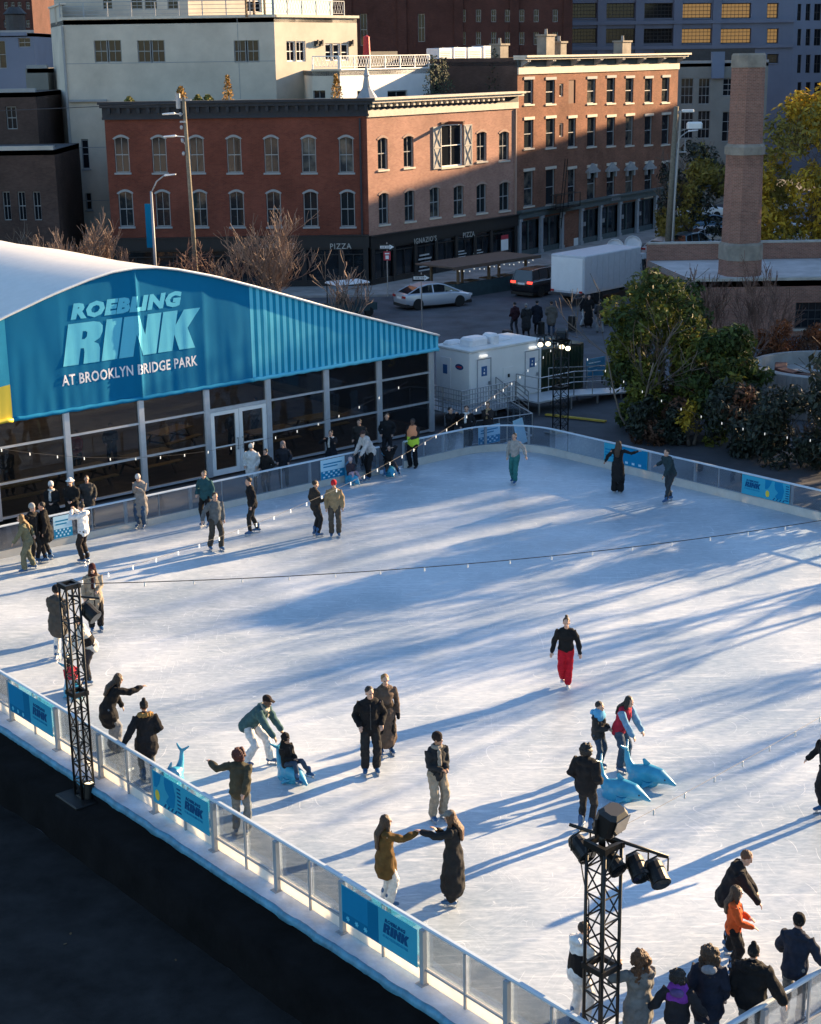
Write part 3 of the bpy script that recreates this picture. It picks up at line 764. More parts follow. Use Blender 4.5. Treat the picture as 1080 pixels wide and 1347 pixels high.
def flood_box(p, yaw, label):
    t = thing('flood_light', label, 'stage light', p, -radians(yaw), 'stage lights on the towers')
    mb = MB(); mb.X = Matrix.Rotation(radians(-18), 4, 'X'); mb.bev((0, 0, .24), (.42, .32, .36), .06); mb.build('housing', M['black_plastic'], t)
    mb = MB(); mb.X = Matrix.Rotation(radians(-18), 4, 'X'); mb.box((0, .178, .24), (.34, .012, .26)); mb.build('lens', M['store_glass'], t)
    mb = MB(); mb.box((0, 0, .02), (.26, .22, .06)); mb.bar((-.25, 0, 0.02), (-.25, 0, .3), .03); mb.bar((.25, 0, .02), (.25, 0, .3), .03); mb.bar((-.25, 0, .03), (.25, 0, .03), .03); mb.build('yoke', M['black_metal'], t)
    return t
def cable(pts, label, r=.010):
    mb = MB(); o = V(pts[0]); pts = [V(p) - o for p in pts]; q = []
    for a, b in zip(pts, pts[1:]):
        for i in range(8):
            u = i / 8; p = a.lerp(b, u); p.z -= .22 * (b - a).length * 4 * u * (1 - u) * .6; q.append(p)
    q.append(pts[-1]); mb.tube(q, r, 5); tag(mb.build('power_cable', M['black_plastic'], loc=o, smooth=True), label, 'cable')

TW1 = G(112, 1048, -.28); H1 = zat(92, 768, TW1) + .28
truss_tower(TW1, H1, 'black truss lighting tower at the left, standing on the black skirt beside the near barrier', .28)
p = TW1 + V((.34, .1, H1 - .62)); par_lamp(p, 120, 35, 'unlit stage lamp hanging right of the left tower near its top')
par_lamp(TW1 + V((.10, -.12, .16)), 20, -80, 'small lit lamp standing at the foot of the left tower', True, .10)
mb = MB(); mb.tube([(-.1, .05, H1 - .25), (.55, .15, H1 - .36)], .022, 6); ob = mb.build('cross_bar', M['black_metal'], loc=TW1); tag(ob, 'black bar clamped across the top of the left tower', 'bar')
TW2 = G(788, 1425, -.29); H2 = zat(793, 1108, TW2) + .29
truss_tower(TW2, H2, 'black truss lighting tower in the foreground at lower right carrying several lamps', .34)
B0, B1 = TW2 + V((-.46, .28, H2 + .14)), TW2 + V((.86, -.26, H2 - .10))
bb = MB(); o = TW2 + V((0, 0, H2)); bb.tube([B0 - o, B1 - o], .026, 8); bb.bar(V((-.03, 0, -.05)), V((-.03, 0, .14)), .09)
ob = bb.build('cross_bar', M['black_metal'], loc=o, smooth=True); tag(ob, 'black bar clamped across the top of the foreground tower', 'bar')
lerp = lambda u: B0.lerp(B1, u)
flood_box(TW2 + V((.02, -.02, H2 + .16)), 130, 'boxy black flood light on top of the foreground tower')
par_lamp(lerp(.12) + V((0, 0, -.30)), 150, 25, 'unlit black lamp at the left end of the foreground tower bar', r=.135)
par_lamp(lerp(.43) + V((0, -.06, -.32)), 150, 25, 'unlit black lamp below the flood light of the foreground tower', r=.13)
par_lamp(lerp(.69) + V((0, -.02, -.30)), 165, 28, 'unlit black lamp right of the foreground tower, nearer of its pair to the tower', r=.135)
par_lamp(lerp(.89) + V((0, 0, -.30)), 165, 28, 'unlit black lamp at the far right end of the foreground tower bar', r=.135)
cable([lerp(.89) + V((0, .1, -.5)), lerp(.69) + V((0, .1, -.42)), TW2 + V((.2, 0, H2 - .3))], 'black cable looping from the right hand lamps to the foreground tower')
cable([lerp(.12) + V((0, .1, -.45)), TW2 + V((-.2, 0, H2 - .9)), TW2 + V((-.19, 0, H2 - 1.6))], 'black cable hanging from the left lamp of the foreground tower')
TW3 = G(737, 570, ZG); H3 = zat(738, 447, TW3) - ZG
truss_tower(TW3, H3, 'slim dark truss lighting tower with lit lamps behind the far corner of the rink', .42)
flood_box(TW3 + V((0, 0, H3 + .02)), 190, 'boxy black flood light on top of the far lit tower')
mb = MB(); mb.tube([(-.85, 0, H3 - .12), (.75, 0, H3 - .2)], .03, 6); ob = mb.build('cross_bar', M['black_metal'], loc=TW3); tag(ob, 'bar across the top of the far tower holding lit lamps', 'bar')
for px, py, lab in ((711, 450, 'lit lamp at the left end of the far tower bar'), (721, 449, 'lit lamp on the far tower, second from the left'), (739, 453, 'lit lamp on the far tower, second from the right'), (747, 455, 'lit lamp at the right end of the far tower bar')):
    d = ray(px, py); k = (TW3.y - .1) / d.y; par_lamp(V((0, 0, HC)) + d * k, 185, 20, lab, True, .105)

# string lights
def string(p, q, sag, n, label, lit=True, r=.024, wr=.004):
    p, q = V(p), V(q); t = thing('string_lights', label, 'string lights', p.lerp(q, .5) - V((0, 0, sag)), 0, 'strings of small bulbs over the rink'); o = t.location.copy()
    f = lambda u: p.lerp(q, u) - V((0, 0, 4 * sag * u * (1 - u)))
    mb = MB(); mb.tube([f(i / 50) - o for i in range(51)], wr, 4); mb.build('wire', M['wire'], t)
    g = MB(); g.lathe([(.012, .0), (.014, -.03), (r * .8, -.06), (r, -.06 - r), (r * .6, -.06 - r * 1.8), (.003, -.06 - r * 2)], 7); first = None
    for i in range(n):
        u = (i + .5) / n
        if first is None: first = g.build('bulb', M['bulb'] if lit else M['bulb_clear'], t, smooth=True); ob = first
        else: ob = first.copy(); COL.objects.link(ob)
        ob.location = f(u) - o
TOP1 = TW1 + V((0, 0, H1)); TOP2 = TW2 + V((0, 0, H2 + .1)); TOP3 = TW3 + V((0, 0, H3))
OFFR = ST(42.2, 17.0, 4.6)
def pole_off(p, label):
    t = thing('light_pole', label, 'pole', (p[0], p[1], ZG)); mb = MB(); mb.tube([(0, 0, 0), (0, 0, p[2] - ZG)], [.07, .045], 8); mb.build('shaft', M['black_metal'], t, smooth=True)
    mb = MB(); mb.box((0, 0, .02), (.4, .4, .04)); mb.build('base_plate', M['black_metal'], t)
pole_off(OFFR, 'black pole for string lights beside the right barrier')
string(TOP2, OFFR, .55, 34, 'string of small bulbs running from the foreground tower to the right picture edge', False, .017)
string(TOP1, TOP3, 1.1, 36, 'string of small bulbs from the left tower across the ice to the far lit tower', True, .017)
string(TOP1, OFFR, .9, 30, 'thin dark wire of unlit bulbs crossing the middle of the ice', False, .018, .010)
OFFL = ST(17.0, 44.8, 4.4); pole_off(OFFL, 'black pole for string lights at the left end of the tent front')
string(OFFL, ST(37.5, 44.6, 2.6), 2.0, 22, 'row of small bulbs hanging in front of the tent glass', True, .017)
OFFB = ST(43.6, 24.0, 3.4); pole_off(OFFB, 'black pole for string lights among the bushes right of the rink')
string(TOP3, OFFB, 1.9, 20, 'string of small bulbs hanging in front of the bushes on the right', True, .014)
# ================================================================== buildings
def yd(deg): return V((sin(radians(deg)), cos(radians(deg)), 0))
def onp(x, y, p0, d):
    """pixel of the photograph -> (distance along the wall, height) on the vertical wall plane through p0"""
    r = ray(x, y); n = V((d.y, -d.x, 0)); k = (V(p0) - V((0, 0, HC))).dot(n) / r.dot(n); q = V((0, 0, HC)) + r * k
    return ((q - V(p0)).dot(d), q.z)
def rect(p0, d, x0, y0, x1, y1):
    """wall rectangle from two opposite photograph corners (left top, right bottom)"""
    xm, ym = (x0 + x1) / 2, (y0 + y1) / 2
    a, b = onp(x0, ym, p0, d)[0], onp(x1, ym, p0, d)[0]; zt, zb = onp(xm, y0, p0, d)[1], onp(xm, y1, p0, d)[1]
    return (a, b, zb, zt)
class Wall:
    """a wall plane of a building: s along d (left to right as seen), o outwards, z up; geometry relative to the building's root"""
    def __init__(self, root, p0, d): self.root, self.p0, self.d = root, V((p0[0], p0[1], 0)), d; self.out = V((d.y, -d.x, 0)); self.a = atan2(d.y, d.x); self.o = root.location.copy(); self.o.z = root.location.z
    def pt(self, s, o, z): return self.p0 + self.d * s + self.out * o + V((0, 0, z)) - self.o
    def mb(self):
        b = MB(); X = Matrix.Identity(4); p = self.p0 - self.o
        for i in range(3): X[i][0] = self.d[i]; X[i][1] = -self.out[i]; X[i][2] = (0, 0, 1)[i]; X[i][3] = p[i]
        b.X = X; return b      # local x = s, local -y = outwards
    def face(self, L, z0, z1, holes, mt, reveal=.2, name='wall', s0=0.0):
        b = self.mb(); S = sorted(set([s0, L] + [h[0] for h in holes] + [h[1] for h in holes])); Z = sorted(set([z0, z1] + [h[2] for h in holes] + [h[3] for h in holes]))
        for i in range(len(S) - 1):
            for j in range(len(Z) - 1):
                sm, zm = (S[i] + S[i + 1]) / 2, (Z[j] + Z[j + 1]) / 2
                if any(h[0] < sm < h[1] and h[2] < zm < h[3] for h in holes): continue
                b.quad((S[i], 0, Z[j]), (S[i + 1], 0, Z[j]), (S[i + 1], 0, Z[j + 1]), (S[i], 0, Z[j + 1]))
        for a, c, e, f in holes:
            b.quad((a, 0, e), (a, 0, f), (a, reveal, f), (a, reveal, e)); b.quad((c, 0, f), (c, 0, e), (c, reveal, e), (c, reveal, f))
            b.quad((a, 0, f), (c, 0, f), (c, reveal, f), (a, reveal, f)); b.quad((c, 0, e), (a, 0, e), (a, reveal, e), (c, reveal, e))
        return b.build(name, mt, self.root, uv=True)
    def box(self, name, mt, boxes, uv=False):
        b = self.mb()
        for s0, s1, o0, o1, z0, z1 in boxes: b.bbox(s0, s1, -o1, -o0, z0, z1)
        return b.build(name, mt, self.root, uv=uv)
WIN = {}
def window(W, h, frame='grey_trim', pane='pane', arch=0.0, sill=None, lintel=None, vbars=1, hbars=1, depth=.14, ft=.055, lint_h=.22, sillw=.12):
    a, c, e, f = h; w_, H = c - a, f - e
    key = (round(w_, 1), round(H, 1), frame, pane, arch, sill, lintel, vbars, hbars)
    w_, H = max(.2, round(w_, 1)), max(.2, round(H, 1)); r = W.root
    if key not in WIN:
        def me(b, mt):
            o = b.build('t', mt); m_ = o.data; bpy.data.objects.remove(o); return m_
        b = MB(); D = depth
        for x in (-w_ / 2, w_ / 2 - ft): b.bbox(x, x + ft, D - .05, D + .04, 0, H)
        b.bbox(-w_ / 2 + ft, w_ / 2 - ft, D - .05, D + .04, 0, ft); b.bbox(-w_ / 2 + ft, w_ / 2 - ft, D - .05, D + .04, H - ft, H)
        for i in range(vbars):
            x = -w_ / 2 + w_ * (i + 1) / (vbars + 1); b.bbox(x - .016, x + .016, D - .03, D + .02, ft, H - ft)
        for i in range(hbars):
            z = H * (i + 1) / (hbars + 1); b.bbox(-w_ / 2 + ft, w_ / 2 - ft, D - .045, D + .02, z - .028, z + .028)
        ms = [me(b, M[frame])]
        b = MB(); b.bbox(-w_ / 2 + ft, w_ / 2 - ft, D + .03, D + .045, ft, H - ft); ms.append(me(b, M[pane]))
        ms.append(None); ms.append(None)
        if sill: b = MB(); b.bbox(-w_ / 2 - .09, w_ / 2 + .09, -.09, D - .05, -sillw, -.004); ms[2] = me(b, M[sill])
        if lintel:
            b = MB(); n = 8
            if arch:
                lo = [(-w_ / 2 + w_ * i / n, H - arch + arch * sin(pi * i / n)) for i in range(n + 1)]
                up = [(-w_ / 2 - .09 + (w_ + .18) * i / n, H - arch + lint_h * .5 + (arch + .08) * sin(pi * i / n)) for i in range(n + 1)]
                b.rings([[(lo[i][0], -.035, lo[i][1]), (up[i][0], -.035, up[i][1]), (up[i][0], .04, up[i][1]), (lo[i][0], .04, lo[i][1])] for i in range(n + 1)])
                hi = [(-w_ / 2 + w_ * i / n, H + .002) for i in range(n + 1)]
                b.rings([[(lo[i][0], -.002, lo[i][1]), (hi[i][0], -.002, max(hi[i][1], lo[i][1] + .001)), (hi[i][0], .05, max(hi[i][1], lo[i][1] + .001)), (lo[i][0], .05, lo[i][1])] for i in range(n + 1)])
            else: b.bbox(-w_ / 2 - .1, w_ / 2 + .1, -.07, D - .05, H + .002, H + lint_h)
            ms[3] = me(b, M[lintel])
        WIN[key] = ms
    ms = WIN[key]
    o = link('window', ms[0], r, W.pt((a + c) / 2, 0, e), W.a)
    for nm, k in (('pane', 1), ('sill', 2), ('lintel', 3)):
        if ms[k]: link(nm, ms[k], o)
    return o
def roof(root, poly, z, mt, thick=.3, name='roof'):
    b = MB(); o = root.location; b.rings([[(p[0] - o.x, p[1] - o.y, zz - o.z) for p in poly] for zz in (z - thick, z)]); return b.build(name, mt, root)
def shell(root, poly, z0, z1, mt, name='wall'):
    """remaining outer walls: poly is an open run of plan points"""
    b = MB(); o = root.location
    for p, q in zip(poly, poly[1:]): b.quad(*[(a[0] - o.x, a[1] - o.y, z - o.z) for a, z in ((p, z0), (q, z0), (q, z1), (p, z1))])
    return b.build(name, mt, root, uv=True)

# ---------------- corner building with the pizza shop
K = G(487, 378, ZG); K.z = 0
dR, dL = yd(38), V((1, 0, 0)); LR = onp(680, 240, K, dR)[0]; LL = 16.5
KL = K - dL * LL; KR = K + dR * LR
corner = thing('corner_building', 'three storey red brick corner building with pizza restaurant on its ground floor', 'building', (K.x, K.y, 0))
wL, wR = Wall(corner, KL, dL), Wall(corner, K, dR)
hl = []
for y0, y1, x0, x1 in ((181, 227, 160.5, 455.5), (253, 298, 166, 457.5)):
    for i in range(7):
        xc = x0 + (x1 - x0) * i / 6; hl.append(rect(KL, dL, xc - 9.6, y0, xc + 9.6, y1))
ZF = 3.05
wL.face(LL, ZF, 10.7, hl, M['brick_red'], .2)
for h in hl: window(wL, h, 'grey_trim', 'pane', .16, 'grey_trim', 'grey_trim', 1, 1, lint_h=.14)
hr = [rect(K, dR, xc - 6.6, y0, xc + 6.6, y1) for xc, y0, y1 in ((503.5, 181, 223), (537.5, 179, 220), (633.5, 174, 212), (663, 172, 211))]
hr2 = [rect(K, dR, xc - 6.6, y0, xc + 6.6, y1) for xc, y0, y1 in ((505, 253, 295), (539, 250, 291), (572, 247, 286), (603.5, 244, 283), (633.5, 242, 280), (663.5, 239, 277))]
hb = rect(K, dR, 580.5, 163, 609, 219)
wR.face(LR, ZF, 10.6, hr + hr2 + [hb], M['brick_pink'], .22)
for h in hr + hr2: window(wR, h, 'grey_trim', 'pane', .14, 'cream_trim', 'brick_pink', 1, 1, lint_h=.16)
wb = window(wR, hb, 'white_paint', 'pane_dark', 0, 'cream_trim', None, 1, 1, ft=.1)
for s0, s1 in ((hb[0] - .98, hb[0] - .06), (hb[1] + .06, hb[1] + .98)):     # pale barn style shutters
    z0, z1 = hb[2] - .05, hb[3] - .1; b = wR.mb(); zm = (z0 + z1) / 2
    b.bbox(s0, s1, -.06, -.02, z0, z1)
    for x in (s0, s1 - .09): b.bbox(x, x + .09, -.085, -.06, z0, z1)
    for z in (z0, zm - .045, z1 - .09): b.bbox(s0 + .09, s1 - .09, -.085, -.06, z, z + .09)
    for za, zb in ((z0 + .09, zm - .045), (zm + .045, z1 - .09)):
        b.bar((s0 + .09, -.0725, za), (s1 - .09, -.0725, zb), .07, .02); b.bar((s0 + .09, -.071, zb), (s1 - .09, -.071, za), .07, .018)
    b.build('shutter', M['pale_concrete'], corner)
# the hoist beam over the big window throws the long slanting shadow
b = wR.mb(); b.bbox(hb[0] - .1, hb[1] + .1, -.10, 0, hb[3] + .05, hb[3] + .16); b.bbox((hb[0] + hb[1]) / 2 - .6, (hb[0] + hb[1]) / 2 - .44, -1.35, -.1, hb[3] + .02, hb[3] + .2); b.build('hoist_beam', M['brown_panel'], corner)
# cornices
zt = 11.72
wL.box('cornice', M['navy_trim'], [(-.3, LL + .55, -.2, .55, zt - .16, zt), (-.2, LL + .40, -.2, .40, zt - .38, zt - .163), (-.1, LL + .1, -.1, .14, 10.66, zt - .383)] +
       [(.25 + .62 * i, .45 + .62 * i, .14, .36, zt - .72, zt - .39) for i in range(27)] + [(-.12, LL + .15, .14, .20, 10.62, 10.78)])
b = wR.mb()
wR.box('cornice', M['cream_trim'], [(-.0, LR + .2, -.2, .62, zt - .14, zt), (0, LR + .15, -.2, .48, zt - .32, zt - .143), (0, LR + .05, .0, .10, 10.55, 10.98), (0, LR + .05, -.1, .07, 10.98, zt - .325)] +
       [(.2 + .60 * i, .40 + .60 * i, .07, .34, zt - .56, zt - .33) for i in range(25)])
wR.box('frieze', M['navy_trim'], [(0.01, LR, .071, .085, 10.985, zt - .327)])
wL.box('drain_pipe', M['navy_trim'], [(LL - .5, LL - .38, 0, .12, 2.9, 10.5)]); wR.box('drain_pipe', M['brick_pink'], [(LR - .32, LR - .2, 0, .12, 2.9, 10.5)])
# shop front
def shopfront(W, L, z1, bays, letters):
    W.box('fascia', M['store_black'], [(0, L, 0, .16, z1 - .62, z1 + .12), (0, L, 0, .28, z1 + .122, z1 + .2)])
    W.box('piers', M['store_black'], [(s, s + .32, 0, .12, -1.0, z1 - .622) for s in bays] + [(0, L, -.1, .08, -1.0, .35)])
    for a, c in zip(bays, bays[1:]):
        o = W.box('shop_window', M['store_black'], [(a + .32, c, -.02, .04, z1 - .74, z1 - .63), (a + .32, c, -.02, .04, 1.95, 2.02), ((a + c) / 2 + .13, (a + c) / 2 + .19, -.02, .04, .36, 1.94)])
        b = W.mb(); b.bbox(a + .32, c, .06, .08, .35, z1 - .63); b.build('pane', M['store_glass'], o)
    for s, z, tx, size in letters:
        X = plane_X(W.pt(s, .17, z), W.d, (0, 0, 1)); text_mesh('lettering', tx, size, M['sign_letter'], W.root, X, bold=.004, space=1.15, sx=.92, thick=.01)
sc_ = lambda W, x, y: onp(x, y, W.p0, W.d)
shopfront(wL, LL, ZF, [.1, 2.5, 4.9, 7.3, 9.7, 12.1, 14.5, 16.1], [(sc_(wL, 363, 324)[0], sc_(wL, 363, 327)[1], 'IGNAZIO\u2019S', .50), (sc_(wL, 448, 324)[0], sc_(wL, 448, 327)[1], 'PIZZA', .50)])
shopfront(wR, LR, 2.95, [.1, 2.3, 4.6, 6.9, 9.2, 11.4, 13.4, LR - .4], [(sc_(wR, 557, 315)[0], sc_(wR, 557, 318.5)[1], 'IGNAZIO\u2019S', .50), (sc_(wR, 614, 308)[0], sc_(wR, 614, 311.5)[1], 'PIZZA', .50)])
for x0, y0, x1, y1 in ((549, 332, 566, 357), (599, 328, 612, 347), (621, 327, 634, 344)):      # menu text blocks on the glass
    a, c, e, f = rect(K, dR, x0, y0, x1, y1); n = 5
    wR.box('menu_lines', M['menu_board'], [(a + .1 * ((i * 7) % 3), c - .12 * ((i * 5) % 3), .10, .11, e + (f - e) * (i + .2) / n, e + (f - e) * (i + .62) / n) for i in range(n)])
a, c, e, f = rect(K, dR, 657, 309, 666, 329)
wR.box('notice_board', M['white_paint'], [(a, c, .13, .17, e, e + (f - e) * .72)]); wR.box('notice_board', M['red_sign'], [(a, c, .13, .17, e + (f - e) * .722, f)])
a, c, e, f = rect(K, dR, 643, 333, 656, 340); wR.box('notice_board', M['ban_pale'], [(a, c, .10, .13, e, f)])
KLb, KRb, KB = KL + V((0, 13.5, 0)), KR + V((-10.5, 10.5, 0)), V((K.x - 2, K.y + 16, 0))
roof(corner, [KL, K, KR, KRb, KB, KLb], 11.35, M['roof_tar'])
shell(corner, [KR, KRb, KB, KLb, KL], -1, 11.5, M['brick_dark'])
# ---------------- four storey row building
dK2 = yd(34.5); K2 = KR + dR * .02; L4 = onp(889, 200, K2, dK2)[0]
row = thing('row_building', 'four storey orange brick row building with bracketed cornice and pale shop columns', 'building', (K2.x, K2.y, 0))
w4 = Wall(row, K2, dK2); h4 = []; spec = []
cols4 = [(695.5, 6.2), (724, 6), (778, 5.6), (803.5, 5.4), (828, 5.2), (853, 5), (875.5, 5)]
for r_, (ya, yb, sl) in enumerate(((104.5, 137, -.022), (157, 195, -.048), (225, 271, -.10))):
    for i, (xc, hw) in enumerate(cols4):
        y0, y1 = ya + (xc - 695) * sl * .6, yb + (xc - 695) * sl * .6 - (3 if r_ == 2 and i > 1 else 0); h4.append(rect(K2, dK2, xc - hw, y0, xc + hw, y1)); spec.append(r_)
for xc, hw, y0, y1, r_ in ((738.5, 2.6, 110, 127, 5), (752.5, 4.5, 105, 136, 6), (738.5, 2.6, 162, 180, 5), (752.5, 5, 156, 193, 1), (752, 5, 222, 268, 2)):
    h4.append(rect(K2, dK2, xc - hw, y0, xc + hw, y1)); spec.append(r_)
Z4F = 3.35
w4.face(L4, Z4F, 13.0, h4, M['brick_row'], .2)
for h, r_ in zip(h4, spec):
    if r_ == 6: w4.box('blocked_window', M['brown_panel'], [(h[0], h[1], -.12, -.06, h[2], h[3])]); continue
    if r_ == 5: window(w4, h, 'cream_trim', 'pane_dark', 0, None, None, 0, 0, ft=.09); continue
    window(w4, h, 'grey_trim' if r_ else 'grey_paint', 'pane', 0, 'cream_trim', 'grey_trim' if r_ == 0 else 'cream_trim', 0, 1, lint_h=.2)
for xc in (778, 803.5, 828, 853):     # pedimented hoods of the second floor
    s, z = onp(xc, 222 - (xc - 778) * .055, K2, dK2); b = w4.mb()
    for y0, y1, k in ((-.22, 0, 1.0),):
        b.add([(s - .85, y0, z - .1), (s + .85, y0, z - .1), (s, y0, z + .42), (s - .85, y1, z - .1), (s + .85, y1, z - .1), (s, y1, z + .42)], [(0, 1, 2), (5, 4, 3), (0, 3, 4, 1), (1, 4, 5, 2), (2, 5, 3, 0)])
    b.bbox(s - .95, s + .95, -.3, 0, z - .28, z - .12); b.bbox(s - .7, s - .5, -.2, 0, z - .7, z - .29); b.bbox(s + .5, s + .7, -.2, 0, z - .7, z - .29); b.build('window_hood', M['grey_trim'], row)
z4 = 14.15
w4.box('cornice', M['cream_trim'], [(-.1, L4 + .7, -.3, .85, z4 - .14, z4), (-.05, L4 + .5, -.3, .68, z4 - .30, z4 - .143), (0, L4 + .02, 0, .10, 12.86, 13.32)])
w4.box('frieze', M['green_trim'], [(0, L4, -.2, .05, 13.33, z4 - .303)])
for i in range(8):
    s = .35 + (L4 - .8) * i / 7; b = w4.mb()
    for ds in (0, .26): b.add([(s + ds, -.05, 13.34), (s + ds + .15, -.05, 13.34), (s + ds + .15, -.05, 13.84), (s + ds, -.05, 13.84), (s + ds, -.62, 13.72), (s + ds + .15, -.62, 13.72), (s + ds + .15, -.62, 13.84), (s + ds, -.62, 13.84)],
                                [(0, 1, 2, 3), (4, 7, 6, 5), (0, 4, 5, 1), (3, 2, 6, 7), (1, 5, 6, 2), (0, 3, 7, 4)])
    b.build('bracket', M['grey_trim'], row)
w4.box('fascia', M['green_trim'], [(0, L4, 0, .22, 2.75, 3.22), (-.02, L4 + .1, -.1, .42, 3.222, 3.36)])
colx = [682.5, 711, 738.5, 763.5, 788.5, 814, 837, 861, 885]
cs = [onp(x, 290, K2, dK2)[0] for x in colx]
for s in cs: w4.box('column', M['grey_paint'], [(s - .15, s + .15, -.06, .16, -1.0, 2.745), (s - .21, s + .21, -.05, .22, 2.55, 2.747), (s - .2, s + .2, -.05, .21, -1.0, .25)])
for i, (a, c) in enumerate(zip(cs, cs[1:])):
    if i == 2: w4.box('brick_panel', M['brick_row'], [(a + .15, c - .15, -.14, -.05, -1, 2.745)], uv=True); continue
    o = w4.box('shop_window', M['green_trim'], [(a + .15, c - .15, -.2, -.1, 2.5, 2.745), (a + .15, c - .15, -.2, -.1, -1, .4), ((a + c) / 2 - .04, (a + c) / 2 + .04, -.2, -.1, .4, 2.5)])
    b = w4.mb(); b.bbox(a + .15, c - .15, .2, .22, .4, 2.5); b.build('pane', M['store_glass'], o)
    if i > 2: w4.box('menu_lines', M['menu_board'], [(a + .5 + .18 * k, a + .6 + .18 * k, -.15, -.14, 1.3, 1.62) for k in range(4)])
a, c, e, f = rect(K2, dK2, 755.5, 313, 761, 324); w4.box('notice_board', M['white_paint'], [(a, c, -.05, -.02, e, f)])
b = w4.mb()      # fire escape
a, c, e, f = rect(K2, dK2, 716, 212, 748, 286); zp = onp(732, 272, K2, dK2)[1]
for i in range(7): b.bar((a + .3 + .22 * i, -.5, zp), (a + .3 + .22 * i, -.5, zp + 1.0), .03)
b.bar((a, -.5, zp + 1), (c, -.5, zp + 1), .05); b.bar((a, -1.0, zp + 1), (c, -1.0, zp + 1), .05); b.bbox(a, c, -1.0, 0, zp - .05, zp)
for s in (.6, 1.0): b.bar((a + s, -.9, zp - 1.5), (a + s + .9, -.9, f + .2), .05)
for i in range(9): b.bar((a + .6 + .1 * i, -.9, zp - 1.3 + .55 * i), (a + 1.0 + .1 * i, -.9, zp - 1.3 + .55 * i), .04)
for s in (0, (c - a) * .5, c - a): b.bar((a + s, -1.0, zp), (a + s, -1.0, zp + 1), .05)
b.build('fire_escape', M['black_metal'], row)
a, c, e, f = rect(K2, dK2, 800, 256, 811, 263); o = w4.box('air_conditioner', M['grey_paint'], [(a, c, 0, .35, e, f)]); o2 = w4.box('grille', M['dark_grey'], [(a + .06, c - .06, .352, .36, e + .04 + k * .07, e + .07 + k * .07) for k in range(int((f - e) / .08))])
o2.parent = o
KRR = K2 + dK2 * L4; nb_ = V((-dK2.y, dK2.x, 0))
roof(row, [K2, KRR, KRR + nb_ * 11, K2 + nb_ * 11], 13.75, M['roof_tar'])
shell(row, [KRR, KRR + nb_ * 11, K2 + nb_ * 11, K2], -1, 14.0, M['brick_dark'])
b = MB(); o = row.location
for i, (px, w_, h, z0) in enumerate(((689, 1.1, 1.1, 13.75), (749, 1.25, 1.75, 13.75), (766, .9, 1.25, 13.75), (848, 1.5, 1.3, 13.75))):
    s = onp(px, 68, K2, dK2)[0]; b = MB(); p = K2 + dK2 * s + nb_ * 2.0 - o
    b.box((p.x, p.y, z0 + h / 2), (w_, .8, h), w4.a); b.box((p.x, p.y, z0 + h + .07), (w_ + .18, .98, .13), w4.a)
    ch = b.build('chimney', M['limestone'], row, uv=True)
    b = MB(); b.lathe([(.12, z0 + h + .13), (.10, z0 + h + .5), (.13, z0 + h + .52)], 8, (p.x, p.y, 0)); b.build('chimney_pot', M['concrete'], ch)
# sidewalk along both buildings
mb = MB(); kq = lambda p, off, d: p + V((d.y, -d.x, 0)) * off
c0_, c1_ = KL + V((-30, -4.2, 0)), V((K.x + 1.4, K.y - 4.2, 0))
poly = [KL + V((-30, 1, 0)), c0_, c1_, kq(K, 4.0, dR) + dR * .8, kq(KR, 4.0, dR), kq(KRR, 4.0, dK2), KRR + dK2 * 30 + V((3, -2, 0)), KRR + dK2 * 30 - V((2, 0, 0)), KR - V((1, -1, 0)), K + V((0, 1, 0))]
mb.rings([[(p.x, p.y, ZG - .1) for p in poly], [(p.x, p.y, ZG + .13) for p in poly]]); tag(mb.build('sidewalk', M['concrete']), kind='structure')

# ---------------- cream block behind, with terraces
def ptd(px, Y): r = ray(px, 100); k = Y / r.y; return V((r.x * k, Y, 0))
C0, C1 = ptd(88, 115.5), ptd(363, 115.5); CW = C1.x - C0.x
cream = thing('cream_apartment_block', 'tall cream rendered apartment block with roof terraces behind the red brick corner building', 'building', (C0.x, C0.y, 0))
wc = Wall(cream, C0, V((1, 0, 0))); dc = yd(38); wd = Wall(cream, C1, dc); LD = onp(470, 60, C1, dc)[0]
zc = onp(225, 24, C0, V((1, 0, 0)))[1]
hc = [rect(C0, wc.d, a, 53, c, 82) for a, c in ((124, 160), (181, 217), (308, 341))]; hn = [rect(C0, wc.d, 108, 183, 117, 222), rect(C0, wc.d, 113, 254, 121, 276)]
wc.face(CW, -1, zc, hc + hn, M['cream_wall'], .2)
for h in hc:
    hm = (h[0] + h[1]) / 2
    for a, c in ((h[0], hm - .03), (hm + .03, h[1])): window(wc, (a, c, h[2], h[3]), 'grey_trim', 'pane_dark', 0, None, None, 1, 1)
for h in hn: window(wc, h, 'grey_trim', 'pane_dark', 0, 'grey_trim', None, 0, 1)
hd = [rect(C1, dc, 377, 54, 389, 81), rect(C1, dc, 390, 54, 402, 81), rect(C1, dc, 428, 57, 438, 80), rect(C1, dc, 438.5, 57, 448, 80), rect(C1, dc, 449, 57, 459, 80)]
wd.face(LD, -1, zc, hd, M['cream_wall'], .2)
for i, h in enumerate(hd): window(wd, h, 'white_paint', 'pane_dark', 0, None, None, 1 if i < 2 else 0, 1, ft=.09)
for px in (415, 421, 461): s, z = onp(px, 57, C1, dc); wd.box('wall_lamp', M['dark_grey'], [(s - .15, s + .15, 0, .2, z - .18, z + .18), (s - .06, s + .06, .2, .3, z - .05, z + .25)])
s = onp(313, 60, C0, wc.d)[0]
wc.box('joint_strip', M['grey_trim'], [(s, s + .04, -.01, .012, 11.5, zc)] + [(0, CW, -.01, .012, z, z + .05) for z in (4.6, 8.3, 14.0)])
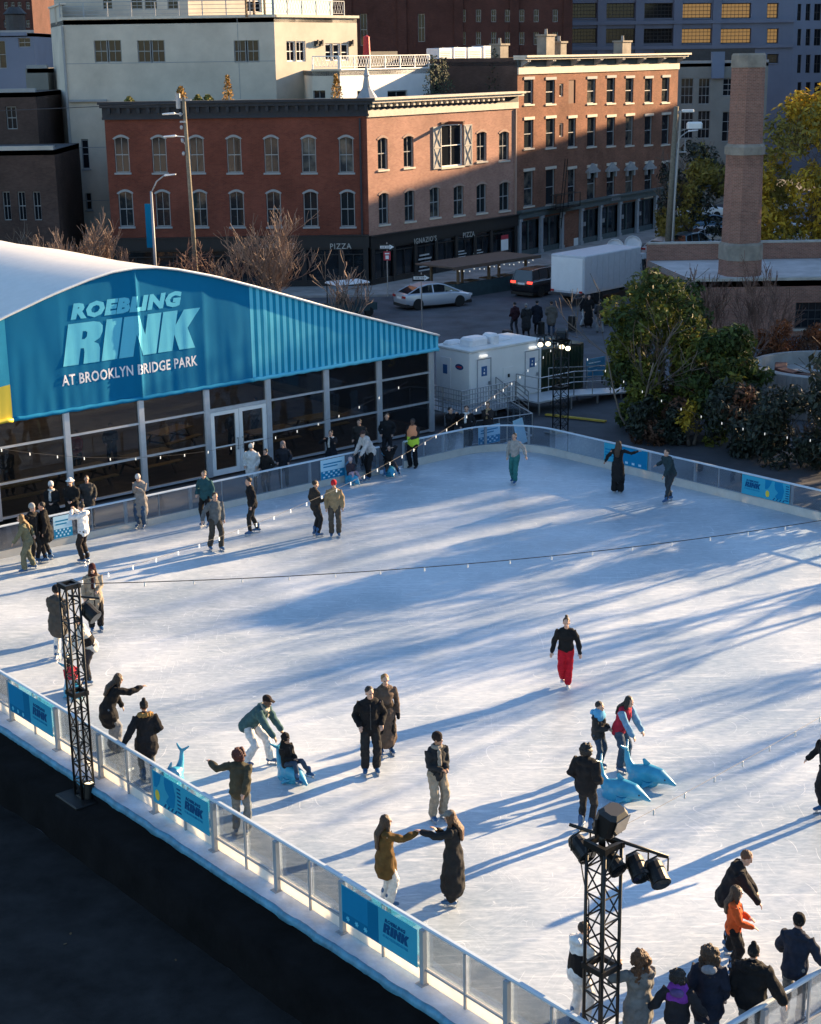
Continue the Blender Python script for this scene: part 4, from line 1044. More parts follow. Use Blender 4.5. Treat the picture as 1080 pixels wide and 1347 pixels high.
wc.box('parapet', M['cream_trim'], [(-.1, CW + .1, -.3, .16, zc - .02, zc + .16)]); wd.box('parapet', M['cream_trim'], [(.1, LD + .1, -.3, .16, zc - .02, zc + .16)])
s = onp(80, 150, C0, wc.d)[0]
wc.box('drain_pipe', M['grey_trim'], [(-.16, .0, -.05, .1, -1, zc - .4)])
wc.box('ledge', M['grey_trim'], [(.1, 2.7, -.01, .3, 11.45, 11.6)])
def railing(W, s0, s1, z0, h, mt, off=-.1, step=1.6, mesh=False, name='railing'):
    b = W.mb(); n = max(1, round((s1 - s0) / step))
    for i in range(n + 1): s = s0 + (s1 - s0) * i / n; b.bbox(s - .035, s + .035, -off - .035, -off + .035, z0, z0 + h)
    b.bbox(s0, s1, -off - .04, -off + .04, z0 + h, z0 + h + .06)
    for z in (.15, .42, .7) if not mesh else (.12,): b.bbox(s0, s1, -off - .012, -off + .012, z0 + z, z0 + z + .03)
    if mesh:
        k = int((s1 - s0) / .28)
        for i in range(k):
            a = s0 + (s1 - s0) * i / k; w_ = (s1 - s0) / k
            b.bar((a, -off, z0 + .14), (a + w_, -off, z0 + h), .02); b.bar((a + w_, -off, z0 + .14), (a, -off, z0 + h), .02)
    return b.build(name, mt, W.root)
railing(wc, -.2, CW, zc + .16, .95, M['grey_paint']); railing(wd, 0, LD - 1.3, zc + .16, .95, M['grey_paint'], mesh=True)
sd = V((-.30, .954, 0)); CL = C0 + sd * 9
wl = Wall(cream, CL, -sd); wl.face(9, -1, zc + 1.0, [], M['cream_wall']); wl.box('parapet', M['cream_trim'], [(0, 9, -.3, .1, zc + 1.0, zc + 1.12)])
CRb = C1 + dc * LD + V((-dc.y, dc.x, 0)) * 8
roof(cream, [CL, C0, C1, C1 + dc * LD, CRb, CL + V((4, 6, 0))], zc - .05, M['roof_tar']); shell(cream, [C1 + dc * LD, CRb, CL + V((4, 6, 0)), CL], -1, zc, M['cream_wall'])
P0 = ptd(78, 119.5); wp = Wall(cream, P0, V((1, 0, 0))); PL_ = ptd(252, 119.5).x - P0.x; dp = yd(38); P1 = P0 + V((PL_, 0, 0)); wq = Wall(cream, P1, dp)
hp = [rect(P0, wp.d, a, -16, c, 12) for a, c in ((135, 147), (172, 187), (190, 206), (220, 235))]
wp.face(PL_, zc - .2, zc + 5, hp, M['cream_wall'], .2, name='penthouse_wall')
for h in hp: window(wp, h, 'grey_trim', 'pane_dark', 0, None, None, 1, 1)
LQ = onp(345, 10, P1, dp)[0]; hq = [rect(P1, dp, 322, -14, 344, 16)]
wq.face(LQ, zc - .2, zc + 5, hq, M['cream_wall'], .2, name='penthouse_wall'); window(wq, hq[0], 'white_paint', 'pane_dark', 0, None, None, 2, 1)
roof(cream, [P0, P1, P1 + dp * LQ, P0 + V((2, 10, 0))], zc + 5, M['roof_tar'], name='penthouse_roof')
b = wd.mb()
for px in (342, 352, 366): s = onp(px, 20, C1, dc)[0]; b.bbox(s - .06, s + .06, 1.2, 1.32, zc, zc + 4)
b.bbox(-1.6, 1.2, .9, 1.4, zc + 3.9, zc + 4.05); b.build('pergola', M['wood'], cream)
# lower terrace block
A0 = ptd(411, 112.2); A1 = ptd(447, 111.6); annex = thing('terrace_annex', 'low white walled roof terrace with lattice railing beside the cream block', 'building', (A0.x, A0.y, 0))
d0 = (A1 - A0).normalized(); wa, wb_ = Wall(annex, A0, d0), Wall(annex, A1, dR); la, lbn = (A1 - A0).length, onp(566, 100, A1, dR)[0]; za = onp(470, 92, A1, dR)[1]
ha = [rect(A0, d0, 412, 119, 428, 130)]; hb2 = [rect(A1, dR, 470, 119, 492, 131), rect(A1, dR, 510, 119, 536, 131)]
wa.face(la, 8, za, ha, M['cream_wall']); wb_.face(lbn, 8, za, hb2, M['white_paint'])
for h in ha: window(wa, h, 'grey_trim', 'pane_dark', 0, None, None, 1, 0)
for h in hb2: window(wb_, h, 'grey_trim', 'pane_dark', 0, None, None, 1, 0)
wa.box('coping', M['cream_trim'], [(-.05, la, -.25, .08, za, za + .1)]); wb_.box('coping', M['white_paint'], [(0.05, lbn + .05, -.25, .08, za, za + .1)])
railing(wa, 0, la, za + .1, .8, M['white_paint'], mesh=True); railing(wb_, 0, lbn, za + .1, .8, M['white_paint'], mesh=True)
A2 = A1 + dR * lbn; roof(annex, [A0, A1, A2, A2 + V((-6, 7, 0)), A0 + V((-1, 6, 0))], za - .05, M['roof_tar']); shell(annex, [A2, A2 + V((-6, 7, 0)), A0 + V((-1, 6, 0)), A0], 8, za, M['cream_wall'])
# dark rear extension carrying the air conditioners
E0 = ptd(567, 119.5); ext = thing('rear_extension', 'dark brick rooftop extension below white air conditioning boxes', 'building', (E0.x, E0.y, 0))
we = Wall(ext, E0, dR); LE = onp(683, 100, E0, dR)[0]; zE = onp(640, 84, E0, dR)[1]; he = [rect(E0, dR, 572, 104, 588, 124), rect(E0, dR, 600, 106, 618, 124)]
we.face(LE, 8, zE, he, M['brick_dark'])
for h in he: window(we, h, 'grey_trim', 'pane_dark', 0, None, None, 1, 0)
E1 = E0 + dR * LE; roof(ext, [E0, E1, E1 + V((-6, 6, 0)), E0 + V((-6, 6, 0))], zE, M['roof_tar']); shell(ext, [E1, E1 + V((-6, 6, 0)), E0 + V((-6, 6, 0)), E0], 8, zE, M['brick_dark'])
we.box('fence', M['dark_grey'], [(-3.6, -.2, -3, -2.9, zE - 2, zE + 1.0)]); we.box('coping', M['grey_trim'], [(0, LE, -.2, .06, zE, zE + .08)])
def ac_unit(px0, px1, y0, y1, label, off=1.6):
    a, c, e, f = rect(E0, dR, px0, y0, px1, y1); p = E0 + dR * ((a + c) / 2) - we.out * off
    t = thing('air_conditioner', label, 'air conditioner', (p.x, p.y, zE), we.a, 'rooftop air conditioning boxes'); w_, h = c - a, f - zE
    b = MB(); b.bev((0, 0, h / 2), (w_, 1.2, h), .05); b.build('casing', M['ac_white'], t)
    b = MB(); [b.bbox(-w_ * .38, w_ * .38, -.612, -.602, h * .15 + h * .1 * k, h * .15 + h * .1 * k + .05) for k in range(7)]; b.build('grille', M['grey_trim'], t)
    b = MB(); b.lathe([(.32, h), (.32, h + .06), (.02, h + .06)], 12); b.build('fan_cowl', M['dark_grey'], t)
ac_unit(592, 609, 63, 84, 'white air conditioning box, leftmost on the dark rooftop extension'); ac_unit(611, 628, 62, 84, 'white air conditioning box, second from the left on the rooftop extension')
ac_unit(630, 648, 62, 84, 'white air conditioning box, third from the left on the rooftop extension'); ac_unit(650, 676, 60, 84, 'widest white air conditioning box at the right end of the rooftop extension')
# things on the terraces
def roof_plant(p, r, h, mt, label):
    t = thing('potted_plant', label, 'plant', p, 0, 'potted plants along the roof edge')
    b = MB(); b.lathe([(r * .5, 0), (r * .65, .3), (r * .7, .32), (r * .5, .33)], 10); b.build('pot', M['dark_grey'], t)
    b = MB(); q = random.Random(int(p[0] * 100))
    for i in range(240):
        u = q.random(); a = q.random() * 2 * pi; rr = r * sqrt(q.random()) * (1 - .75 * u); c = V((rr * cos(a), rr * sin(a), .3 + u * h)); e = V((q.gauss(0, 1), q.gauss(0, 1), q.gauss(0, 1))).normalized() * .09; g = e.orthogonal().normalized() * .06
        b.quad(c - e, c + g, c + e, c - g)
    b.build('foliage', mt, t)
zr = 11.35
MT('shrub_ochre', (0.30, 0.16, 0.03), .8, rnd=.5); MT('shrub_dark', (0.03, 0.045, 0.02), .8, rnd=.5); MT('shrub_green', (0.16, 0.15, 0.03), .8, rnd=.5)
for px, Y, r, h, mt, lab in ((237, 106, .5, .9, 'shrub_ochre', 'bushy ochre plant on the roof edge behind the wooden utility pole'), (299, 106, .42, 1.55, 'shrub_ochre', 'tall narrow ochre conifer on the red building roof edge'),
        (259, 106, .35, .35, 'shrub_green', 'small low green plant left of a pair on the roof edge'), (272, 106, .4, .35, 'shrub_green', 'small low yellow green plant on the roof edge beside the ochre conifer'), (168, 106, .35, .3, 'shrub_green', 'small low plant at the left of the red building roof'),
        (442, 107.5, .45, 1.5, 'shrub_ochre', 'rounded ochre conifer near the building corner on the roof'), (570, 113, .9, 2.6, 'shrub_dark', 'dark green conifer on the roof behind the lit cornice'), (583, 114, .9, 2.4, 'shrub_dark', 'second dark conifer on the roof behind the lit cornice'), (652, 118, .9, 3.0, 'shrub_dark', 'dark pointed conifer on the roof left of the four storey building')):
    p = ptd(px, Y); roof_plant((p.x, p.y, zr), r, h, M[mt], lab)
p = ptd(483, 118); t = thing('closed_parasol', 'bright red closed parasol standing on the roof terrace', 'parasol', (p.x, p.y, za - .05)); hq_ = zat(483, 45, p) - za
b = MB(); b.tube([(0, 0, 0), (0, 0, hq_ * .4)], .04, 6); b.build('pole', M['steel'], t); b = MB(); b.lathe([(.30, hq_ * .35), (.26, hq_ * .5), (.22, hq_ * .95), (.02, hq_)], 8); b.build('canopy', M['red_paint'], t)
p = ptd(482, 108); t = thing('roof_finial', 'pale pyramid shaped roof ornament at the corner of the red building', 'ornament', (p.x, p.y, 11.35)); b = MB(); b.lathe([(.75, 0), (.72, .25), (.28, .9), (.16, 1.6), (.2, 1.7), (.14, 1.85), (.04, 2.3)], 10); b.build('spire', M['grey_paint'], t)
b = MB(); b.lathe([(.85, -.03), (.85, .08)], 10); b.build('base', M['concrete'], t)

# ---------------- far buildings
def block(name, label, px0, px1, Y, ytop, mt, wins, depth=18, frame='grey_trim', pane='pane_dark', yaw=90, cat='building', z0=-1, vb=1, hb=1, base=None):
    p0 = ptd(px0, Y); d = yd(yaw); t = thing(name, label, cat, (p0.x, p0.y, 0)); W = Wall(t, p0, d); L = onp(px1, 60, p0, d)[0]; zt_ = onp((px0 + px1) / 2, ytop, p0, d)[1]
    hs = [rect(p0, d, *q) for q in wins]; W.face(L, z0, zt_, hs, mt, .3)
    for h in hs: window(W, h, frame, pane, 0, None, None, vb, hb, depth=.2)
    p1 = p0 + d * L; n = V((-d.y, d.x, 0)) * depth
    roof(t, [p0, p1, p1 + n, p0 + n], zt_ - .02, M['roof_tar']); shell(t, [p1, p1 + n, p0 + n, p0], z0, zt_, mt); W.box('coping', M['grey_trim'], [(0, L, -.3, .12, zt_, zt_ + .25)])
    return t, W, L, zt_
wins = [(474, 18, 483, 60), (550, 18, 559, 55)]
wins += [(x, y, x + 7, y + 17) for x in (606, 626, 646, 664, 683, 702, 727) for y in (-20, 12, 42)]
brn, Wb_, Lb_, zb_ = block('brown_warehouse', 'large dark brown brick warehouse filling the background behind the terraces', 440, 752, 168, -150, M['brick_far'], wins, 25)
Wb_.box('pilaster', M['brick_far'], [(s, s + .9, 0, .18, -1, zb_ - .5) for s in (1.0, 6.5, 12.2, 17.8, 23.2)], uv=True)
wins, lit = [], []
for r_, (y0, y1) in enumerate(((-62, -42), (-29, -9), (4, 24), (37.5, 57), (71, 83))):
    for i, (a, c) in enumerate(((752, 785), (797, 835), (846, 885), (896, 936), (947, 988), (1009, 1024))): wins.append((a, y0, c, y1)); lit.append(r_ in (2, 3) and i > 2)
p0 = ptd(735, 195); blue = thing('blue_grey_tower', 'tall blue grey concrete building with rows of wide windows, some lit warm orange', 'building', (p0.x, p0.y, 0)); W = Wall(blue, p0, V((1, 0, 0))); L = onp(1043, 60, p0, W.d)[0]; zt_ = onp(900, -90, p0, W.d)[1]
hs = [rect(p0, W.d, *q) for q in wins]; W.face(L, -1, zt_, hs, M['blue_wall'], .5)
for h, l in zip(hs, lit):
    o = window(W, h, 'dark_grey', 'lit_window' if l else 'pane_dark', 0, 'blue_wall', None, 7 if h[1] - h[0] > 2 else 2, 3, depth=.4, ft=.1)
W.box('pier', M['blue_wall'], [(onp(x, 60, p0, W.d)[0] - .5, onp(x, 60, p0, W.d)[0] + .5, 0, .3, -1, zt_) for x in (745, 791, 840.5, 890.5, 941.5)])
W.box('string_course', M['blue_wall'], [(0, L, .301, .42, onp(900, y, p0, W.d)[1] - .2, onp(900, y, p0, W.d)[1] + .2) for y in (29, 62)])
p1 = p0 + V((L, 0, 0)); d2 = yd(62); W2 = Wall(blue, p1, d2); hs = [rect(p1, d2, x, y, x + w_, y + h) for x, w_ in ((1049, 5), (1060, 6), (1071, 9), (1086, 10)) for y, h in ((5, 22), (38, 22), (72, 24), (108, 22))]
W2.face(34, -1, zt_, hs, M['blue_wall'], .4)
for h in hs: window(W2, h, 'dark_grey', 'pane_dark', 0, None, None, 1, 1)
roof(blue, [p0, p1, p1 + d2 * 34, p0 + V((0, 30, 0))], zt_, M['roof_tar']); shell(blue, [p1 + d2 * 34, p0 + V((0, 30, 0)), p0], -1, zt_, M['blue_wall'])
wins = [(896, 103, 912, 137), (919, 103, 934, 137), (951, 103, 973, 126), (896, 146, 912, 182), (918, 146, 934, 182), (950, 147, 973, 186), (984, 103, 1000, 126)]
tanb, Wt, Lt, zt2 = block('tan_loft_building', 'tan loft building with dark tall windows between the row building and brick chimney', 866, 1012, 158, 83, M['tan_wall'], wins, 14, vb=2, hb=2)
Wt.box('pier', M['blue_wall'], [(onp(936, 80, Wt.p0, Wt.d)[0], onp(952, 80, Wt.p0, Wt.d)[0], -.4, .5, onp(944, 103, Wt.p0, Wt.d)[1], onp(944, 68, Wt.p0, Wt.d)[1])])
Wt.box('attic_storey', M['dark_grey'], [(.3, Lt - .5, -5, -4, zt2, zt2 + 1.3)])
wins = [(x, y, x + 5, y + 10) for x in (5, 14, 23, 34) for y in (2, 26)]
block('red_far_building', 'dark red brick building with small windows in the far left corner', -60, 46, 172, -60, M['brick_far'], wins + [(x, -22, x + 5, -10) for x in (5, 14, 23, 34)], 18)
block('pale_blue_shed', 'pale blue flat roofed building below the dark red one at the far left', -60, 45, 150, 44, M['blue_wall'], [(24, 50, 40, 62), (-10, 54, 8, 90)], 10)
block('grey_narrow_building', 'narrow pale grey rendered building beside the cream apartment block', 36, 60, 122, 90, M['tan_wall'], [(44, 140, 50, 165), (44, 220, 50, 245)], 10)
g_, Wg, Lg, zg_ = block('dark_flat_building', 'dark flat roofed building above the brick garage at the left edge', -60, 42, 112, 122, M['brick_dark'], [(-20, 140, -6, 170), (8, 140, 22, 170)], 9)
g_, Wg, Lg, zg_ = block('brick_garage', 'low dark brick garage with pale roof edge at the left behind the tent', -60, 61, 103, 198, M['brick_dark'], [(4, 252, 14, 290), (24, 252, 34, 290), (44, 252, 54, 290)], 8)
Wg.box('parapet', M['pale_concrete'], [(0, Lg, .121, .25, zg_, zg_ + .26)])
t = thing('roof_tank', 'dark rooftop fan unit on the pale blue flat roof at far left', 'roof unit', (*ptd(26, 151)[:2], onp(20, 44, ptd(-60, 150), V((1, 0, 0)))[1])); b = MB(); b.lathe([(.9, 0), (.9, 1.6), (1.1, 1.7), (.5, 2.3)], 12); b.build('drum', M['dark_grey'], t); b = MB(); b.box((0, 0, -.05), (2.4, 2.4, .3)); b.build('base', M['blue_wall'], t)

# ---------------- brick chimney and the low brick building it rises from
CB = G(985, 440, ZG); chd = CB.y
lowp = ptd(925, chd - .6); low = thing('low_brick_building', 'low brick building with pale flat roof below the tall chimney', 'building', (lowp.x, lowp.y, 0)); Wlo = Wall(low, lowp, V((1, 0, 0)))
zlo = onp(1000, 369, lowp, Wlo.d)[1]; Llo = 30
hs = [rect(lowp, Wlo.d, 1046, 398, 1082, 432)]
Wlo.face(Llo, -1, zlo, hs, M['brick_chim'], .2)
for h in hs: window(Wlo, h, 'dark_grey', 'pane_dark', 0, 'stone', None, 3, 2)
Wlo.box('coping', M['stone'], [(-.1, Llo, -.35, .12, zlo, zlo + .14)])
q0 = lowp + V((-1.2, 9, 0)); roof(low, [lowp, lowp + V((Llo, 0, 0)), lowp + V((Llo, 9, 0)), q0], zlo - .02, M['roof_pale']); shell(low, [lowp + V((Llo, 0, 0)), lowp + V((Llo, 9, 0)), q0, lowp], -1, zlo, M['brick_chim'])
Wq = Wall(low, q0, V((1, 0, 0))); Wq.box('back_parapet', M['brick_chim'], [(0, Llo, -.4, 0, zlo - .5, zlo + .9)], uv=True); Wq.box('coping', M['stone'], [(0, Llo, -.45, .06, zlo + .9, zlo + 1.0)])
CC = ptd(984, chd + 2.0); chim = thing('brick_chimney', 'tall octagonal brick chimney with stone bands rising from the low brick building', 'chimney', (CC.x, CC.y, zlo - .1))
zz_ = [zat(985, y, CC) - zlo + .1 for y in (363, 318, 203, 190, 88, 70)]
hwid = lambda px: px * CC.y / 2181 / 2
def octa(w_, z, c=.32): r, k = w_, w_ * (1 - c * 1.4); return [(r, -k, z), (r, k, z), (k, r, z), (-k, r, z), (-r, k, z), (-r, -k, z), (-k, -r, z), (k, -r, z)]
b = MB(); b.X = Matrix.Rotation(.25, 4, 'Z'); b.rings([octa(hwid(51), 0), octa(hwid(50), zz_[1] - .2)]); b.build('plinth', M['brick_chim'], chim, uv=True)
b = MB(); b.X = Matrix.Rotation(.25, 4, 'Z'); b.rings([octa(hwid(52), zz_[1] - .9), octa(hwid(52), zz_[1] - .12), octa(hwid(46), zz_[1])]); b.build('stone_band', M['limestone'], chim)
b = MB(); b.X = Matrix.Rotation(.25, 4, 'Z'); b.rings([octa(hwid(46), zz_[1] - .05), octa(hwid(43), zz_[2])]); b.build('shaft', M['brick_chim'], chim, uv=True)
b = MB(); b.X = Matrix.Rotation(.25, 4, 'Z'); b.rings([octa(hwid(47), zz_[2]), octa(hwid(47), zz_[3] - .1), octa(hwid(41), zz_[3] + .05)]); b.build('stone_band', M['limestone'], chim)
b = MB(); b.X = Matrix.Rotation(.25, 4, 'Z'); b.rings([octa(hwid(40), zz_[3]), octa(hwid(38), zz_[4])]); b.build('shaft', M['brick_chim'], chim, uv=True)
b = MB(); b.X = Matrix.Rotation(.25, 4, 'Z'); b.rings([octa(hwid(40), zz_[4] - .02), octa(hwid(39), zz_[5] - .1), octa(hwid(36), zz_[5])]); b.build('cap', M['limestone'], chim)

# ---------------- large building outside the frame whose roof edge puts the street in shade
p = [V((55.9, 143.1, 0)), V((82, 120.0, 0)), V((106, 175, 0)), V((79.5, 198, 0))]
wh = thing('brick_warehouse', 'tall brick warehouse across the street beyond the right edge of the picture', 'building', (p[0].x, p[0].y, 0))
shell(wh, p + [p[0]], -1, 24.0, M['brick_far']); roof(wh, p, 23.9, M['roof_tar'])
dW = (p[1] - p[0]).normalized(); Wh = Wall(wh, p[0], dW)
for i in range(8):
    for j in range(4): window(Wh, (2 + 4 * i, 3.6 + 4 * i, 2.5 + 4.5 * j, 5 + 4.5 * j), 'grey_trim', 'pane_dark', 0, 'stone', None, 1, 1, depth=-.05)
SHADE_B = [(73, 32, 1.0, 1), (74, 28, .95, 2), (73, 40, 1.1, 3), (47, 27.5, .62, 4), (45.5, 24.5, .5, 5), (47.5, 21.6, .66, 2.5), (45.2, 19, .45, .4), (48, 16.2, .6, 1.9), (45.5, 13.4, .48, 3.1), (49, 10.5, .62, 5.2), (50, 29.6, .6, .8), (53, 25.8, .7, 3.7), (92, 26, 1.5, 2.2), (95, 31, 1.6, 3.3), (97, 35.5, 1.6, .6)]
SHADE_E = [(45.5, 27.8, .62, 1), (45.8, 22.9, .5, 2), (46.4, 17.8, .55, 3), (45.6, 15.0, .36, 4), (46.2, 11.6, .55, 5), (73, 35.5, 1.4, 1.4), (100, 44.5, 3.7, 2), (104, 50, 3.8, 5)]  # last two are oversized unseen trees added to shade the tent gable

# ================================================================== vegetation
MT('bark', (0.09, 0.07, 0.055), .95, var=.3, vscale=4); MT('bark_pale', (0.19, 0.15, 0.12), .95, var=.3, vscale=4); MT('bark_red', (0.12, 0.07, 0.055), .95, var=.3, vscale=4)
MT('twig_tan', (0.22, 0.155, 0.12), .9, rnd=.35); MT('twig_red', (0.15, 0.085, 0.065), .9, rnd=.35); MT('twig_grey', (0.14, 0.11, 0.09), .9, rnd=.3)
MT('leaf_green', (0.125, 0.135, 0.026), .6, rnd=.65, trans=.3, spec=.25); MT('leaf_deep', (0.048, 0.072, 0.020), .6, rnd=.6, trans=.25, spec=.25); MT('leaf_dark', (0.024, 0.032, 0.020), .55, rnd=.6, trans=.15)
MT('leaf_yellow', (0.50, 0.33, 0.03), .7, rnd=.5, trans=.35); MT('leaf_olive', (0.24, 0.20, 0.04), .7, rnd=.5, trans=.3); MT('leaf_orange', (0.26, 0.085, 0.03), .8, rnd=.5, trans=.3); MT('leaf_brown', (0.12, 0.055, 0.03), .8, rnd=.5, trans=.2)
def grow(seed, H, spread, stems=1, levels=4, split=3, r0=.1, lean=.25, minr=.012, first=.3, up=.25):
    """branch skeleton -> (thick tubes, thin tubes); each (points, radii)"""
    q = random.Random(seed); thick, thin = [], []
    def br(p, d, L, r, lv):
        n = 4; pts, rad = [p], [r]; x = p
        for i in range(n):
            d = (d + V((q.gauss(0, .13), q.gauss(0, .13), q.gauss(up * .2, .08)))).normalized(); x = x + d * (L / n); pts.append(x); rad.append(max(minr, r * (1 - .55 * (i + 1) / n)))
        (thick if r > .035 else thin).append((pts, rad))
        if lv <= 0: return
        for k in range(split + (1 if q.random() < .5 else 0)):
            u = first + (1 - first) * q.random(); i = min(n - 1, int(u * n)); b_ = pts[i].lerp(pts[i + 1], u * n - i)
            a = q.random() * 2 * pi; e = d.orthogonal().normalized(); e = Matrix.Rotation(a, 3, d) @ e
            dd = (d * (1 - spread * .6) + e * spread * (.6 + .6 * q.random()) + V((0, 0, up))).normalized()
            br(b_, dd, L * (.52 + .25 * q.random()), max(minr, rad[i] * .55), lv - 1)
    for s in range(stems):
        a = 2 * pi * s / max(1, stems) + q.random(); l = lean * (.4 + q.random()) if stems > 1 else lean * .3
        br(V((.12 * cos(a), .12 * sin(a), 0)) if stems > 1 else V((0, 0, 0)), V((l * cos(a), l * sin(a), 1)).normalized(), H * .55, r0, levels)
    return thick, thin
def fit(sk, H):
    zm = max(p.z for t in sk for pts, r in t for p in pts) or 1; k = H / zm
    return [[([p * k for p in pts], r) for pts, r in t] for t in sk]
def bare_tree(p, H, label, seed, tm, bk, group='bare trees around the rink and street', **kw):
    t = thing('bare_tree', label, 'tree', p, 0, group); thick, thin = fit(grow(seed, H, **kw), H)
    b = MB(); [b.tube(pts, r, 6) for pts, r in thick]; b.build('trunk', M[bk], t, smooth=True)
    b = MB(); [b.tube(pts, r, 3, False) for pts, r in thin]; b.build('crown', M[tm], t); return t
def leaves(b, blobs, n, size, q, droop=.2):
    tot = sum(r ** 2 for c, r in blobs)
    for c, r in blobs:
        for i in range(int(n * r * r / tot)):
            d = V((q.gauss(0, 1), q.gauss(0, 1), q.gauss(0, 1))).normalized(); x = V(c) + d * r * (.55 + .5 * q.random()) * V((1, 1, .85)).length / 1.65
            nn = (d * .7 + V((q.gauss(0, .6), q.gauss(0, .6), q.gauss(.3, .5)))).normalized(); e = nn.orthogonal().normalized(); e = Matrix.Rotation(q.random() * 6.28, 3, nn) @ e; g = nn.cross(e)
            s = size * (.4 + 1.2 * q.random()); b.add([x - e * s, x + g * s * .42 + nn * s * .1, x + e * s, x - g * s * .42 + nn * s * .1], [(0, 1, 2, 3)])
def leafy(p, shape, n, size, label, seed, mt, bk='bark', name='evergreen_tree', cat='tree', group=None, blobr=(.45, .85), nb=40, mt2=None, frac2=.2, trunk=True, sk=None):
    """shape: (rx, ry, z0, z1, top power); crown of leaf clumps spread over an uneven ellipsoid"""
    t = thing(name, label, cat, p, 0, group); q = random.Random(seed); rx, ry, z0, z1, pw = shape; bl = []
    for i in range(nb):
        u = q.random(); a = q.random() * 2 * pi; w_ = (sin(pi * min(1, .12 + u * .88)) ** pw) * (.55 + .5 * q.random())
        bl.append((V((rx * w_ * cos(a), ry * w_ * sin(a), z0 + (z1 - z0) * u)), blobr[0] + (blobr[1] - blobr[0]) * q.random()))
    H = z1
    thick, thin = fit(grow(seed + 5, H, **(sk or dict(spread=.6, stems=2, levels=3, split=3, r0=.10, lean=.35))), H * .93)
    if trunk:
        b = MB(); [b.tube(pts, r, 5) for pts, r in thick]; [b.tube(pts, r, 3, False) for pts, r in thin]; b.build('trunk', M[bk], t, smooth=True)
    k = int(nb * (1 - frac2)) if mt2 else nb
    b = MB(); leaves(b, bl[:k], n, size, q); b.build('crown', M[mt], t)
    if mt2: b = MB(); leaves(b, bl[k:], int(n * frac2), size, q); b.build('crown', M[mt2], t)
    return t
def atpx(px, Y, z=ZG): v = ptd(px, Y); v.z = z; return v
bare_tree(atpx(80, 88), 6.6, 'pale tan bare tree with upright twigs in front of the cream block', 3, 'twig_tan', 'bark_pale', spread=.55, stems=5, levels=4, split=3, r0=.07, lean=.5, minr=.013, up=.45)
bare_tree(atpx(122, 90), 6.0, 'smaller pale bare tree just left of the red brick building', 13, 'twig_tan', 'bark_pale', spread=.5, stems=4, levels=4, split=3, r0=.06, lean=.4, minr=.013, up=.45)
bare_tree(atpx(252, 84), 5.9, 'reddish bare spreading tree beside the wooden utility pole', 23, 'twig_red', 'bark_red', spread=.85, stems=4, levels=4, split=3, r0=.07, lean=.7, minr=.013, up=.2)
bare_tree(atpx(335, 82), 7.0, 'dense tan bare tree with a rounded crown behind the tent roof', 31, 'twig_tan', 'bark_pale', spread=.6, stems=4, levels=4, split=4, r0=.06, lean=.4, minr=.012, up=.35)
bare_tree(atpx(436, 79), 5.4, 'small sparse pale bare tree in front of the pizza shop, behind the striped gable', 44, 'twig_tan', 'bark_pale', spread=.6, stems=3, levels=3, split=3, r0=.06, lean=.5, minr=.016, up=.3)
bare_tree(atpx(30, 92), 5.6, 'thin dark bare tree before the brick garage at far left', 51, 'twig_grey', 'bark', spread=.6, stems=3, levels=3, split=3, r0=.06, lean=.4, minr=.018, up=.3)
leafy((9.6, 61.6, ZG), (2.0, 1.7, .2, 6.0, .55), 9000, .115, 'large broadleaf evergreen tree with sunlit top behind the far right barrier', 101, 'leaf_green', nb=74, mt2='leaf_deep', frac2=.4, blobr=(.28, .62))
leafy((12.0, 59.8, ZG), (1.6, 1.4, .2, 4.2, .5), 7000, .12, 'glossy green bushy evergreen right of the largest tree, beside the concrete ring', 111, 'leaf_deep', nb=54, mt2='leaf_green', frac2=.3, blobr=(.28, .6))
leafy((14.2, 55.9, ZG), (1.9, 1.2, .1, 2.5, .35), 7500, .10, 'dark low evergreen bush behind the barrier at the right edge of the picture', 121, 'leaf_dark', nb=34, blobr=(.4, .7), name='evergreen_bush', cat='bush')
leafy((12.1, 57.6, ZG), (1.3, .9, .1, 2.3, .35), 5000, .10, 'dark low bush behind the barrier between the green evergreen and the right edge bush', 131, 'leaf_dark', nb=26, blobr=(.35, .6), name='evergreen_bush', cat='bush', mt2='leaf_brown', frac2=.15)
leafy((10.9, 68.4, ZG), (2.0, 1.8, .2, 5.0, .5), 4200, .13, 'added evergreen shading the trailer side, half hidden behind the largest evergreen beside the ramp', 107, 'leaf_deep', nb=36, mt2='leaf_green', frac2=.4, blobr=(.4, .8))  # added, mostly hidden, to keep the sun off the trailer's long side
leafy((9.6, 59.6, ZG), (1.2, .7, .1, 1.7, .35), 3600, .09, 'dark brownish low bush at the foot of the largest evergreen, next to the barrier', 141, 'leaf_dark', nb=22, blobr=(.3, .5), name='evergreen_bush', cat='bush', mt2='leaf_brown', frac2=.35)
leafy((11.4, 62.6, ZG), (.8, .8, 1.2, 3.6, .6), 2200, .085, 'small orange brown leafed shrub between the two large evergreens', 151, 'leaf_orange', 'bark_red', nb=16, blobr=(.3, .5), name='autumn_shrub', cat='shrub', mt2='leaf_brown', frac2=.4)
leafy((10.7, 58.9, ZG), (.4, .4, .6, 1.5, .6), 420, .085, 'tiny yellow leafed shrub low between the large evergreens by the barrier', 155, 'leaf_yellow', 'bark', nb=7, blobr=(.2, .32), name='autumn_shrub', cat='shrub')
bare_tree((14.2, 68.5, ZG), 6.1, 'reddish bare tree with upright fine twigs in front of the chimney base', 61, 'twig_red', 'bark_red', spread=.5, stems=4, levels=4, split=3, r0=.07, lean=.45, minr=.011, up=.4)
bare_tree((17.0, 74.0, ZG), 4.6, 'small brown bare tree right of the chimney base at the picture edge', 71, 'twig_red', 'bark_red', spread=.6, stems=3, levels=3, split=3, r0=.06, lean=.5, minr=.013, up=.3)
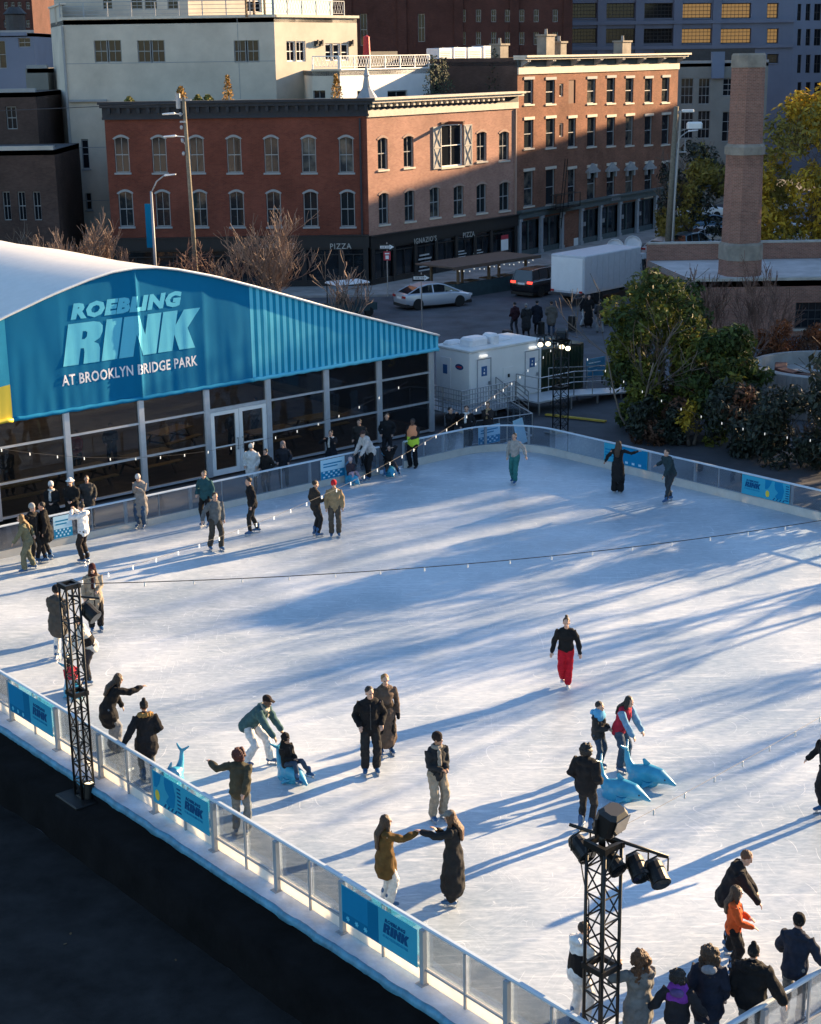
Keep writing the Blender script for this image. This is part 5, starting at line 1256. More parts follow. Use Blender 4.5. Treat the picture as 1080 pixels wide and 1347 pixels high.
bare_tree((8.8, 60.7, ZG), 6.4, 'leafless grey branches tangled in the largest evergreen', 77, 'twig_grey', 'bark_pale', spread=.8, stems=3, levels=3, split=2, r0=.05, lean=.5, minr=.012, up=.25)
leafy((17.2, 70.5, ZG), (1.6, 1.0, .8, 2.6, .5), 2600, .085, 'orange brown autumn shrub behind the concrete ring at right', 161, 'leaf_orange', 'bark_red', nb=18, blobr=(.3, .55), name='autumn_shrub', cat='shrub', mt2='leaf_brown', frac2=.6)
leafy((13.2, 66.0, ZG), (1.6, 1.2, .1, 2.2, .45), 3200, .09, 'brown leafed shrub in front of the low brick building', 171, 'leaf_brown', 'bark_red', nb=22, blobr=(.3, .55), name='autumn_shrub', cat='shrub', mt2='leaf_dark', frac2=.4)
leafy((26.3, 103, ZG), (5.0, 4.2, 1.8, 11.6, .6), 13000, .17, 'large yellow autumn tree right of the brick chimney', 181, 'leaf_yellow', 'bark', 'autumn_tree', nb=70, blobr=(.8, 1.4), mt2='leaf_olive', frac2=.45, sk=dict(spread=.7, stems=1, levels=4, split=3, r0=.22, lean=.2))
leafy((20.9, 118, ZG), (3.0, 2.6, .8, 7.6, .6), 4600, .17, 'olive brown autumn tree between the row building and the brick chimney', 191, 'leaf_olive', 'bark', 'autumn_tree', nb=40, blobr=(.6, 1.1), mt2='leaf_dark', frac2=.5, sk=dict(spread=.7, stems=1, levels=3, split=3, r0=.16, lean=.2))
bare_tree((19.2, 121, ZG), 8.2, 'dark bare tree at the end of the row building', 83, 'twig_grey', 'bark', spread=.7, stems=1, levels=4, split=3, r0=.14, lean=.2, minr=.02, up=.3)
bare_tree((31, 120, ZG), 7.5, 'dark bare tree rising behind the yellow tree', 85, 'twig_grey', 'bark', spread=.7, stems=1, levels=4, split=3, r0=.16, lean=.2, minr=.02, up=.3)
bare_tree(atpx(868, 99), 3.2, 'pale dry bush behind the box truck beside the utility pole', 87, 'twig_tan', 'bark_pale', spread=.7, stems=6, levels=3, split=3, r0=.03, lean=.9, minr=.014, up=.4)
# trees beyond the right edge of the picture that throw the long shadows over the ice and keep the gable shaded
og = 'trees beyond the right edge that shade the ice'
offb = bare_tree(ST(72, 36, ZG), 13.5, 'tall bare tree standing in a row beyond the right edge of the picture', 91, 'twig_grey', 'bark', og, spread=.6, stems=1, levels=4, split=3, r0=.24, lean=.15, minr=.03, up=.35)
offe = leafy(ST(46.5, 30.5, ZG), (2.0, 1.8, .2, 6.0, .5), 5200, .17, 'dense evergreen tree standing in a row beyond the right edge of the picture', 93, 'leaf_dark', nb=44, blobr=(.5, .9), group=og)
for s, t, k, rz in SHADE_B: dup(offb, ST(s, t, ZG), rz, offb['label'], k)
for s, t, k, rz in SHADE_E: dup(offe, ST(s, t, ZG), rz, offe['label'], k)

# ================================================================== street furniture
def pole_thing(name, label, cat, p, group=None): return thing(name, label, cat, p, 0, group)
p = atpx(246, 90); h = zat(232, 128, p) - ZG; t = pole_thing('utility_pole', 'weathered wooden utility pole with lamp brackets in front of the red brick left wall', 'utility pole', p)
b = MB(); b.tube([(0, 0, 0), (-.25, 0, h)], [.145, .10], 10); b.build('shaft', M['pole_wood'], t, smooth=True)
b = MB(); b.tube([(-.55, 0, h - .6), (-.55, 0, h + .2)], .13, 8); b.bar((-.8, 0, h - .15), (.15, 0, h - .15), .09); b.bar((-.5, -.1, h - 1.3), (-.2, -.1, h - 1.3), .1); b.bar((-.5, -.05, h - 2.2), (-.2, 0, h - 2.6), .08)
for k in range(4): b.ball((-.45 + .02 * k, -.12, h - .9 - .7 * k), (.09, .09, .12))
b.build('fittings', M['grey_paint'], t)
for dx, dz in ((-1.1, -.9), (-1.1, -2.1)):
    b = MB(); b.bar((-.3, 0, h + dz), (dx + .2, -.1, h + dz + .05), .05); b.loft([(dx + .3, -.1, h + dz + .05), (dx - .3, -.15, h + dz + .02)], [(.13, .07), (.11, .05)], (0, 1, 0)); b.build('lamp_head', M['white_paint'], t)
b = MB(); [b.tube([(-.3 + .1 * k, 0, h - .3 - .4 * k), (-30, 3 + 2 * k, h - 1.2 - .4 * k)], .02, 4) for k in range(1)]; b.build('wire', M['wire'], t)
def street_lamp(p, h, label, arm, dirx=1, banner=False):
    t = thing('street_lamp', label, 'street lamp', p, 0, 'street lamps with curved arms')
    b = MB(); b.tube([(0, 0, 0), (0, 0, h)], [.10, .07], 8); b.lathe([(.2, 0), (.18, .5), (.1, .6)], 8); b.build('shaft', M['grey_paint'], t, smooth=True)
    b = MB(); b.tube([(0, 0, h - .1), (dirx * arm * .35, 0, h + .55), (dirx * arm * .75, 0, h + .85), (dirx * arm, 0, h + .9)], .045, 6); b.build('arm', M['grey_paint'], t, smooth=True)
    b = MB(); b.loft([(dirx * arm * .85, 0, h + .88), (dirx * (arm + .45), 0, h + .93)], [(.13, .06), (.10, .04)], (0, 1, 0)); b.build('lamp_head', M['white_paint'], t)
    if banner: b = MB(); b.bbox(-.42, -.06, -.02, .02, h - 3.2, h - .7); b.build('banner', M['ban_dark'], t)
p = atpx(190, 93); street_lamp(p, zat(186, 252, p) - ZG, 'pale street lamp with curved arm left of the wooden utility pole', 1.0, 1, True)
p = atpx(892, 112); street_lamp(p, zat(895, 190, p) - ZG, 'grey street lamp with curved arm behind the right hand utility pole', 1.0)
p = G(876, 362, ZG); h = zat(890, 140, p) - ZG; t = pole_thing('utility_pole', 'tall wooden utility pole with white floodlight boxes beside the four storey building', 'utility pole', p)
b = MB(); b.tube([(0, 0, 0), (.35, 0, h)], [.23, .16], 10); b.build('shaft', M['pole_wood'], t, smooth=True)
b = MB(); b.tube([(.24, -.2, .2), (.62, -.2, h - .3)], .06, 6); b.build('conduit', M['pale_concrete'], t)
b = MB(); b.bar((.3, 0, h - .35), (1.5, 0, h - .35), .12); b.bar((.3, 0, h - 1.7), (1.4, -.1, h - 1.3), .05); b.bar((.2, 0, h - 2.9), (1.1, -.1, h - 2.9), .08); b.bar((1.0, 0, h - 2.9), (1.0, 0, h - 2.1), .06); b.build('brackets', M['grey_paint'], t)
b = MB(); b.bev((1.55, -.1, h - 1.2), (1.0, .5, .42), .1); b.bev((1.1, 0, h - .28), (.8, .3, .16), .04); b.build('floodlight', M['white_paint'], t)
def one_way(p, ztop, label, extra=False, yaw=0):
    t = thing('one_way_sign', label, 'traffic sign', p, yaw, 'one way arrow signs'); z = ztop - ZG
    b = MB(); b.tube([(0, 0, 0), (0, 0, z + .1)], .035, 6); b.build('post', M['steel'], t)
    b = MB(); b.bbox(-.48, .48, -.06, -.04, z - .36, z); pl = b.build('plate', M['black_plastic'], t); X = Matrix.Translation((0, -.066, z - .18)) @ Matrix.Rotation(pi / 2, 4, 'X')
    flat_mesh('arrow', [[(-.42, -.08), (.16, -.08), (.16, -.15), (.44, 0), (.16, .15), (.16, .08), (-.42, .08)]], M['white_mark'], pl, X, .003)
    text_mesh('lettering', 'ONE WAY', .13, M['black_plastic'], pl, X @ Matrix.Translation((-.06, -.045, .006)), .003, thick=.001)
    if extra:
        b = MB(); b.bbox(-.22, .22, -.06, -.04, z - 1.0, z - .45); b.build('notice', M['red_sign'], t); b = MB(); b.bbox(-.14, .14, -.066, -.061, z - .62, z - .54); b.bbox(-.1, .1, -.066, -.061, z - .92, z - .70); b.build('notice_text', M['white_mark'], t)
p = atpx(505, 99); one_way(p, zat(505, 321, p), 'one way arrow sign with red notice below it at the building corner', True)
p = atpx(551, 86); one_way(p, zat(551, 361, p), 'one way arrow sign on a dark post in front of the silver sedan')
def bollard(p, h, w_, label):
    t = thing('bollard', label, 'bollard', p, ROT, 'black posts along the street'); b = MB(); b.bev((0, 0, h / 2), (w_, w_, h), .05); b.build('post', M['black_plastic'], t); b = MB(); b.bev((0, 0, .03), (w_ + .12, w_ + .12, .06), .02); b.build('base', M['dark_grey'], t)
for px, py, ph, w_, lab in ((752.5, 436, 21, .36, 'black post standing alone between the two groups of pedestrians'), (712, 441, 18, .3, 'black post between the pedestrians in dark coat and grey coat'), (667, 446, 12, .42, 'black post seen just above the trailer roof, right of a pair'), (644, 447, 9, .42, 'black post seen just above the trailer roof, left of a pair'), (794, 428, 20, .34, 'black post behind the pedestrian in grey trousers')):
    p = G(px, py, ZG); bollard(p, zat(px, py - ph, p) - ZG, w_, lab)
for a, b_, nm in (((718, 546), (797, 555), 'short yellow painted line on the pavement behind the far lighting tower'),):
    p, q = G(*a, ZG), G(*b_, ZG); mb = MB(); d = (q - p).normalized(); n = V((-d.y, d.x, 0)) * .09; o = p.copy(); mb.rings([[(x - o) + V((0, 0, z)) for x in (p - n, p + n, q + n, q - n)] for z in (.0, .06)]); ob = mb.build('kerb_line', M['yellow_paint'], loc=o); tag(ob, nm, 'kerb')

# pergola of the outdoor dining place
pa, pb = G(603, 393, ZG), G(700, 377, ZG); dpg = (pb - pa).normalized(); npg = V((-dpg.y, dpg.x, 0)); Lp = (pb - pa).length
t = thing('dining_shelter', 'wooden outdoor dining shelter with flat brown roof and teal planter wall by the pizza shop', 'shelter', pa, atan2(dpg.y, dpg.x)); zr_ = zat(600, 350, pa) - ZG
b = MB(); b.bbox(-.7, Lp + .4, -.3, 3.0, zr_ - .1, zr_); b.bbox(-.75, Lp + .45, -.36, -.3, zr_ - .18, zr_ + .02); b.build('roof', M['roof_wood'], t)
for x in (.3, Lp * .45, Lp - .3):
    for y in (.3, 2.6): b = MB(); b.bbox(x - .07, x + .07, y - .07, y + .07, 0, zr_ - .1); b.build('post', M['wood'], t)
b = MB(); b.bbox(0, Lp, 0, .35, 0, .85); b.bbox(-.3, 0, 0, 2.8, 0, .85); b.build('planter_wall', M['teal_paint'], t); b = MB(); b.bbox(-.02, Lp, .36, 2.8, .0, .12); b.build('deck', M['wood'], t)
for x in range(16): b = MB(); b.ball((x * Lp / 15, -.1 + .05 * (x % 2), zr_ - .3 - .05 * (x % 3)), .04, n=6, k=4); b.build('bulb', M['bulb'], t)
b = MB(); [b.box((1.0 + 1.6 * k, 1.4, .75), (.8, .8, .05)) for k in range(4)]; [b.box((1.0 + 1.6 * k, 1.4, .37), (.1, .1, .72)) for k in range(4)]; b.build('table', M['wood'], t)

# ================================================================== vehicles
def wheel(t, x, y, r=.33, w_=.22, name='wheel'):
    b = MB(); b.X = Matrix.Translation((x, y, r)) @ Matrix.Rotation(pi / 2, 4, 'X'); b.lathe([(r * .62, -w_ / 2), (r * .93, -w_ / 2), (r, -w_ / 2 + .04), (r, w_ / 2 - .04), (r * .93, w_ / 2), (r * .62, w_ / 2)], 18); o = b.build(name, M['tyre'], t, smooth=False)
    b = MB(); b.X = Matrix.Translation((x, y, r)) @ Matrix.Rotation(pi / 2, 4, 'X'); s = w_ / 2 - .02
    b.lathe([(r * .63, -s), (r * .5, -s + .03), (r * .12, -s + .01), (r * .12, s - .01), (r * .5, s - .03), (r * .63, s)], 14)
    for k in range(5): a = 2 * pi * k / 5; b.bar((r * .1 * cos(a), r * .1 * sin(a), s + .005), (r * .62 * cos(a), r * .62 * sin(a), s + .005), .07, .02); b.bar((r * .1 * cos(a), r * .1 * sin(a), -s - .005), (r * .62 * cos(a), r * .62 * sin(a), -s - .005), .07, .02)
    b.build('rim', M['rim'], o)
def car(p, yaw, paint, label, suv=False, L=4.7, Wd=1.82, lit=False, group='cars parked along the street'):
    """yaw: heading from +Y clockwise"""
    t = thing('parked_car', label, 'car', p, pi / 2 - radians(yaw), group); k = L / 4.7
    if suv: S = [(-2.33, .55, .95, .78), (-2.28, .4, 1.05, .86), (-1.9, .32, 1.08, .9), (0, .28, 1.08, .91), (1.2, .3, 1.08, .9), (1.9, .34, 1.02, .88), (2.25, .4, .92, .82), (2.35, .5, .8, .7)]; C = [(-2.25, 1.05, .76), (-2.05, 1.66, .62), (-1.2, 1.72, .64), (.1, 1.70, .64), (.5, 1.62, .62), (1.25, 1.07, .74)]
    else: S = [(-2.33, .5, .82, .72), (-2.27, .36, .93, .82), (-1.9, .28, .97, .88), (-1.2, .24, .96, .9), (0, .22, .93, .905), (1.1, .24, .92, .9), (1.8, .28, .84, .87), (2.2, .34, .74, .8), (2.34, .44, .62, .68)]; C = [(-2.05, .97, .72), (-1.35, 1.29, .63), (-.65, 1.43, .59), (.1, 1.43, .585), (.5, 1.36, .59), (1.5, .92, .73)]
    b = MB(); rs = []
    for x, z0, z1, w_ in S: rs.append([V((x * k, y, z)) for y, z in ((w_ - .06, z0), (w_, z0 + .1), (w_ + .01, (z0 + z1) / 2), (w_ - .03, z1 - .08), (w_ - .14, z1), (-w_ + .14, z1), (-w_ + .03, z1 - .08), (-w_ - .01, (z0 + z1) / 2), (-w_, z0 + .1), (-w_ + .06, z0))])
    b.rings(rs); b.build('body', M[paint], t, smooth='auto')
    zb = .9 if not suv else 1.04
    b = MB(); b.rings([[V((x * k, y, z)) for y, z in ((w_ + (.14 if 0 < i < len(C) - 1 else 0) * (z - zb), zb), (w_, z - .03), (w_ - .1, z), (-w_ + .1, z), (-w_, z - .03), (-w_ - (.14 if 0 < i < len(C) - 1 else 0) * (z - zb), zb))] for i, (x, z, w_) in enumerate(C)]); cb = b.build('windows', M['car_glass'], t)
    b = MB(); r_ = C[1:-1]; b.rings([[V((x * k, y, z + dz)) for y, dz in ((w_ - .02, -.02), (w_ - .1, .012), (-w_ + .1, .012), (-w_ + .02, -.02))] for x, z, w_ in r_])
    for s in (-1, 1):
        pts = [(C[0][0] * k, s * C[0][2], C[0][1])] + [(x * k, s * (w_ - .01), z - .02) for x, z, w_ in r_] + [(C[-1][0] * k, s * C[-1][2], C[-1][1])]; b.tube(pts, .035, 5)
        for x, wd in ((-.35, .75), (-1.35 if suv else -1.2, .70)): b.bar((x * k, s * (wd + .02), zb), (x * k, s * (C[2][2]), C[2][1] - .05), .07, .05)
    b.build('roof', M[paint], t)
    for x in (-1.45 * k, 1.42 * k):
        for s in (-1, 1): wheel(t, x, s * (Wd / 2 - .10), .36 if suv else .345)
    z1 = .78 if not suv else .95; xr = S[0][0] * k
    for s in (-1, 1):
        b = MB(); b.box((xr + .03, s * .62, z1), (.12, .34, .13)); b.build('tail_light', M['tail_lit' if lit else 'tail_red'], t)
        b = MB(); b.box((S[-1][0] * k - .08, s * .60, S[-1][2] + .05), (.2, .34, .12)); b.build('headlight', M['head_lamp'], t)
        b = MB(); b.ball((.75 * k, s * (Wd / 2 + .08), zb + .08), (.09, .11, .07), n=8, k=5); b.build('wing_mirror', M[paint], t)
    b = MB(); b.box((xr - .005, 0, z1 - .08), (.02, .5, .12)); b.build('number_plate', M['white_mark'], t)
    b = MB(); b.bbox(xr + .02, S[-1][0] * k - .04, -Wd / 2 + .1, Wd / 2 - .1, .18, .36); b.build('underbody', M['black_plastic'], t)
    return t
yw = lambda a, b_: math.degrees(atan2((b_ - a).x, (b_ - a).y))
pc0, pc1 = G(528, 409, ZG), G(606, 402, ZG); car((pc0 + pc1) / 2 + V((.1, .7, 0)), yw(pc0, pc1), 'car_silver', 'silver sedan parked at the corner in front of the pizza shop', L=4.5)
p = G(712, 391, ZG); car(p + V((.2, 1.6, 0)), 40, 'car_black', 'black car with glowing red tail lights between the shelter and the box truck', True, 4.5, lit=True)
for px, py, yw_, col, suv, lab in ((878, 338, 40, 'car_white', False, 'white car parked behind the truck, left of the right hand utility pole'), (910, 336, 38, 'car_blue', True, 'blue grey car parked behind the utility pole below the chimney'), (884, 352, 41, 'car_red', False, 'red car half hidden behind the dry bush near the utility pole'),
        (918, 288, 80, 'car_white', True, 'white vehicle parked far back between row building and chimney'), (940, 322, 75, 'car_silver', False, 'silver car parked left of the chimney in shade'), (935, 305, 78, 'car_blue', False, 'blue car in the far row left of the chimney'), (1045, 322, 80, 'car_silver', False, 'silver car parked under the yellow tree right of the chimney'), (1022, 310, 80, 'car_white', True, 'white car under the yellow tree beside the chimney'), (1074, 318, 80, 'car_black', False, 'dark car under the yellow tree at the picture edge')):
    car(G(px, py, ZG), yw_, col, lab, suv)
# box truck
ta, tb = G(768, 404, ZG), G(845, 386, ZG); dt = yd(41.0); t = thing('box_truck', 'white box truck parked on the street, seen from its closed rear door', 'truck', ta, atan2(dt.y, dt.x))
a_ = onp(768, 360, ta, dt)[0]; Lt_ = onp(843, 350, ta, dt)[0]; zb0, zb1 = onp(768, 387.5, ta, dt)[1] - ZG, onp(768, 337.5, ta, dt)[1] - ZG; Wt_ = 2.45
b = MB(); b.bev((Lt_ / 2, Wt_ / 2, (zb0 + zb1) / 2), (Lt_, Wt_, zb1 - zb0), .06); b.build('cargo_box', M['truck_white'], t)
b = MB(); b.bbox(-.03, -.002, .12, Wt_ - .12, zb0 + .12, zb1 - .16); [b.bbox(-.036, -.03, .12, Wt_ - .12, zb0 + .12 + .38 * k, zb0 + .135 + .38 * k) for k in range(1, 6)]; b.build('rear_door', M['white_paint'], t)
b = MB(); b.bbox(.05, Lt_ - .05, -.014, -.002, zb0 - .02, zb0 + .1); [b.bbox(.1 + .6 * k, .13 + .6 * k, -.010, -.002, zb0 + .1, zb1 - .1) for k in range(int(Lt_ / .6))]; b.build('side_trim', M['aluminium'], t)
b = MB(); b.bbox(.1, Lt_ + 1.6, .7, Wt_ - .7, .5, zb0 - .002); b.bbox(-.35, -.04, .1, Wt_ - .1, .62, .74); b.bbox(1.0, Lt_ - 2.2, .1, .5, .45, zb0 - .1); b.build('chassis', M['dark_grey'], t)
b = MB(); cx = Lt_ + .15; b.rings([[V((x, y, z)) for y, z in ((.15, .6), (.10, 1.3), (.25, zt_), (Wt_ - .25, zt_), (Wt_ - .10, 1.3), (Wt_ - .15, .6))] for x, zt_ in ((cx, 2.5), (cx + .9, 2.45), (cx + 1.3, 1.6), (cx + 2.1, 1.35), (cx + 2.2, 1.0))]); cb_ = b.build('cab', M['truck_white'], t)
b = MB(); b.bbox(cx + .25, cx + .95, .02, Wt_ - .02, 1.45, 2.15); b.build('cab_window', M['car_glass'], t)
for x in (1.6, Lt_ + 1.3):
    for y in (.18, Wt_ - .18): wheel(t, x, y, .45, .28)
for y in (.2, Wt_ - .2): b = MB(); b.box((-.06, y, .85), (.06, .2, .12)); b.build('tail_light', M['tail_red'], t)
# satellite dishes behind the truck
for px, py, lab in ((814, 325, 'white satellite dish behind the truck, left of a pair'), (838, 321, 'white satellite dish behind the truck, right of a pair')):
    p = ptd(px, 113.5); t = thing('satellite_dish', lab, 'satellite dish', (p.x, p.y, ZG), 0, 'satellite dishes'); z = zat(px, py, p) - ZG; b = MB(); b.tube([(0, .1, 0), (0, .1, z)], .05, 6); b.build('mast', M['grey_paint'], t)
    b = MB(); b.X = Matrix.Translation((0, 0, z)) @ Matrix.Rotation(radians(62), 4, 'X') ; b.lathe([(.02, -.1), (.4, -.05), (.6, .05), (.62, .05), (.4, -.02), (.02, -.06)], 16); b.build('dish', M['white_paint'], t, smooth=True)
# utility cart with white roof
p = G(462, 416, ZG); t = thing('utility_cart', 'small dark utility cart with flat white canopy behind the striped gable', 'cart', p, pi / 2 - radians(60)); 
b = MB(); b.rings([[V((x, y, z)) for y, z in ((w_, .35), (w_, z1), (-w_, z1), (-w_, .35))] for x, z1, w_ in ((-1.5, .8, .68), (-.4, .8, .7), (.2, .55, .7), (.8, .9, .7), (1.4, .75, .6))]); b.build('body', M['teal_paint'], t)
b = MB(); b.bev((-.2, 0, 1.98), (2.2, 1.45, .1), .06); b.build('canopy', M['white_paint'], t)
for x in (-1.2, .8):
    for y in (-.62, .62): b = MB(); b.tube([(x, y, .7), (x, y, 1.95)], .03, 6); b.build('strut', M['black_metal'], t); wheel(t, x * 1.05, y * .95, .28, .2)
b = MB(); b.bev((-.3, 0, .85), (.5, 1.2, .16), .05); b.bev((-.58, 0, 1.15), (.14, 1.2, .5), .05); b.build('seat', M['black_plastic'], t)

# ================================================================== restroom trailer, steps, ramp, container
cA = G(618.5, 552, ZG); dA = AX; tz = zat(618, 464, cA) - ZG; LTr = onp(713, 480, cA, dA)[0]; WTr = -onp(571, 480, cA, -BX)[0] if False else abs(onp(573, 490, cA, BX)[0])
t = thing('restroom_trailer', 'white restroom trailer with blue door signs and rooftop vents beside the tent', 'trailer', cA, ROT)
b = MB(); b.bev((LTr / 2, WTr / 2, (tz + .45) / 2), (LTr, WTr, tz - .45), .05); b.build('body', M['white_paint'], t)
b = MB(); b.rings([[V((x, y, z)) for x, y in ((-.06 + i, -.06 + i), (LTr + .06 - i, -.06 + i), (LTr + .06 - i, WTr + .06 - i), (-.06 + i, WTr + .06 - i))] for z, i in ((tz, 0), (tz + .07, 0), (tz + .12, .25))]); b.build('roof', M['tent_white'], t)
b = MB(); b.bbox(.1, LTr - .1, .1, WTr - .1, .2, .449); b.build('undercarriage', M['dark_grey'], t)
for x, y, sx, sy, h in ((.9, WTr * .35, 1.0, .75, .36), (1.75, WTr * .3, .45, .7, .42), (.5, WTr * .75, .8, .5, .16), (LTr * .62, WTr * .5, 1.0, .8, .14)):
    b = MB(); b.bev((x, y, tz + .1 + h / 2), (sx, sy, h), .09); b.build('roof_vent', M['ac_white'], t)
def tdoor(x0, x1, label_sign=True):
    b = MB(); b.bbox(x0, x1, -.035, -.003, .62, 2.45); d = b.build('door', M['ac_white'], t)
    b = MB(); [b.bbox(a, c, -.045, -.036, e, f) for a, c, e, f in ((x0, x0 + .05, .62, 2.45), (x1 - .05, x1, .62, 2.45), (x0 + .05, x1 - .05, 2.40, 2.45))]; b.build('frame', M['grey_paint'], d)
    b = MB(); b.box((x1 - .13, -.07, 1.4), (.05, .07, .14)); b.build('handle', M['steel'], d)
    xm = (x0 + x1) / 2
    if label_sign:
        b = MB(); b.bbox(xm - .15, xm + .15, -.050, -.036, 1.72, 2.12); s = b.build('sign', M['restroom_blue'], d); X = Matrix.Translation((xm, -.053, 1.92)) @ Matrix.Rotation(pi / 2, 4, 'X')
        flat_mesh('pictogram', [[(.05 * cos(k * .785) - .01, .05 * sin(k * .785) - .08) for k in range(8)], [(-.02, .02), (.02, .02), (.02, .10), (-.02, .10)]], M['white_mark'], s, X, .001)
    return d
tdoor(.35, 1.15); tdoor(LTr - 1.05, LTr - .2)
b = MB(); b.bbox(LTr * .52 - .3, LTr * .52 + .3, -.02, -.003, .6, 1.9); d = b.build('hatch', M['white_paint'], t); b = MB(); b.box((LTr * .52, -.04, 1.55), (.08, .05, .14)); b.build('latch', M['black_plastic'], d)
for x in (.7, LTr - .6): b = MB(); b.bbox(x - .18, x + .18, -.12, -.003, 2.52, 2.60); b.build('door_lamp', M['bulb'], t)
b = MB(); b.bbox(-.03, -.003, WTr * .55, WTr * .85, .62, 2.4); d = b.build('door', M['ac_white'], t); b = MB(); b.bbox(-.045, -.031, WTr * .64, WTr * .76, 1.72, 2.1); b.build('sign', M['restroom_blue'], d)
b = MB(); b.X = Matrix.Translation((-.006, WTr * .3, 2.1)) @ Matrix.Rotation(-pi / 2, 4, 'Y'); b.lathe([(.02, .006), (.2, .006), (.2, .0)], 16); b.v = [V((p.x, WTr * .3 + (p.y - WTr * .3) * 1.25, 2.1 + (p.z - 2.1) * .62)) for p in b.v]; em = b.build('emblem', M['ban_navy'], t)
b = MB(); b.X = Matrix.Translation((-.014, WTr * .3, 2.1)) @ Matrix.Rotation(-pi / 2, 4, 'Y'); b.lathe([(.02, .004), (.13, .004), (.13, .0)], 16); b.v = [V((p.x, WTr * .3 + (p.y - WTr * .3) * 1.3, 2.1 + (p.z - 2.1) * .35)) for p in b.v]; b.build('emblem_bar', M['red_sign'], em)
def rails(t, pts, h=1.0, posts=True, bars=(1.0, .55), mtl='steel', r=.022):
    pts = [V(p) for p in pts]; b = MB()
    for a, c in zip(pts, pts[1:]):
        for k in bars: b.tube([a + V((0, 0, h * k)), c + V((0, 0, h * k))], r, 6)
        n = max(1, int((c - a).length / 1.1))
        for i in range(n + 1): q = a.lerp(c, i / n); b.tube([q, q + V((0, 0, h))], r, 6)
    b.build('railing', M[mtl], t)
st_ = thing('entry_steps', 'metal entry steps with grey railings in front of the restroom trailer', 'steps', cA, ROT)
b = MB(); b.bbox(-1.6, 1.35, -1.25, -.08, .54, .60); b.bbox(-1.6, -.08, -.08, WTr, .54, .60); b.build('platform', M['grey_paint'], st_)
b = MB(); [b.bbox(1.35 + .27 * k, 1.62 + .27 * k, -1.25, -.1, .42 - .15 * k, .46 - .15 * k) for k in range(3)]; [b.bar((x, y, 0), (x, y, .54), .06) for x in (-1.5, -.1, 1.3) for y in (-1.2, -.15)]; b.build('treads', M['grey_paint'], st_)
rails(st_, [(-1.6, WTr, .6), (-1.6, -1.25, .6), (1.35, -1.25, .6), (2.1, -1.25, .05)], bars=(1, .8, .6, .4, .2)); rails(st_, [(1.35, -.1, .6), (2.1, -.1, .05)])
b = MB(); [b.bar((-1.6, -1.25 + (WTr + 1.25) * k / 22, .6), (-1.6, -1.25 + (WTr + 1.25) * k / 22, 1.6), .018) for k in range(23)]; [b.bar((-1.6 + 2.95 * k / 20, -1.25, .6), (-1.6 + 2.95 * k / 20, -1.25, 1.6), .018) for k in range(21)]; b.build('baluster', M['steel'], st_)
rp = thing('access_ramp', 'long aluminium access ramp with handrails right of the restroom trailer', 'ramp', cA + AX * (LTr - 1.2), ROT)
b = MB(); b.bbox(-.4, 1.7, -1.4, -.05, .50, .57); b.rings([[V((x, y, z)) for y, z in ((-1.4, zz), (-.1, zz), (-.1, zz - .06), (-1.4, zz - .06))] for x, zz in ((1.7, .569), (6.2, .08))]); b.build('deck', M['aluminium'], rp)
rails(rp, [(-.4, -1.4, .57), (1.7, -1.4, .57), (6.2, -1.4, .08)]); rails(rp, [(1.5, -.1, .57), (6.2, -.1, .08)]); rails(rp, [(-.4, -1.4, .57), (-.4, -.1, .57)])
for x, z in ((-.3, .5), (1.6, .5), (3.2, .34), (4.7, .18)):
    for y in (-1.35, -.15): b = MB(); b.bar((x, y, -.02), (x, y, z), .06); b.build('support', M['steel'], rp)
cg = cA + AX * (LTr + .5) + BX * 1.4; t = thing('storage_container', 'dark green storage container behind the access ramp', 'container', cg, ROT); hcg = zat(715, 462, cg + AX * .3) - ZG; Lcg = onp(768, 490, cg, AX)[0]
b = MB(); b.bev((Lcg / 2, 1.1, hcg / 2), (Lcg, 2.2, hcg), .04); b.build('body', M['container_green'], t)
b = MB(); [b.bbox(.08 + .2 * k, .17 + .2 * k, -.03, -.001, .15, hcg - .15) for k in range(int(Lcg / .2))]; b.build('corrugation', M['container_green'], t)
p = cg + AX * (Lcg + .12) + V((0, 0, 0)); t = thing('info_panel', 'light blue information panel standing right of the green container', 'sign', p, ROT); zs0, zs1 = zat(775, 498, p) - ZG, zat(775, 473, p) - ZG; wsg = onp(795, 485, p, AX)[0]
b = MB(); b.bbox(.02, wsg, -.03, .0, zs0, zs1); b.build('panel', M['sign_blue'], t); b = MB(); [b.bar((x, .03, 0), (x, .03, zs1), .05) for x in (.1, wsg - .1)]; b.build('leg', M['black_metal'], t); b = MB(); [b.bbox(.15, wsg - .3 - .1 * k, -.036, -.031, zs1 - .22 - .18 * k, zs1 - .17 - .18 * k) for k in range(3)]; b.build('lines', M['ban_pale'], t)
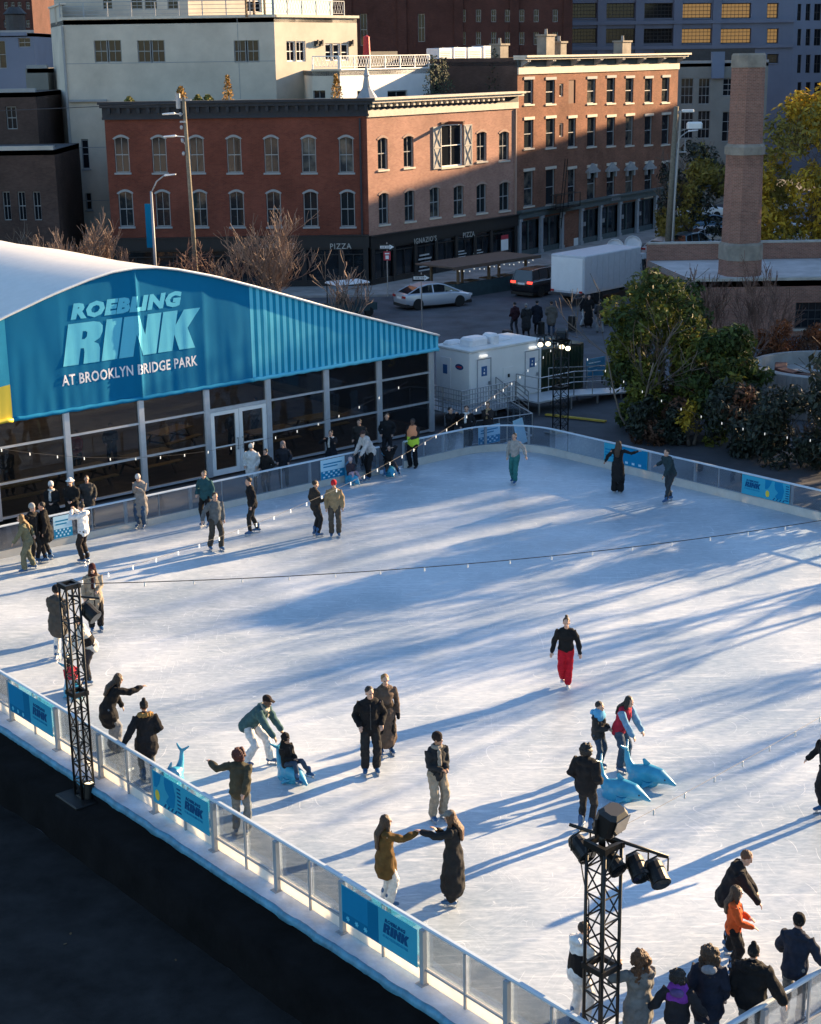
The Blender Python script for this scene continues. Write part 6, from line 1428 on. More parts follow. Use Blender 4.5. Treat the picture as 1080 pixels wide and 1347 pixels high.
# glass railed fence in front of the trailer, behind the far corner
def crowd_fence(a, b_, label):
    a, b_ = V(a), V(b_); d = (b_ - a); t = thing('low_fence', label, 'fence', a, atan2(d.y, d.x), 'low grey fences near the far corner'); L_ = d.length; rails(t, [(0, 0, 0), (L_, 0, 0)], bars=(1.0, .12))
    q = MB(); q.bbox(.05, L_ - .05, -.006, .006, .15, .95); q.build('mesh_panel', M['glass'], t)
crowd_fence(G(612, 590, ZG) * 1, G(700, 577, ZG), 'low grey fence behind the far corner of the rink, in front of the trailer')
crowd_fence(G(700, 577, ZG), G(668, 558, ZG), 'short low fence running back from the far corner towards the trailer')
pb_ = G(688, 585, ZG); t = thing('a_frame_sign', 'pale blue tilted board standing behind the far corner of the rink', 'sign', pb_, ROT + .3); b = MB(); b.X = Matrix.Rotation(-.25, 4, 'X'); b.bbox(-.35, .35, -.02, .02, .05, 1.0); b.build('panel', M['ban_pale'], t); b = MB(); b.bar((-.3, .35, 0), (-.3, .24, .95), .03); b.bar((.3, .35, 0), (.3, .24, .95), .03); b.build('strut', M['steel'], t)
# concrete seating ring at right
pr_ = V((17.6, 65.6, ZG)); t = thing('seating_ring', 'round concrete seating terrace with pale floor at the right edge', 'seating', pr_); R0 = 3.25
b = MB(); b.lathe([(R0, 0), (R0, 1.75), (R0 - .35, 1.77), (R0 - .35, 1.25)], 56); b.build('wall', M['concrete'], t); b = MB(); b.lathe([(R0 - .36, 1.18), (R0 - .36, 1.24), (.01, 1.24)], 48); b.build('floor', M['pale_concrete'], t)
b = MB(); [b.bar((R0 * 1.003 * cos(a), R0 * 1.003 * sin(a), .02), (R0 * 1.003 * cos(a), R0 * 1.003 * sin(a), 1.7), .03, .05) for a in [2 * pi * i / 90 for i in range(90)]]; b.build('rib', M['concrete'], t)
for a, lab in ((3.55, 'red brown block bench on the seating ring, leftmost'), (4.05, 'red brown block bench on the seating ring, in the middle'), (2.9, 'red brown block bench at the back of the seating ring')):
    c = pr_ + V((2.0 * cos(a), 2.0 * sin(a), 1.245)); q = thing('block_bench', lab, 'bench', c, a + pi / 2, 'benches on the seating ring'); b = MB(); b.bev((0, 0, .24), (1.3, .5, .36), .03); b.build('seat', M['brown_panel'], q); b = MB(); b.box((0, 0, .03), (1.1, .4, .06)); b.build('plinth', M['grey_trim'], q)
# ================================================================== people
PENDING = []     # (object, voxel, noise amplitude, noise frequency, smoothing rounds)
SKIN = {'l': (0.50, 0.30, 0.22), 'm': (0.34, 0.19, 0.12), 'd': (0.10, 0.05, 0.032)}
for k_, c_ in SKIN.items(): MT('skin_' + k_, c_, .55, var=.06, vscale=12)
MT('eye', (0.02, 0.015, 0.012), .2); MT('lip', (0.32, 0.10, 0.09), .5)
MT('skate_blue', (0.018, 0.085, 0.21), .5); MT('blade', (0.55, 0.56, 0.58), .3, metal=.8); MT('shoe_dark', (0.02, 0.02, 0.022), .6); MT('shoe_white', (0.65, 0.64, 0.62), .6)
HAIR = {'black': (0.010, 0.008, 0.008), 'brown': (0.045, 0.024, 0.014), 'blond': (0.20, 0.115, 0.045), 'red': (0.07, 0.014, 0.012), 'auburn': (0.09, 0.040, 0.018), 'grey': (.25, .24, .23)}
for k_, c_ in HAIR.items(): MT('hair_' + k_, c_, .6, var=.4, vscale=30, bump=.6, bscale=60)

def ik(A, T, l1, l2, pole):
    d = T - A; L = min(d.length, (l1 + l2) * .998); u = d.normalized(); T = A + u * L
    a = (l1 * l1 - l2 * l2 + L * L) / (2 * L); h = sqrt(max(0, l1 * l1 - a * a)); p = pole - u * pole.dot(u)
    p = p.normalized() if p.length > 1e-4 else u.orthogonal().normalized()
    return A + u * a + p * h, T
def person(pos, yaw, label, h=1.72, lean=0, side=0, crouch=0, fl=None, fr=None, hl='down', hr='down', look=0, nod=0, twist=0,
           top=(.012, .012, .014), hem='hip', puff=.03, bottom=(.02, .02, .025), wide=0, shoe='skate', hair='black', style='short', hat=None, hatcol=(.01, .01, .012),
           scarf=None, skin='l', sit=False, child=False, vox=.014, group=None, stripe=None, fur=None, bag=None, gloves=None, hips=(0, 0), detail=True, sleeve=None, visor_text=None):
    """local frame: x to the person's right, y forward, z up, everything for a 1.72 m figure then scaled; hands given as points or preset names"""
    root = thing('person', label, 'person', pos, -radians(yaw), group); k = h / 1.72; hs = 1.0 if not child else 1.0 + (1.72 - h) * .38
    X3 = V((1, 0, 0)); lift = .075 if shoe == 'skate' else .02
    pel = V((hips[0], hips[1], .93 - crouch + lift))
    if sit: pel = V((0, -.05, .42))
    E = Matrix.Rotation(radians(twist), 3, 'Z') @ Matrix.Rotation(radians(side), 3, 'Y') @ Matrix.Rotation(-radians(lean), 3, 'X')
    B = lambda x, y, z: pel + E @ V((x, y, z - .93))
    # ---- joints
    foot = {}
    for s, f in ((-1, fl), (1, fr)):
        f = f or ((s * .11, .02, 0) if not sit else (s * .16, .42, 0)); foot[s] = V((f[0], f[1], .085 + lift + (f[2] if len(f) > 2 else 0)))
    hip = {s: pel + V((s * .09, 0, -.03)) for s in (-1, 1)}; knee = {}; ank = {}
    for s in (-1, 1): knee[s], ank[s] = ik(hip[s], foot[s], .43, .42, V((s * .15, 1, .15)))
    sh = {s: B(s * .178, 0, 1.385) for s in (-1, 1)}
    pre = {'ease': lambda s: sh[s] + V((s * .15, .10, -.49)), 'down': lambda s: B(s * .25, .06, .88), 'pocket': lambda s: B(s * .22, .13, .99), 'front': lambda s: B(s * .06, .26, 1.08), 'fwd': lambda s: sh[s] + V((s * .02, .48, -.16)),
           'out': lambda s: sh[s] + V((s * .27, .08, -.42)), 'phone': lambda s: B(s * .07, .30, 1.50), 'hips': lambda s: B(s * .20, .05, .98), 'reach': lambda s: sh[s] + V((0, .52, -.02)), 'low': lambda s: sh[s] + V((0, .30, -.46)), 'back': lambda s: B(s * .12, -.2, .98), 'chest': lambda s: B(s * .05, .22, 1.28)}
    hand, elb = {}, {}
    for s, t_ in ((-1, hl), (1, hr)):
        T = pre[t_](s) if isinstance(t_, str) else V(t_)
        elb[s], hand[s] = ik(sh[s], T, .285, .255, V((s * .5, -.8, -.55)))
    neck, headc = B(0, 0, 1.44), None
    HE = Matrix.Rotation(radians(twist) - radians(look), 3, 'Z') @ Matrix.Rotation(-radians(nod), 3, 'X')
    headc = neck + E @ V((0, .015, .0)) + HE @ V((0, .02, .155 * hs))
    Hd = lambda x, y, z: headc + HE @ (V((x, y, z)) * hs)
    S = Matrix.Diagonal((k, k, k, 1))
    def fin(name, b, mt, v, amp=0, fq=9, sm=2):
        b.v = [S @ p for p in b.v]; o = b.build(name, mt, root, smooth=True); PENDING.append((o, v * max(k, .72), amp, fq, sm)); return o
    # ---- body: one continuous surface with face, hands and feet
    b = MB()
    b.loft([B(0, 0, .86), B(0, 0, .95), B(0, .01, 1.08), B(0, .01, 1.27), B(0, 0, 1.385)], [(.15, .10), (.155, .105), (.125, .09), (.15, .10), (.13, .075)], E @ X3, 12)
    b.loft([B(0, -.01, 1.36), neck + (headc - neck) * .55], [(.062, .062), (.052, .055)], E @ X3, 8)
    b.ball(Hd(0, -.012, .03), (.074 * hs, .092 * hs, .092 * hs), HE, 12, 9); b.ball(Hd(0, .026, -.055), (.054 * hs, .058 * hs, .058 * hs), HE, 10, 7)
    b.loft([Hd(0, .075, .012), Hd(0, .098, -.022)], [(.011, .011), (.016, .014)], HE @ X3, 6); b.ball(Hd(0, .062, -.088), (.024 * hs, .02 * hs, .02 * hs), HE, 8, 5)
    for s in (-1, 1): b.ball(Hd(s * .077, -.01, .0), (.012 * hs, .022 * hs, .032 * hs), HE, 8, 5); b.ball(Hd(s * .030, .074, .026), (.022 * hs, .012 * hs, .009 * hs), HE, 6, 5)
    for s in (-1, 1):
        b.loft([sh[s] - (sh[s] - B(0, 0, 1.37)) * .25, sh[s], sh[s].lerp(elb[s], .5), elb[s]], [(.05, .05), (.056, .056), (.046, .046), (.038, .038)], X3, 8)
        fd = (hand[s] - elb[s]).normalized(); b.loft([elb[s], elb[s].lerp(hand[s], .35), hand[s]], [(.038, .038), (.040, .038), (.026, .024)], X3, 8)
        hx = fd.cross(V((0, 0, 1))); hx = hx.normalized() if hx.length > .2 else (E @ X3); hn = hx.cross(fd)
        b.loft([hand[s], hand[s] + fd * .04, hand[s] + fd * .085], [(.026, .018), (.038, .018), (.036, .015)], hx, 8)
        for i, (o_, ln) in enumerate(((-.030, .055), (-.010, .068), (.010, .072), (.030, .064))):
            p0 = hand[s] + fd * .08 + hx * o_; c = fd - hn * (.22 + .05 * i); p1 = p0 + c.normalized() * ln * .55; c2 = (fd - hn * (.75 + .08 * i)).normalized(); b.tube([p0 - fd * .02, p0, p1, p1 + c2 * ln * .5], [.009, .0095, .009, .0075], 6)
        th = -s * (1 if hx.dot(X3) * s > 0 else -1); th = -1 if (hx * 1).dot(V((s, 0, 0))) > 0 else 1
        t0 = hand[s] + fd * .025 + hx * th * .03; t1 = t0 + (fd * .7 + hx * th * .7 - hn * .2).normalized() * .038; b.tube([t0 - hx * th * .015, t0, t1, t1 + (fd - hn * .3).normalized() * .028], [.012, .0125, .011, .009], 6)
        b.loft([hip[s], hip[s].lerp(knee[s], .5), knee[s], knee[s].lerp(ank[s], .35), ank[s]], [(.078, .08), (.066, .068), (.05, .052), (.05, .052), (.036, .04)], X3, 10)
        b.loft([ank[s] + V((0, -.03, -.045)), ank[s] + V((0, .06, -.055)), ank[s] + V((0, .13, -.062))], [(.034, .03), (.038, .028), (.034, .018)], X3, 8)
    fin('body', b, M['skin_' + skin], vox * .8, 0, 1, 1)
    if detail:
        b = MB(); [b.ball(Hd(s * .030, .0785, .010), (.0125 * hs, .008 * hs, .0085 * hs), HE, 8, 5) for s in (-1, 1)]; b.v = [S @ p for p in b.v]; b.build('eyes', M['eye'], root, smooth=True)
        b = MB(); b.ball(Hd(0, .0805, -.058), (.022 * hs, .009 * hs, .0075 * hs), HE, 8, 5); b.v = [S @ p for p in b.v]; b.build('lips', M['lip'], root, smooth=True)
    # ---- trousers or bare legs
    w0, w1, w2 = ((.105, .075, .060), (.11, .09, .085), (.12, .11, .12))[wide]
    b = MB(); b.loft([B(0, 0, .98), B(0, -.005, .92), pel + V((0, -.005, -.09))], [(.155, .112), (.172, .125), (.155, .115)], E @ X3, 12)
    for s in (-1, 1):
        dn = (ank[s] - knee[s]).normalized(); e_ = ank[s] + dn * (-.02 if wide < 2 else .03)
        b.loft([hip[s] + V((0, 0, .02)), hip[s].lerp(knee[s], .5), knee[s], knee[s].lerp(e_, .5), e_], [(w0, w0 * 1.02), (w0 * .86, w0 * .9), (w1, w1), (w1 * .93, w1 * .98), (w2, w2 * 1.05)], X3, 10)
    fin('trousers', b, fabric(bottom), vox, .018, 12, 3)
    # ---- footwear
    for s in (-1, 1):
        a = ank[s]; fy = (knee[s] - a); toe = V((s * .12, 1, 0)).normalized(); tr = V((toe.y, -toe.x, 0)); b = MB(); n_ = 'skate' if shoe == 'skate' else 'shoe'
        if shoe == 'skate':
            b.loft([a + V((0, -.01, .12)), a + V((0, 0, .02)), a + V((0, -.01, -.05))], [(.058, .064), (.054, .062), (.05, .066)], tr, 8)
            b.loft([a + toe * -.06 + V((0, 0, -.055)), a + toe * .06 + V((0, 0, -.05)), a + toe * .155 + V((0, 0, -.062))], [(.046, .045), (.052, .045), (.046, .032)], tr, 8)
            o = fin('skate', b, M['skate_blue'], vox, 0, 1, 2); b = MB()
            z = -.085 - lift; b.bar(a + toe * -.085 + V((0, 0, z + .012)), a + toe * .175 + V((0, 0, z + .012)), .012, .03); [b.bar(a + toe * q + V((0, 0, z + .02)), a + toe * q + V((0, 0, -.08)), .035, .05) for q in (-.05, .11)]; b.v = [S @ p for p in b.v]; b.build('blade', M['blade'], root).parent = o
        else:
            b.loft([a + V((0, -.01, .03)), a + V((0, -.01, -.04))], [(.048, .055), (.048, .058)], tr, 8); b.loft([a + toe * -.055 + V((0, 0, -.065)), a + toe * .07 + V((0, 0, -.06)), a + toe * .16 + V((0, 0, -.072))], [(.043, .036), (.050, .04), (.042, .026)], tr, 8); fin('shoe', b, M[shoe], vox, 0, 1, 2)
    # ---- jacket or coat
    hz = {'waist': .95, 'hip': .84, 'thigh': .66, 'knee': .46, 'shin': .28}[hem]
    b = MB(); pf = puff
    b.loft([B(0, 0, max(.86, hz)), B(0, 0, .97), B(0, .01, 1.10), B(0, .01, 1.27), B(0, 0, 1.385), B(0, -.01, 1.45)], [(.165 + pf, .118 + pf), (.16 + pf, .115 + pf), (.145 + pf, .105 + pf), (.165 + pf, .115 + pf), (.14 + pf * .7, .085 + pf * .7), (.075 + pf * .3, .07 + pf * .3)], E @ X3, 14)
    b.ball(B(0, -.015, 1.40), (.165 + pf, .082 + pf, .062 + pf * .4), E, 12, 7)
    if hz < .8:     # skirt of a long coat hanging from the hips between and around the legs
        pts, rd = [], []
        for i in range(6):
            z = .90 + (hz - .90) * i / 5; u = (.90 - z) / .84; c = pel + V((0, 0, z - .93)); mid = (foot[-1] + foot[1]) / 2; c = V((pel.x + (mid.x - pel.x) * min(1, u), pel.y + (mid.y - pel.y) * min(1, u), c.z)); sp = abs(foot[1].x - foot[-1].x) * .5 * min(1, u * 1.1); fp = abs(foot[1].y - foot[-1].y) * .45 * min(1, u)
            pts.append(c); rd.append((max(.195 + pf + .03 * u, sp + .12), max(.15 + pf + .05 * u, fp + .13)))
        b.loft(pts, rd, X3, 14)
    if sleeve: fin('jacket', b, fabric(top), vox, .012, 8, 3); b = MB()
    sr = .060 + pf * .75
    for s in (-1, 1):
        hd = (hand[s] - elb[s]).normalized(); e_ = hand[s] - hd * .005
        b.loft([sh[s] - (sh[s] - B(0, 0, 1.36)) * .35, sh[s], sh[s].lerp(elb[s], .5), elb[s], elb[s].lerp(e_, .5), e_], [(sr * .95, sr), (sr, sr), (sr * .92, sr * .92), (sr * .86, sr * .86), (sr * .8, sr * .8), (sr * .66, sr * .66)], X3, 9)
    fin('sleeves' if sleeve else 'jacket', b, fabric(sleeve or top), vox, .024, 9, 3)
    if stripe:      # contrasting band round the chest or yoke
        z0, z1, c_ = stripe; b = MB(); b.loft([B(0, .005, z0), B(0, .005, (z0 + z1) / 2), B(0, .005, z1)], [(.168 + pf, .120 + pf), (.172 + pf, .124 + pf), (.165 + pf, .118 + pf)] if z1 < 1.34 else [(.172 + pf, .122 + pf), (.165 + pf, .112 + pf), (.13 + pf, .09 + pf)], E @ X3, 14); fin('yoke' if z1 > 1.34 else 'band', b, fabric(c_) if len(c_) == 3 else M[c_], vox, .004, 9, 2)
    if vox < .016 and hem != 'waist':
        if not (fur or scarf): b = MB(); [b.ball(B(.082 * cos(a), -.012 + .080 * sin(a), 1.435 + .012 * sin(a * 2)), (.034, .034, .036), n=7, k=5) for a in [i * .57 for i in range(11)]]; fin('collar', b, fabric(tuple(c * .7 + .006 for c in top)), vox, .004, 20, 1)
        if hem in ('hip', 'thigh'):
            b = MB(); zz = [max(.90, hz + .06) + (1.40 - max(.90, hz + .06)) * i / 7 for i in range(8)]; yy = [(.118, .97), (.105, 1.10), (.115, 1.27), (.085, 1.385)]
            fy = lambda z: (.118 if z < .97 else .118 + (.105 - .118) * (z - .97) / .13 if z < 1.10 else .105 + .010 * (z - 1.10) / .17 if z < 1.27 else .115 - .030 * (z - 1.27) / .115)
            b.tube([B(.004 * (i % 2), fy(z) + pf + .012, z) for i, z in enumerate(zz)], .008, 5); b.v = [S @ p_ for p_ in b.v]; b.build('zip', M['shoe_dark'] if sum(top) > .08 else fabric((.06, .06, .062)), root)
            for s in (-1, 1): b = MB(); b.loft([B(s * .085, .112 + pf, .99), B(s * .135, .085 + pf, .93)], [(.014, .012), (.014, .012)], E @ X3, 6); b.v = [S @ p_ for p_ in b.v]; b.build('pocket_flap', fabric(tuple(c * .6 + .004 for c in top)), root, smooth=True)
    if fur: b = MB(); [b.ball(B(.125 * cos(a), -.03 + .105 * sin(a), 1.45 - .03 * sin(a)), .055, n=8, k=5) for a in [i * .52 for i in range(12)]]; fin('fur_collar', b, fabric(fur), vox, .02, 30, 1)
    if scarf: b = MB(); [b.ball(B(.075 * cos(a), .012 + .078 * sin(a), 1.455), (.045, .045, .042), n=8, k=5) for a in [i * .6 for i in range(11)]]; b.loft([B(.03, .12 + puff, 1.42), B(.04, .15 + puff, 1.25), B(.035, .15 + puff, 1.12)], [(.045, .02), (.05, .018), (.05, .016)], E @ X3, 8); fin('scarf', b, fabric(scarf), vox, .008, 20, 2)
    if gloves: b = MB(); [b.loft([hand[s] - (hand[s] - elb[s]).normalized() * .03, hand[s] + (hand[s] - elb[s]).normalized() * .07, hand[s] + (hand[s] - elb[s]).normalized() * .14], [(.042, .034), (.05, .034), (.036, .03)], X3, 8) for s in (-1, 1)]; fin('gloves', b, fabric(gloves), vox, .004, 20, 1)
    # ---- hair and headwear
    if style != 'none':
        b = MB(); HM = M['hair_' + hair]
        b.ball(Hd(0, -.028, .048), (.084 * hs, .092 * hs, .088 * hs), HE, 12, 8); amp, fq = .011, 48
        if style in ('long', 'verylong'):
            L_ = .30 if style == 'long' else .46; bk = (E @ V((0, -1, 0))); zd = V((0, 0, -1))
            b.loft([Hd(0, -.055, .05), Hd(0, -.075, -.06), B(0, -.115 - puff, 1.38), B(0, -.12 - puff, 1.38 - L_ * .6)], [(.088, .055), (.098, .055), (.105, .045), (.07, .03)], HE @ X3, 10)
            for s in (-1, 1): b.loft([Hd(s * .066, .0, .05), Hd(s * .085, -.005, -.06), B(s * .10, .03, 1.40), B(s * .09, .06 + puff, 1.34)], [(.022, .05), (.026, .05), (.03, .035), (.02, .02)], HE @ X3, 8)
        elif style in ('curly', 'afro', 'curlylong'):
            q = random.Random(int(h * 1000) + len(label)); R_ = .125 if style != 'afro' else .135
            for i in range(46):
                d = V((q.gauss(0, 1), q.gauss(0, 1) - .5, q.gauss(0, 1) + .35)).normalized()
                if d.y > .55 and d.z < .35: continue
                b.ball(Hd(d.x * R_ * .85, -.03 + d.y * R_ * .8, .035 + d.z * R_ * .85), .042 * hs * (.8 + .5 * q.random()), n=7, k=5)
            if style == 'curlylong':
                for i in range(46): u = q.random(); a = q.random() * 6.28; b.ball(Hd(.125 * cos(a) * (1 - .2 * u), -.075 + .05 * sin(a), .02 - .36 * u), .045 * hs * (.8 + .5 * q.random()), n=7, k=5)
            amp, fq = .016, 45
        elif style == 'bun': b.ball(Hd(0, -.06, .145), .045 * hs, n=8, k=6)
        elif style == 'tail': b.ball(Hd(0, -.13, .05), .04 * hs, n=8, k=6); b.loft([Hd(0, -.13, .05), Hd(0, -.17, -.05), Hd(0, -.15, -.16)], [(.03, .03), (.035, .035), (.015, .015)], X3, 8)
        fin('hair', b, HM, vox * .85, amp, fq, 1)
    if hat == 'beanie':
        b = MB(); b.ball(Hd(0, -.014, .068), (.088 * hs, .103 * hs, .085 * hs), HE, 12, 8); b.loft([Hd(0, -.012, .040), Hd(0, -.012, .075)], [(.093 * hs, .107 * hs), (.093 * hs, .107 * hs)], HE @ X3, 12); fin('beanie', b, fabric(hatcol), vox * .85, .003, 60, 1)
    elif hat == 'pom':
        b = MB(); b.ball(Hd(0, -.014, .068), (.09 * hs, .105 * hs, .09 * hs), HE, 12, 8); b.ball(Hd(0, -.03, .18), .045 * hs, n=8, k=6); fin('bobble_hat', b, fabric(hatcol), vox * .85, .006, 60, 1)
    elif hat == 'cap':
        b = MB(); b.ball(Hd(0, -.012, .062), (.086 * hs, .100 * hs, .078 * hs), HE, 12, 8); b.loft([Hd(0, .07, .055), Hd(0, .15, .045)], [(.07 * hs, .012), (.055 * hs, .01)], HE @ X3, 10); fin('cap', b, fabric(hatcol), vox * .8, 0, 1, 1)
    elif hat == 'brim':
        b = MB(); b.ball(Hd(0, -.012, .075), (.084 * hs, .098 * hs, .075 * hs), HE, 12, 8); b.ball(Hd(0, -.01, .050), (.15 * hs, .16 * hs, .018), HE, 14, 5); fin('brimmed_hat', b, fabric(hatcol), vox * .8, .003, 30, 1)
    elif hat == 'hood':
        b = MB(); b.ball(Hd(0, -.03, .045), (.105 * hs, .112 * hs, .118 * hs), HE, 12, 8); b.loft([Hd(0, -.06, -.02), B(0, -.09, 1.42)], [(.105, .07), (.12, .07)], HE @ X3, 10); fin('hood', b, fabric(hatcol), vox, .008, 20, 2)
    elif hat == 'hood_down':
        b = MB(); b.ball(B(0, -.12 - puff * .6, 1.44), (.125, .075, .075), E, 10, 7); [b.ball(B(.11 * cos(a), -.01 + .09 * sin(a), 1.455), .042, n=7, k=5) for a in (2.6, 3.1, 0.0, .5)]; fin('hood', b, fabric(hatcol), vox, .008, 20, 2)
    elif hat == 'band':
        b = MB(); b.loft([Hd(0, -.012, .035), Hd(0, -.012, .07)], [(.088 * hs, .102 * hs), (.086 * hs, .1 * hs)], HE @ X3, 12); fin('headband', b, fabric(hatcol), vox * .85, 0, 1, 1)
    if bag: b = MB(); b.ball(B(.0, -.19 - puff, 1.18), (.15, .09, .2), E, 10, 8); fin('backpack', b, fabric(bag), vox, .006, 12, 2)
    return root, dict(hand={s: S @ hand[s] for s in hand}, fwd=V((sin(radians(yaw)), cos(radians(yaw)), 0)))
def bake():
    dg = bpy.context.evaluated_depsgraph_get() if False else None
    for o, v, amp, fq, sm in PENDING:
        r = o.modifiers.new('r', 'REMESH'); r.mode = 'VOXEL'; r.voxel_size = v; r.use_smooth_shade = True
        if sm: s = o.modifiers.new('s', 'SMOOTH'); s.factor = .5; s.iterations = sm
    bpy.context.view_layer.update(); dg = bpy.context.evaluated_depsgraph_get(); out = []
    for o, v, amp, fq, sm in PENDING: out.append(bpy.data.meshes.new_from_object(o.evaluated_get(dg)))
    for (o, v, amp, fq, sm), me in zip(PENDING, out):
        o.modifiers.clear(); old = o.data
        if amp and len(me.vertices):
            sd = V((hash(o.name) % 97, 3, 7)); ns = [vt.normal.copy() for vt in me.vertices]
            for vt, n in zip(me.vertices, ns): q_ = V((vt.co.x * fq, vt.co.y * fq, vt.co.z * fq * (.18 if o.name.startswith('hair') and amp < .012 else 1))); vt.co += n * amp * noise.noise(q_ + sd)
        if not len(me.materials): me.materials.append(old.materials[0])
        o.data = me; bpy.data.meshes.remove(old); me.name = o.name
    PENDING.clear()
def seal(pos, yaw, label, k=1.0):
    k *= .80
    """blue skating aid: fish shaped body with pointed nose, dorsal fin and a raised tail with flukes as handle; nose along +y"""
    t = thing('skating_aid', label, 'skating aid', pos, -radians(yaw), 'blue animal shaped skating aids'); X3 = V((1, 0, 0)); b = MB()
    b.loft([V((0, .78, .13)), V((0, .62, .20)), V((0, .40, .27)), V((0, .12, .28)), V((0, -.15, .26)), V((0, -.34, .27))], [(.035, .04), (.10, .09), (.19, .19), (.23, .23), (.20, .20), (.14, .14)], X3, 14)
    b.loft([V((0, -.20, .24)), V((0, -.38, .34)), V((0, -.47, .55)), V((0, -.50, .80))], [(.15, .15), (.11, .13), (.07, .08), (.05, .05)], X3, 12)
    b.loft([V((-.20, -.56, .93)), V((-.09, -.51, .84)), V((0, -.50, .80)), V((.09, -.51, .84)), V((.20, -.56, .93))], [(.03, .03), (.05, .035), (.055, .04), (.05, .035), (.03, .03)], V((0, 0, 1)), 8)
    for s in (-1, 1): b.loft([V((s * .15, .2, .14)), V((s * .33, .08, .05))], [(.10, .04), (.06, .025)], V((0, 1, 0)), 8)
    b.loft([V((0, -.05, .20)), V((0, -.05, .05))], [(.26, .34), (.24, .40)], X3, 14)
    b.v = [p * k for p in b.v]; o = b.build('body', M['seal_blue'], t, smooth=True); PENDING.append((o, .02, 0, 1, 3))
    b = MB(); b.loft([V((0, .05, .49)), V((0, -.04, .62))], [(.02, .10), (.015, .04)], X3, 8); b.v = [p * k for p in b.v]; b.build('dorsal_fin', M['seal_blue'], t, smooth=True)
    b = MB(); [b.ball(V((s * .115, .56, .255)) * k, .018, n=7, k=5) for s in (-1, 1)]; b.build('eyes', M['eye'], t, smooth=True)
    b = MB(); [b.tube([V((s * (.235), .30 - .08 * i, .20 - .05 * sin(i * .8))) * k for i in range(6)], .008, 4) for s in (-1, 1)]; b.build('mouth_line', M['ban_dark'], t)
    return t
def PP(px, py): return G(px, py, 0.0)
BK = (.010, .010, .012); CH = (.035, .036, .04); NV = (.012, .018, .034); JN = (.05, .075, .12); JB = (.035, .06, .10); BR = (.055, .042, .032); BE = (.30, .25, .19); WH = (.62, .61, .60); GR = (.16, .165, .17)
gI = 'skaters on the ice'; gD = 'people standing outside the rink barrier'; gS = 'pedestrians on the street'
# --- middle and foreground of the ice
person(PP(744, 903), 188, 'skater in black top and bright red trousers alone in the middle of the ice', 1.70, lean=4, fl=(-.05, .03), fr=(.07, -.10, .10), hl='ease', hr='ease', top=(.012, .012, .013), hem='waist', puff=.022, bottom=(.46, .012, .025), wide=1, shoe='shoe_white', hair='brown', style='bun', skin='l')
person(PP(488, 1017), 172, 'man in black jacket and black trousers standing beside the woman in a long brown coat', 1.84, hl='pocket', hr='pocket', look=-20, top=BK, bottom=(.018, .018, .02), wide=1, puff=.035, hair='black', group=gI)
person(PP(508, 992), 165, 'woman in long belted brown coat and dark glasses behind the man in black', 1.74, hl='down', hr='pocket', top=(.105, .075, .058), hem='shin', puff=.02, bottom=BK, hair='blond', style='short', stripe=(1.02, 1.08, (.05, .035, .025)), group=gI, gloves=BK)
person(PP(575, 1078), 150, 'man in dark jacket, grey scarf and beige trousers standing alone', 1.74, hl='front', hr='front', look=-40, top=(.022, .024, .028), bottom=BE, wide=1, scarf=(.26, .23, .2), hat='beanie', hatcol=(.02, .014, .014), skin='m', group=gI)
person(PP(508, 1193), 70, 'woman with long dark hair in mustard brown jacket reaching out near the barrier', 1.68, hl='down', hr='reach', top=(.105, .060, .020), hem='thigh', bottom=WH, wide=1, hair='brown', style='verylong', skin='l', group=gI)
person(PP(597, 1190), 282, 'woman in long black coat and grey cap reaching towards the mustard jacket', 1.72, hl='reach', hr=(.06, .30, 1.38), nod=10, top=(.016, .016, .018), hem='shin', bottom=(.02, .018, .018), wide=1, hair='auburn', style='long', hat='cap', hatcol=(.16, .155, .15), group=gI)
person(PP(340, 1008), 110, 'man in green jacket, pale scarf and cap bending over the seated child', 1.82, lean=44, crouch=.10, hips=(0, -.18), fl=(-.16, .20), fr=(.12, -.22), hl='low', hr='low', nod=15, top=(.045, .095, .105), hem='hip', puff=.04, bottom=(.52, .53, .56), wide=1, scarf=(.44, .39, .31), hat='cap', hatcol=(.02, .014, .014), style='none', skin='d', group=gI)
p = PP(381, 1026); seal(p, 140, 'blue skating aid carrying the seated child in black', .95)
person(p + V((0, 0, .07)), 128, 'child in black hooded jacket and jeans sitting on a blue skating aid', 1.28, sit=True, lean=-6, fl=(-.30, .46), fr=(.22, .50), hl='front', hr='front', top=(.014, .013, .013), puff=.04, bottom=JB, hat='hood', hatcol=(.012, .011, .011), style='short', child=True, skin='m', group=gI)
person(PP(318, 1098), 8, 'skater with bushy dark red hair, olive jacket and grey jeans holding the near barrier', 1.66, lean=6, hl=(-.62, .22, 1.42), hr=(.16, -.30, 1.06), top=(.055, .050, .035), hem='hip', puff=.045, bottom=(.12, .14, .16), wide=1, hair='red', style='afro', look=-15, group=gI)
person(PP(150, 988), 62, 'woman in black coat bending forward with her hand out near the left tower', 1.72, lean=24, hips=(0, -.08), hl=(-.2, .3, .9), hr='reach', nod=18, top=BK, hem='thigh', puff=.035, bottom=(.16, .17, .19), wide=2, hair='brown', style='long', group=gI)
person(PP(196, 1028), 338, 'person in black parka with tan fur hood seen from behind at the near barrier', 1.68, hl=(-.50, -.14, 1.0), hr='pocket', top=(.014, .014, .017), hem='thigh', puff=.05, bottom=GR, wide=0, hat='pom', hatcol=(.02, .018, .018), fur=(.30, .17, .06), hair='black', group=gI)
seal(PP(226, 1032), 210, 'blue skating aid whose raised tail shows beside the fur hooded parka', .95)
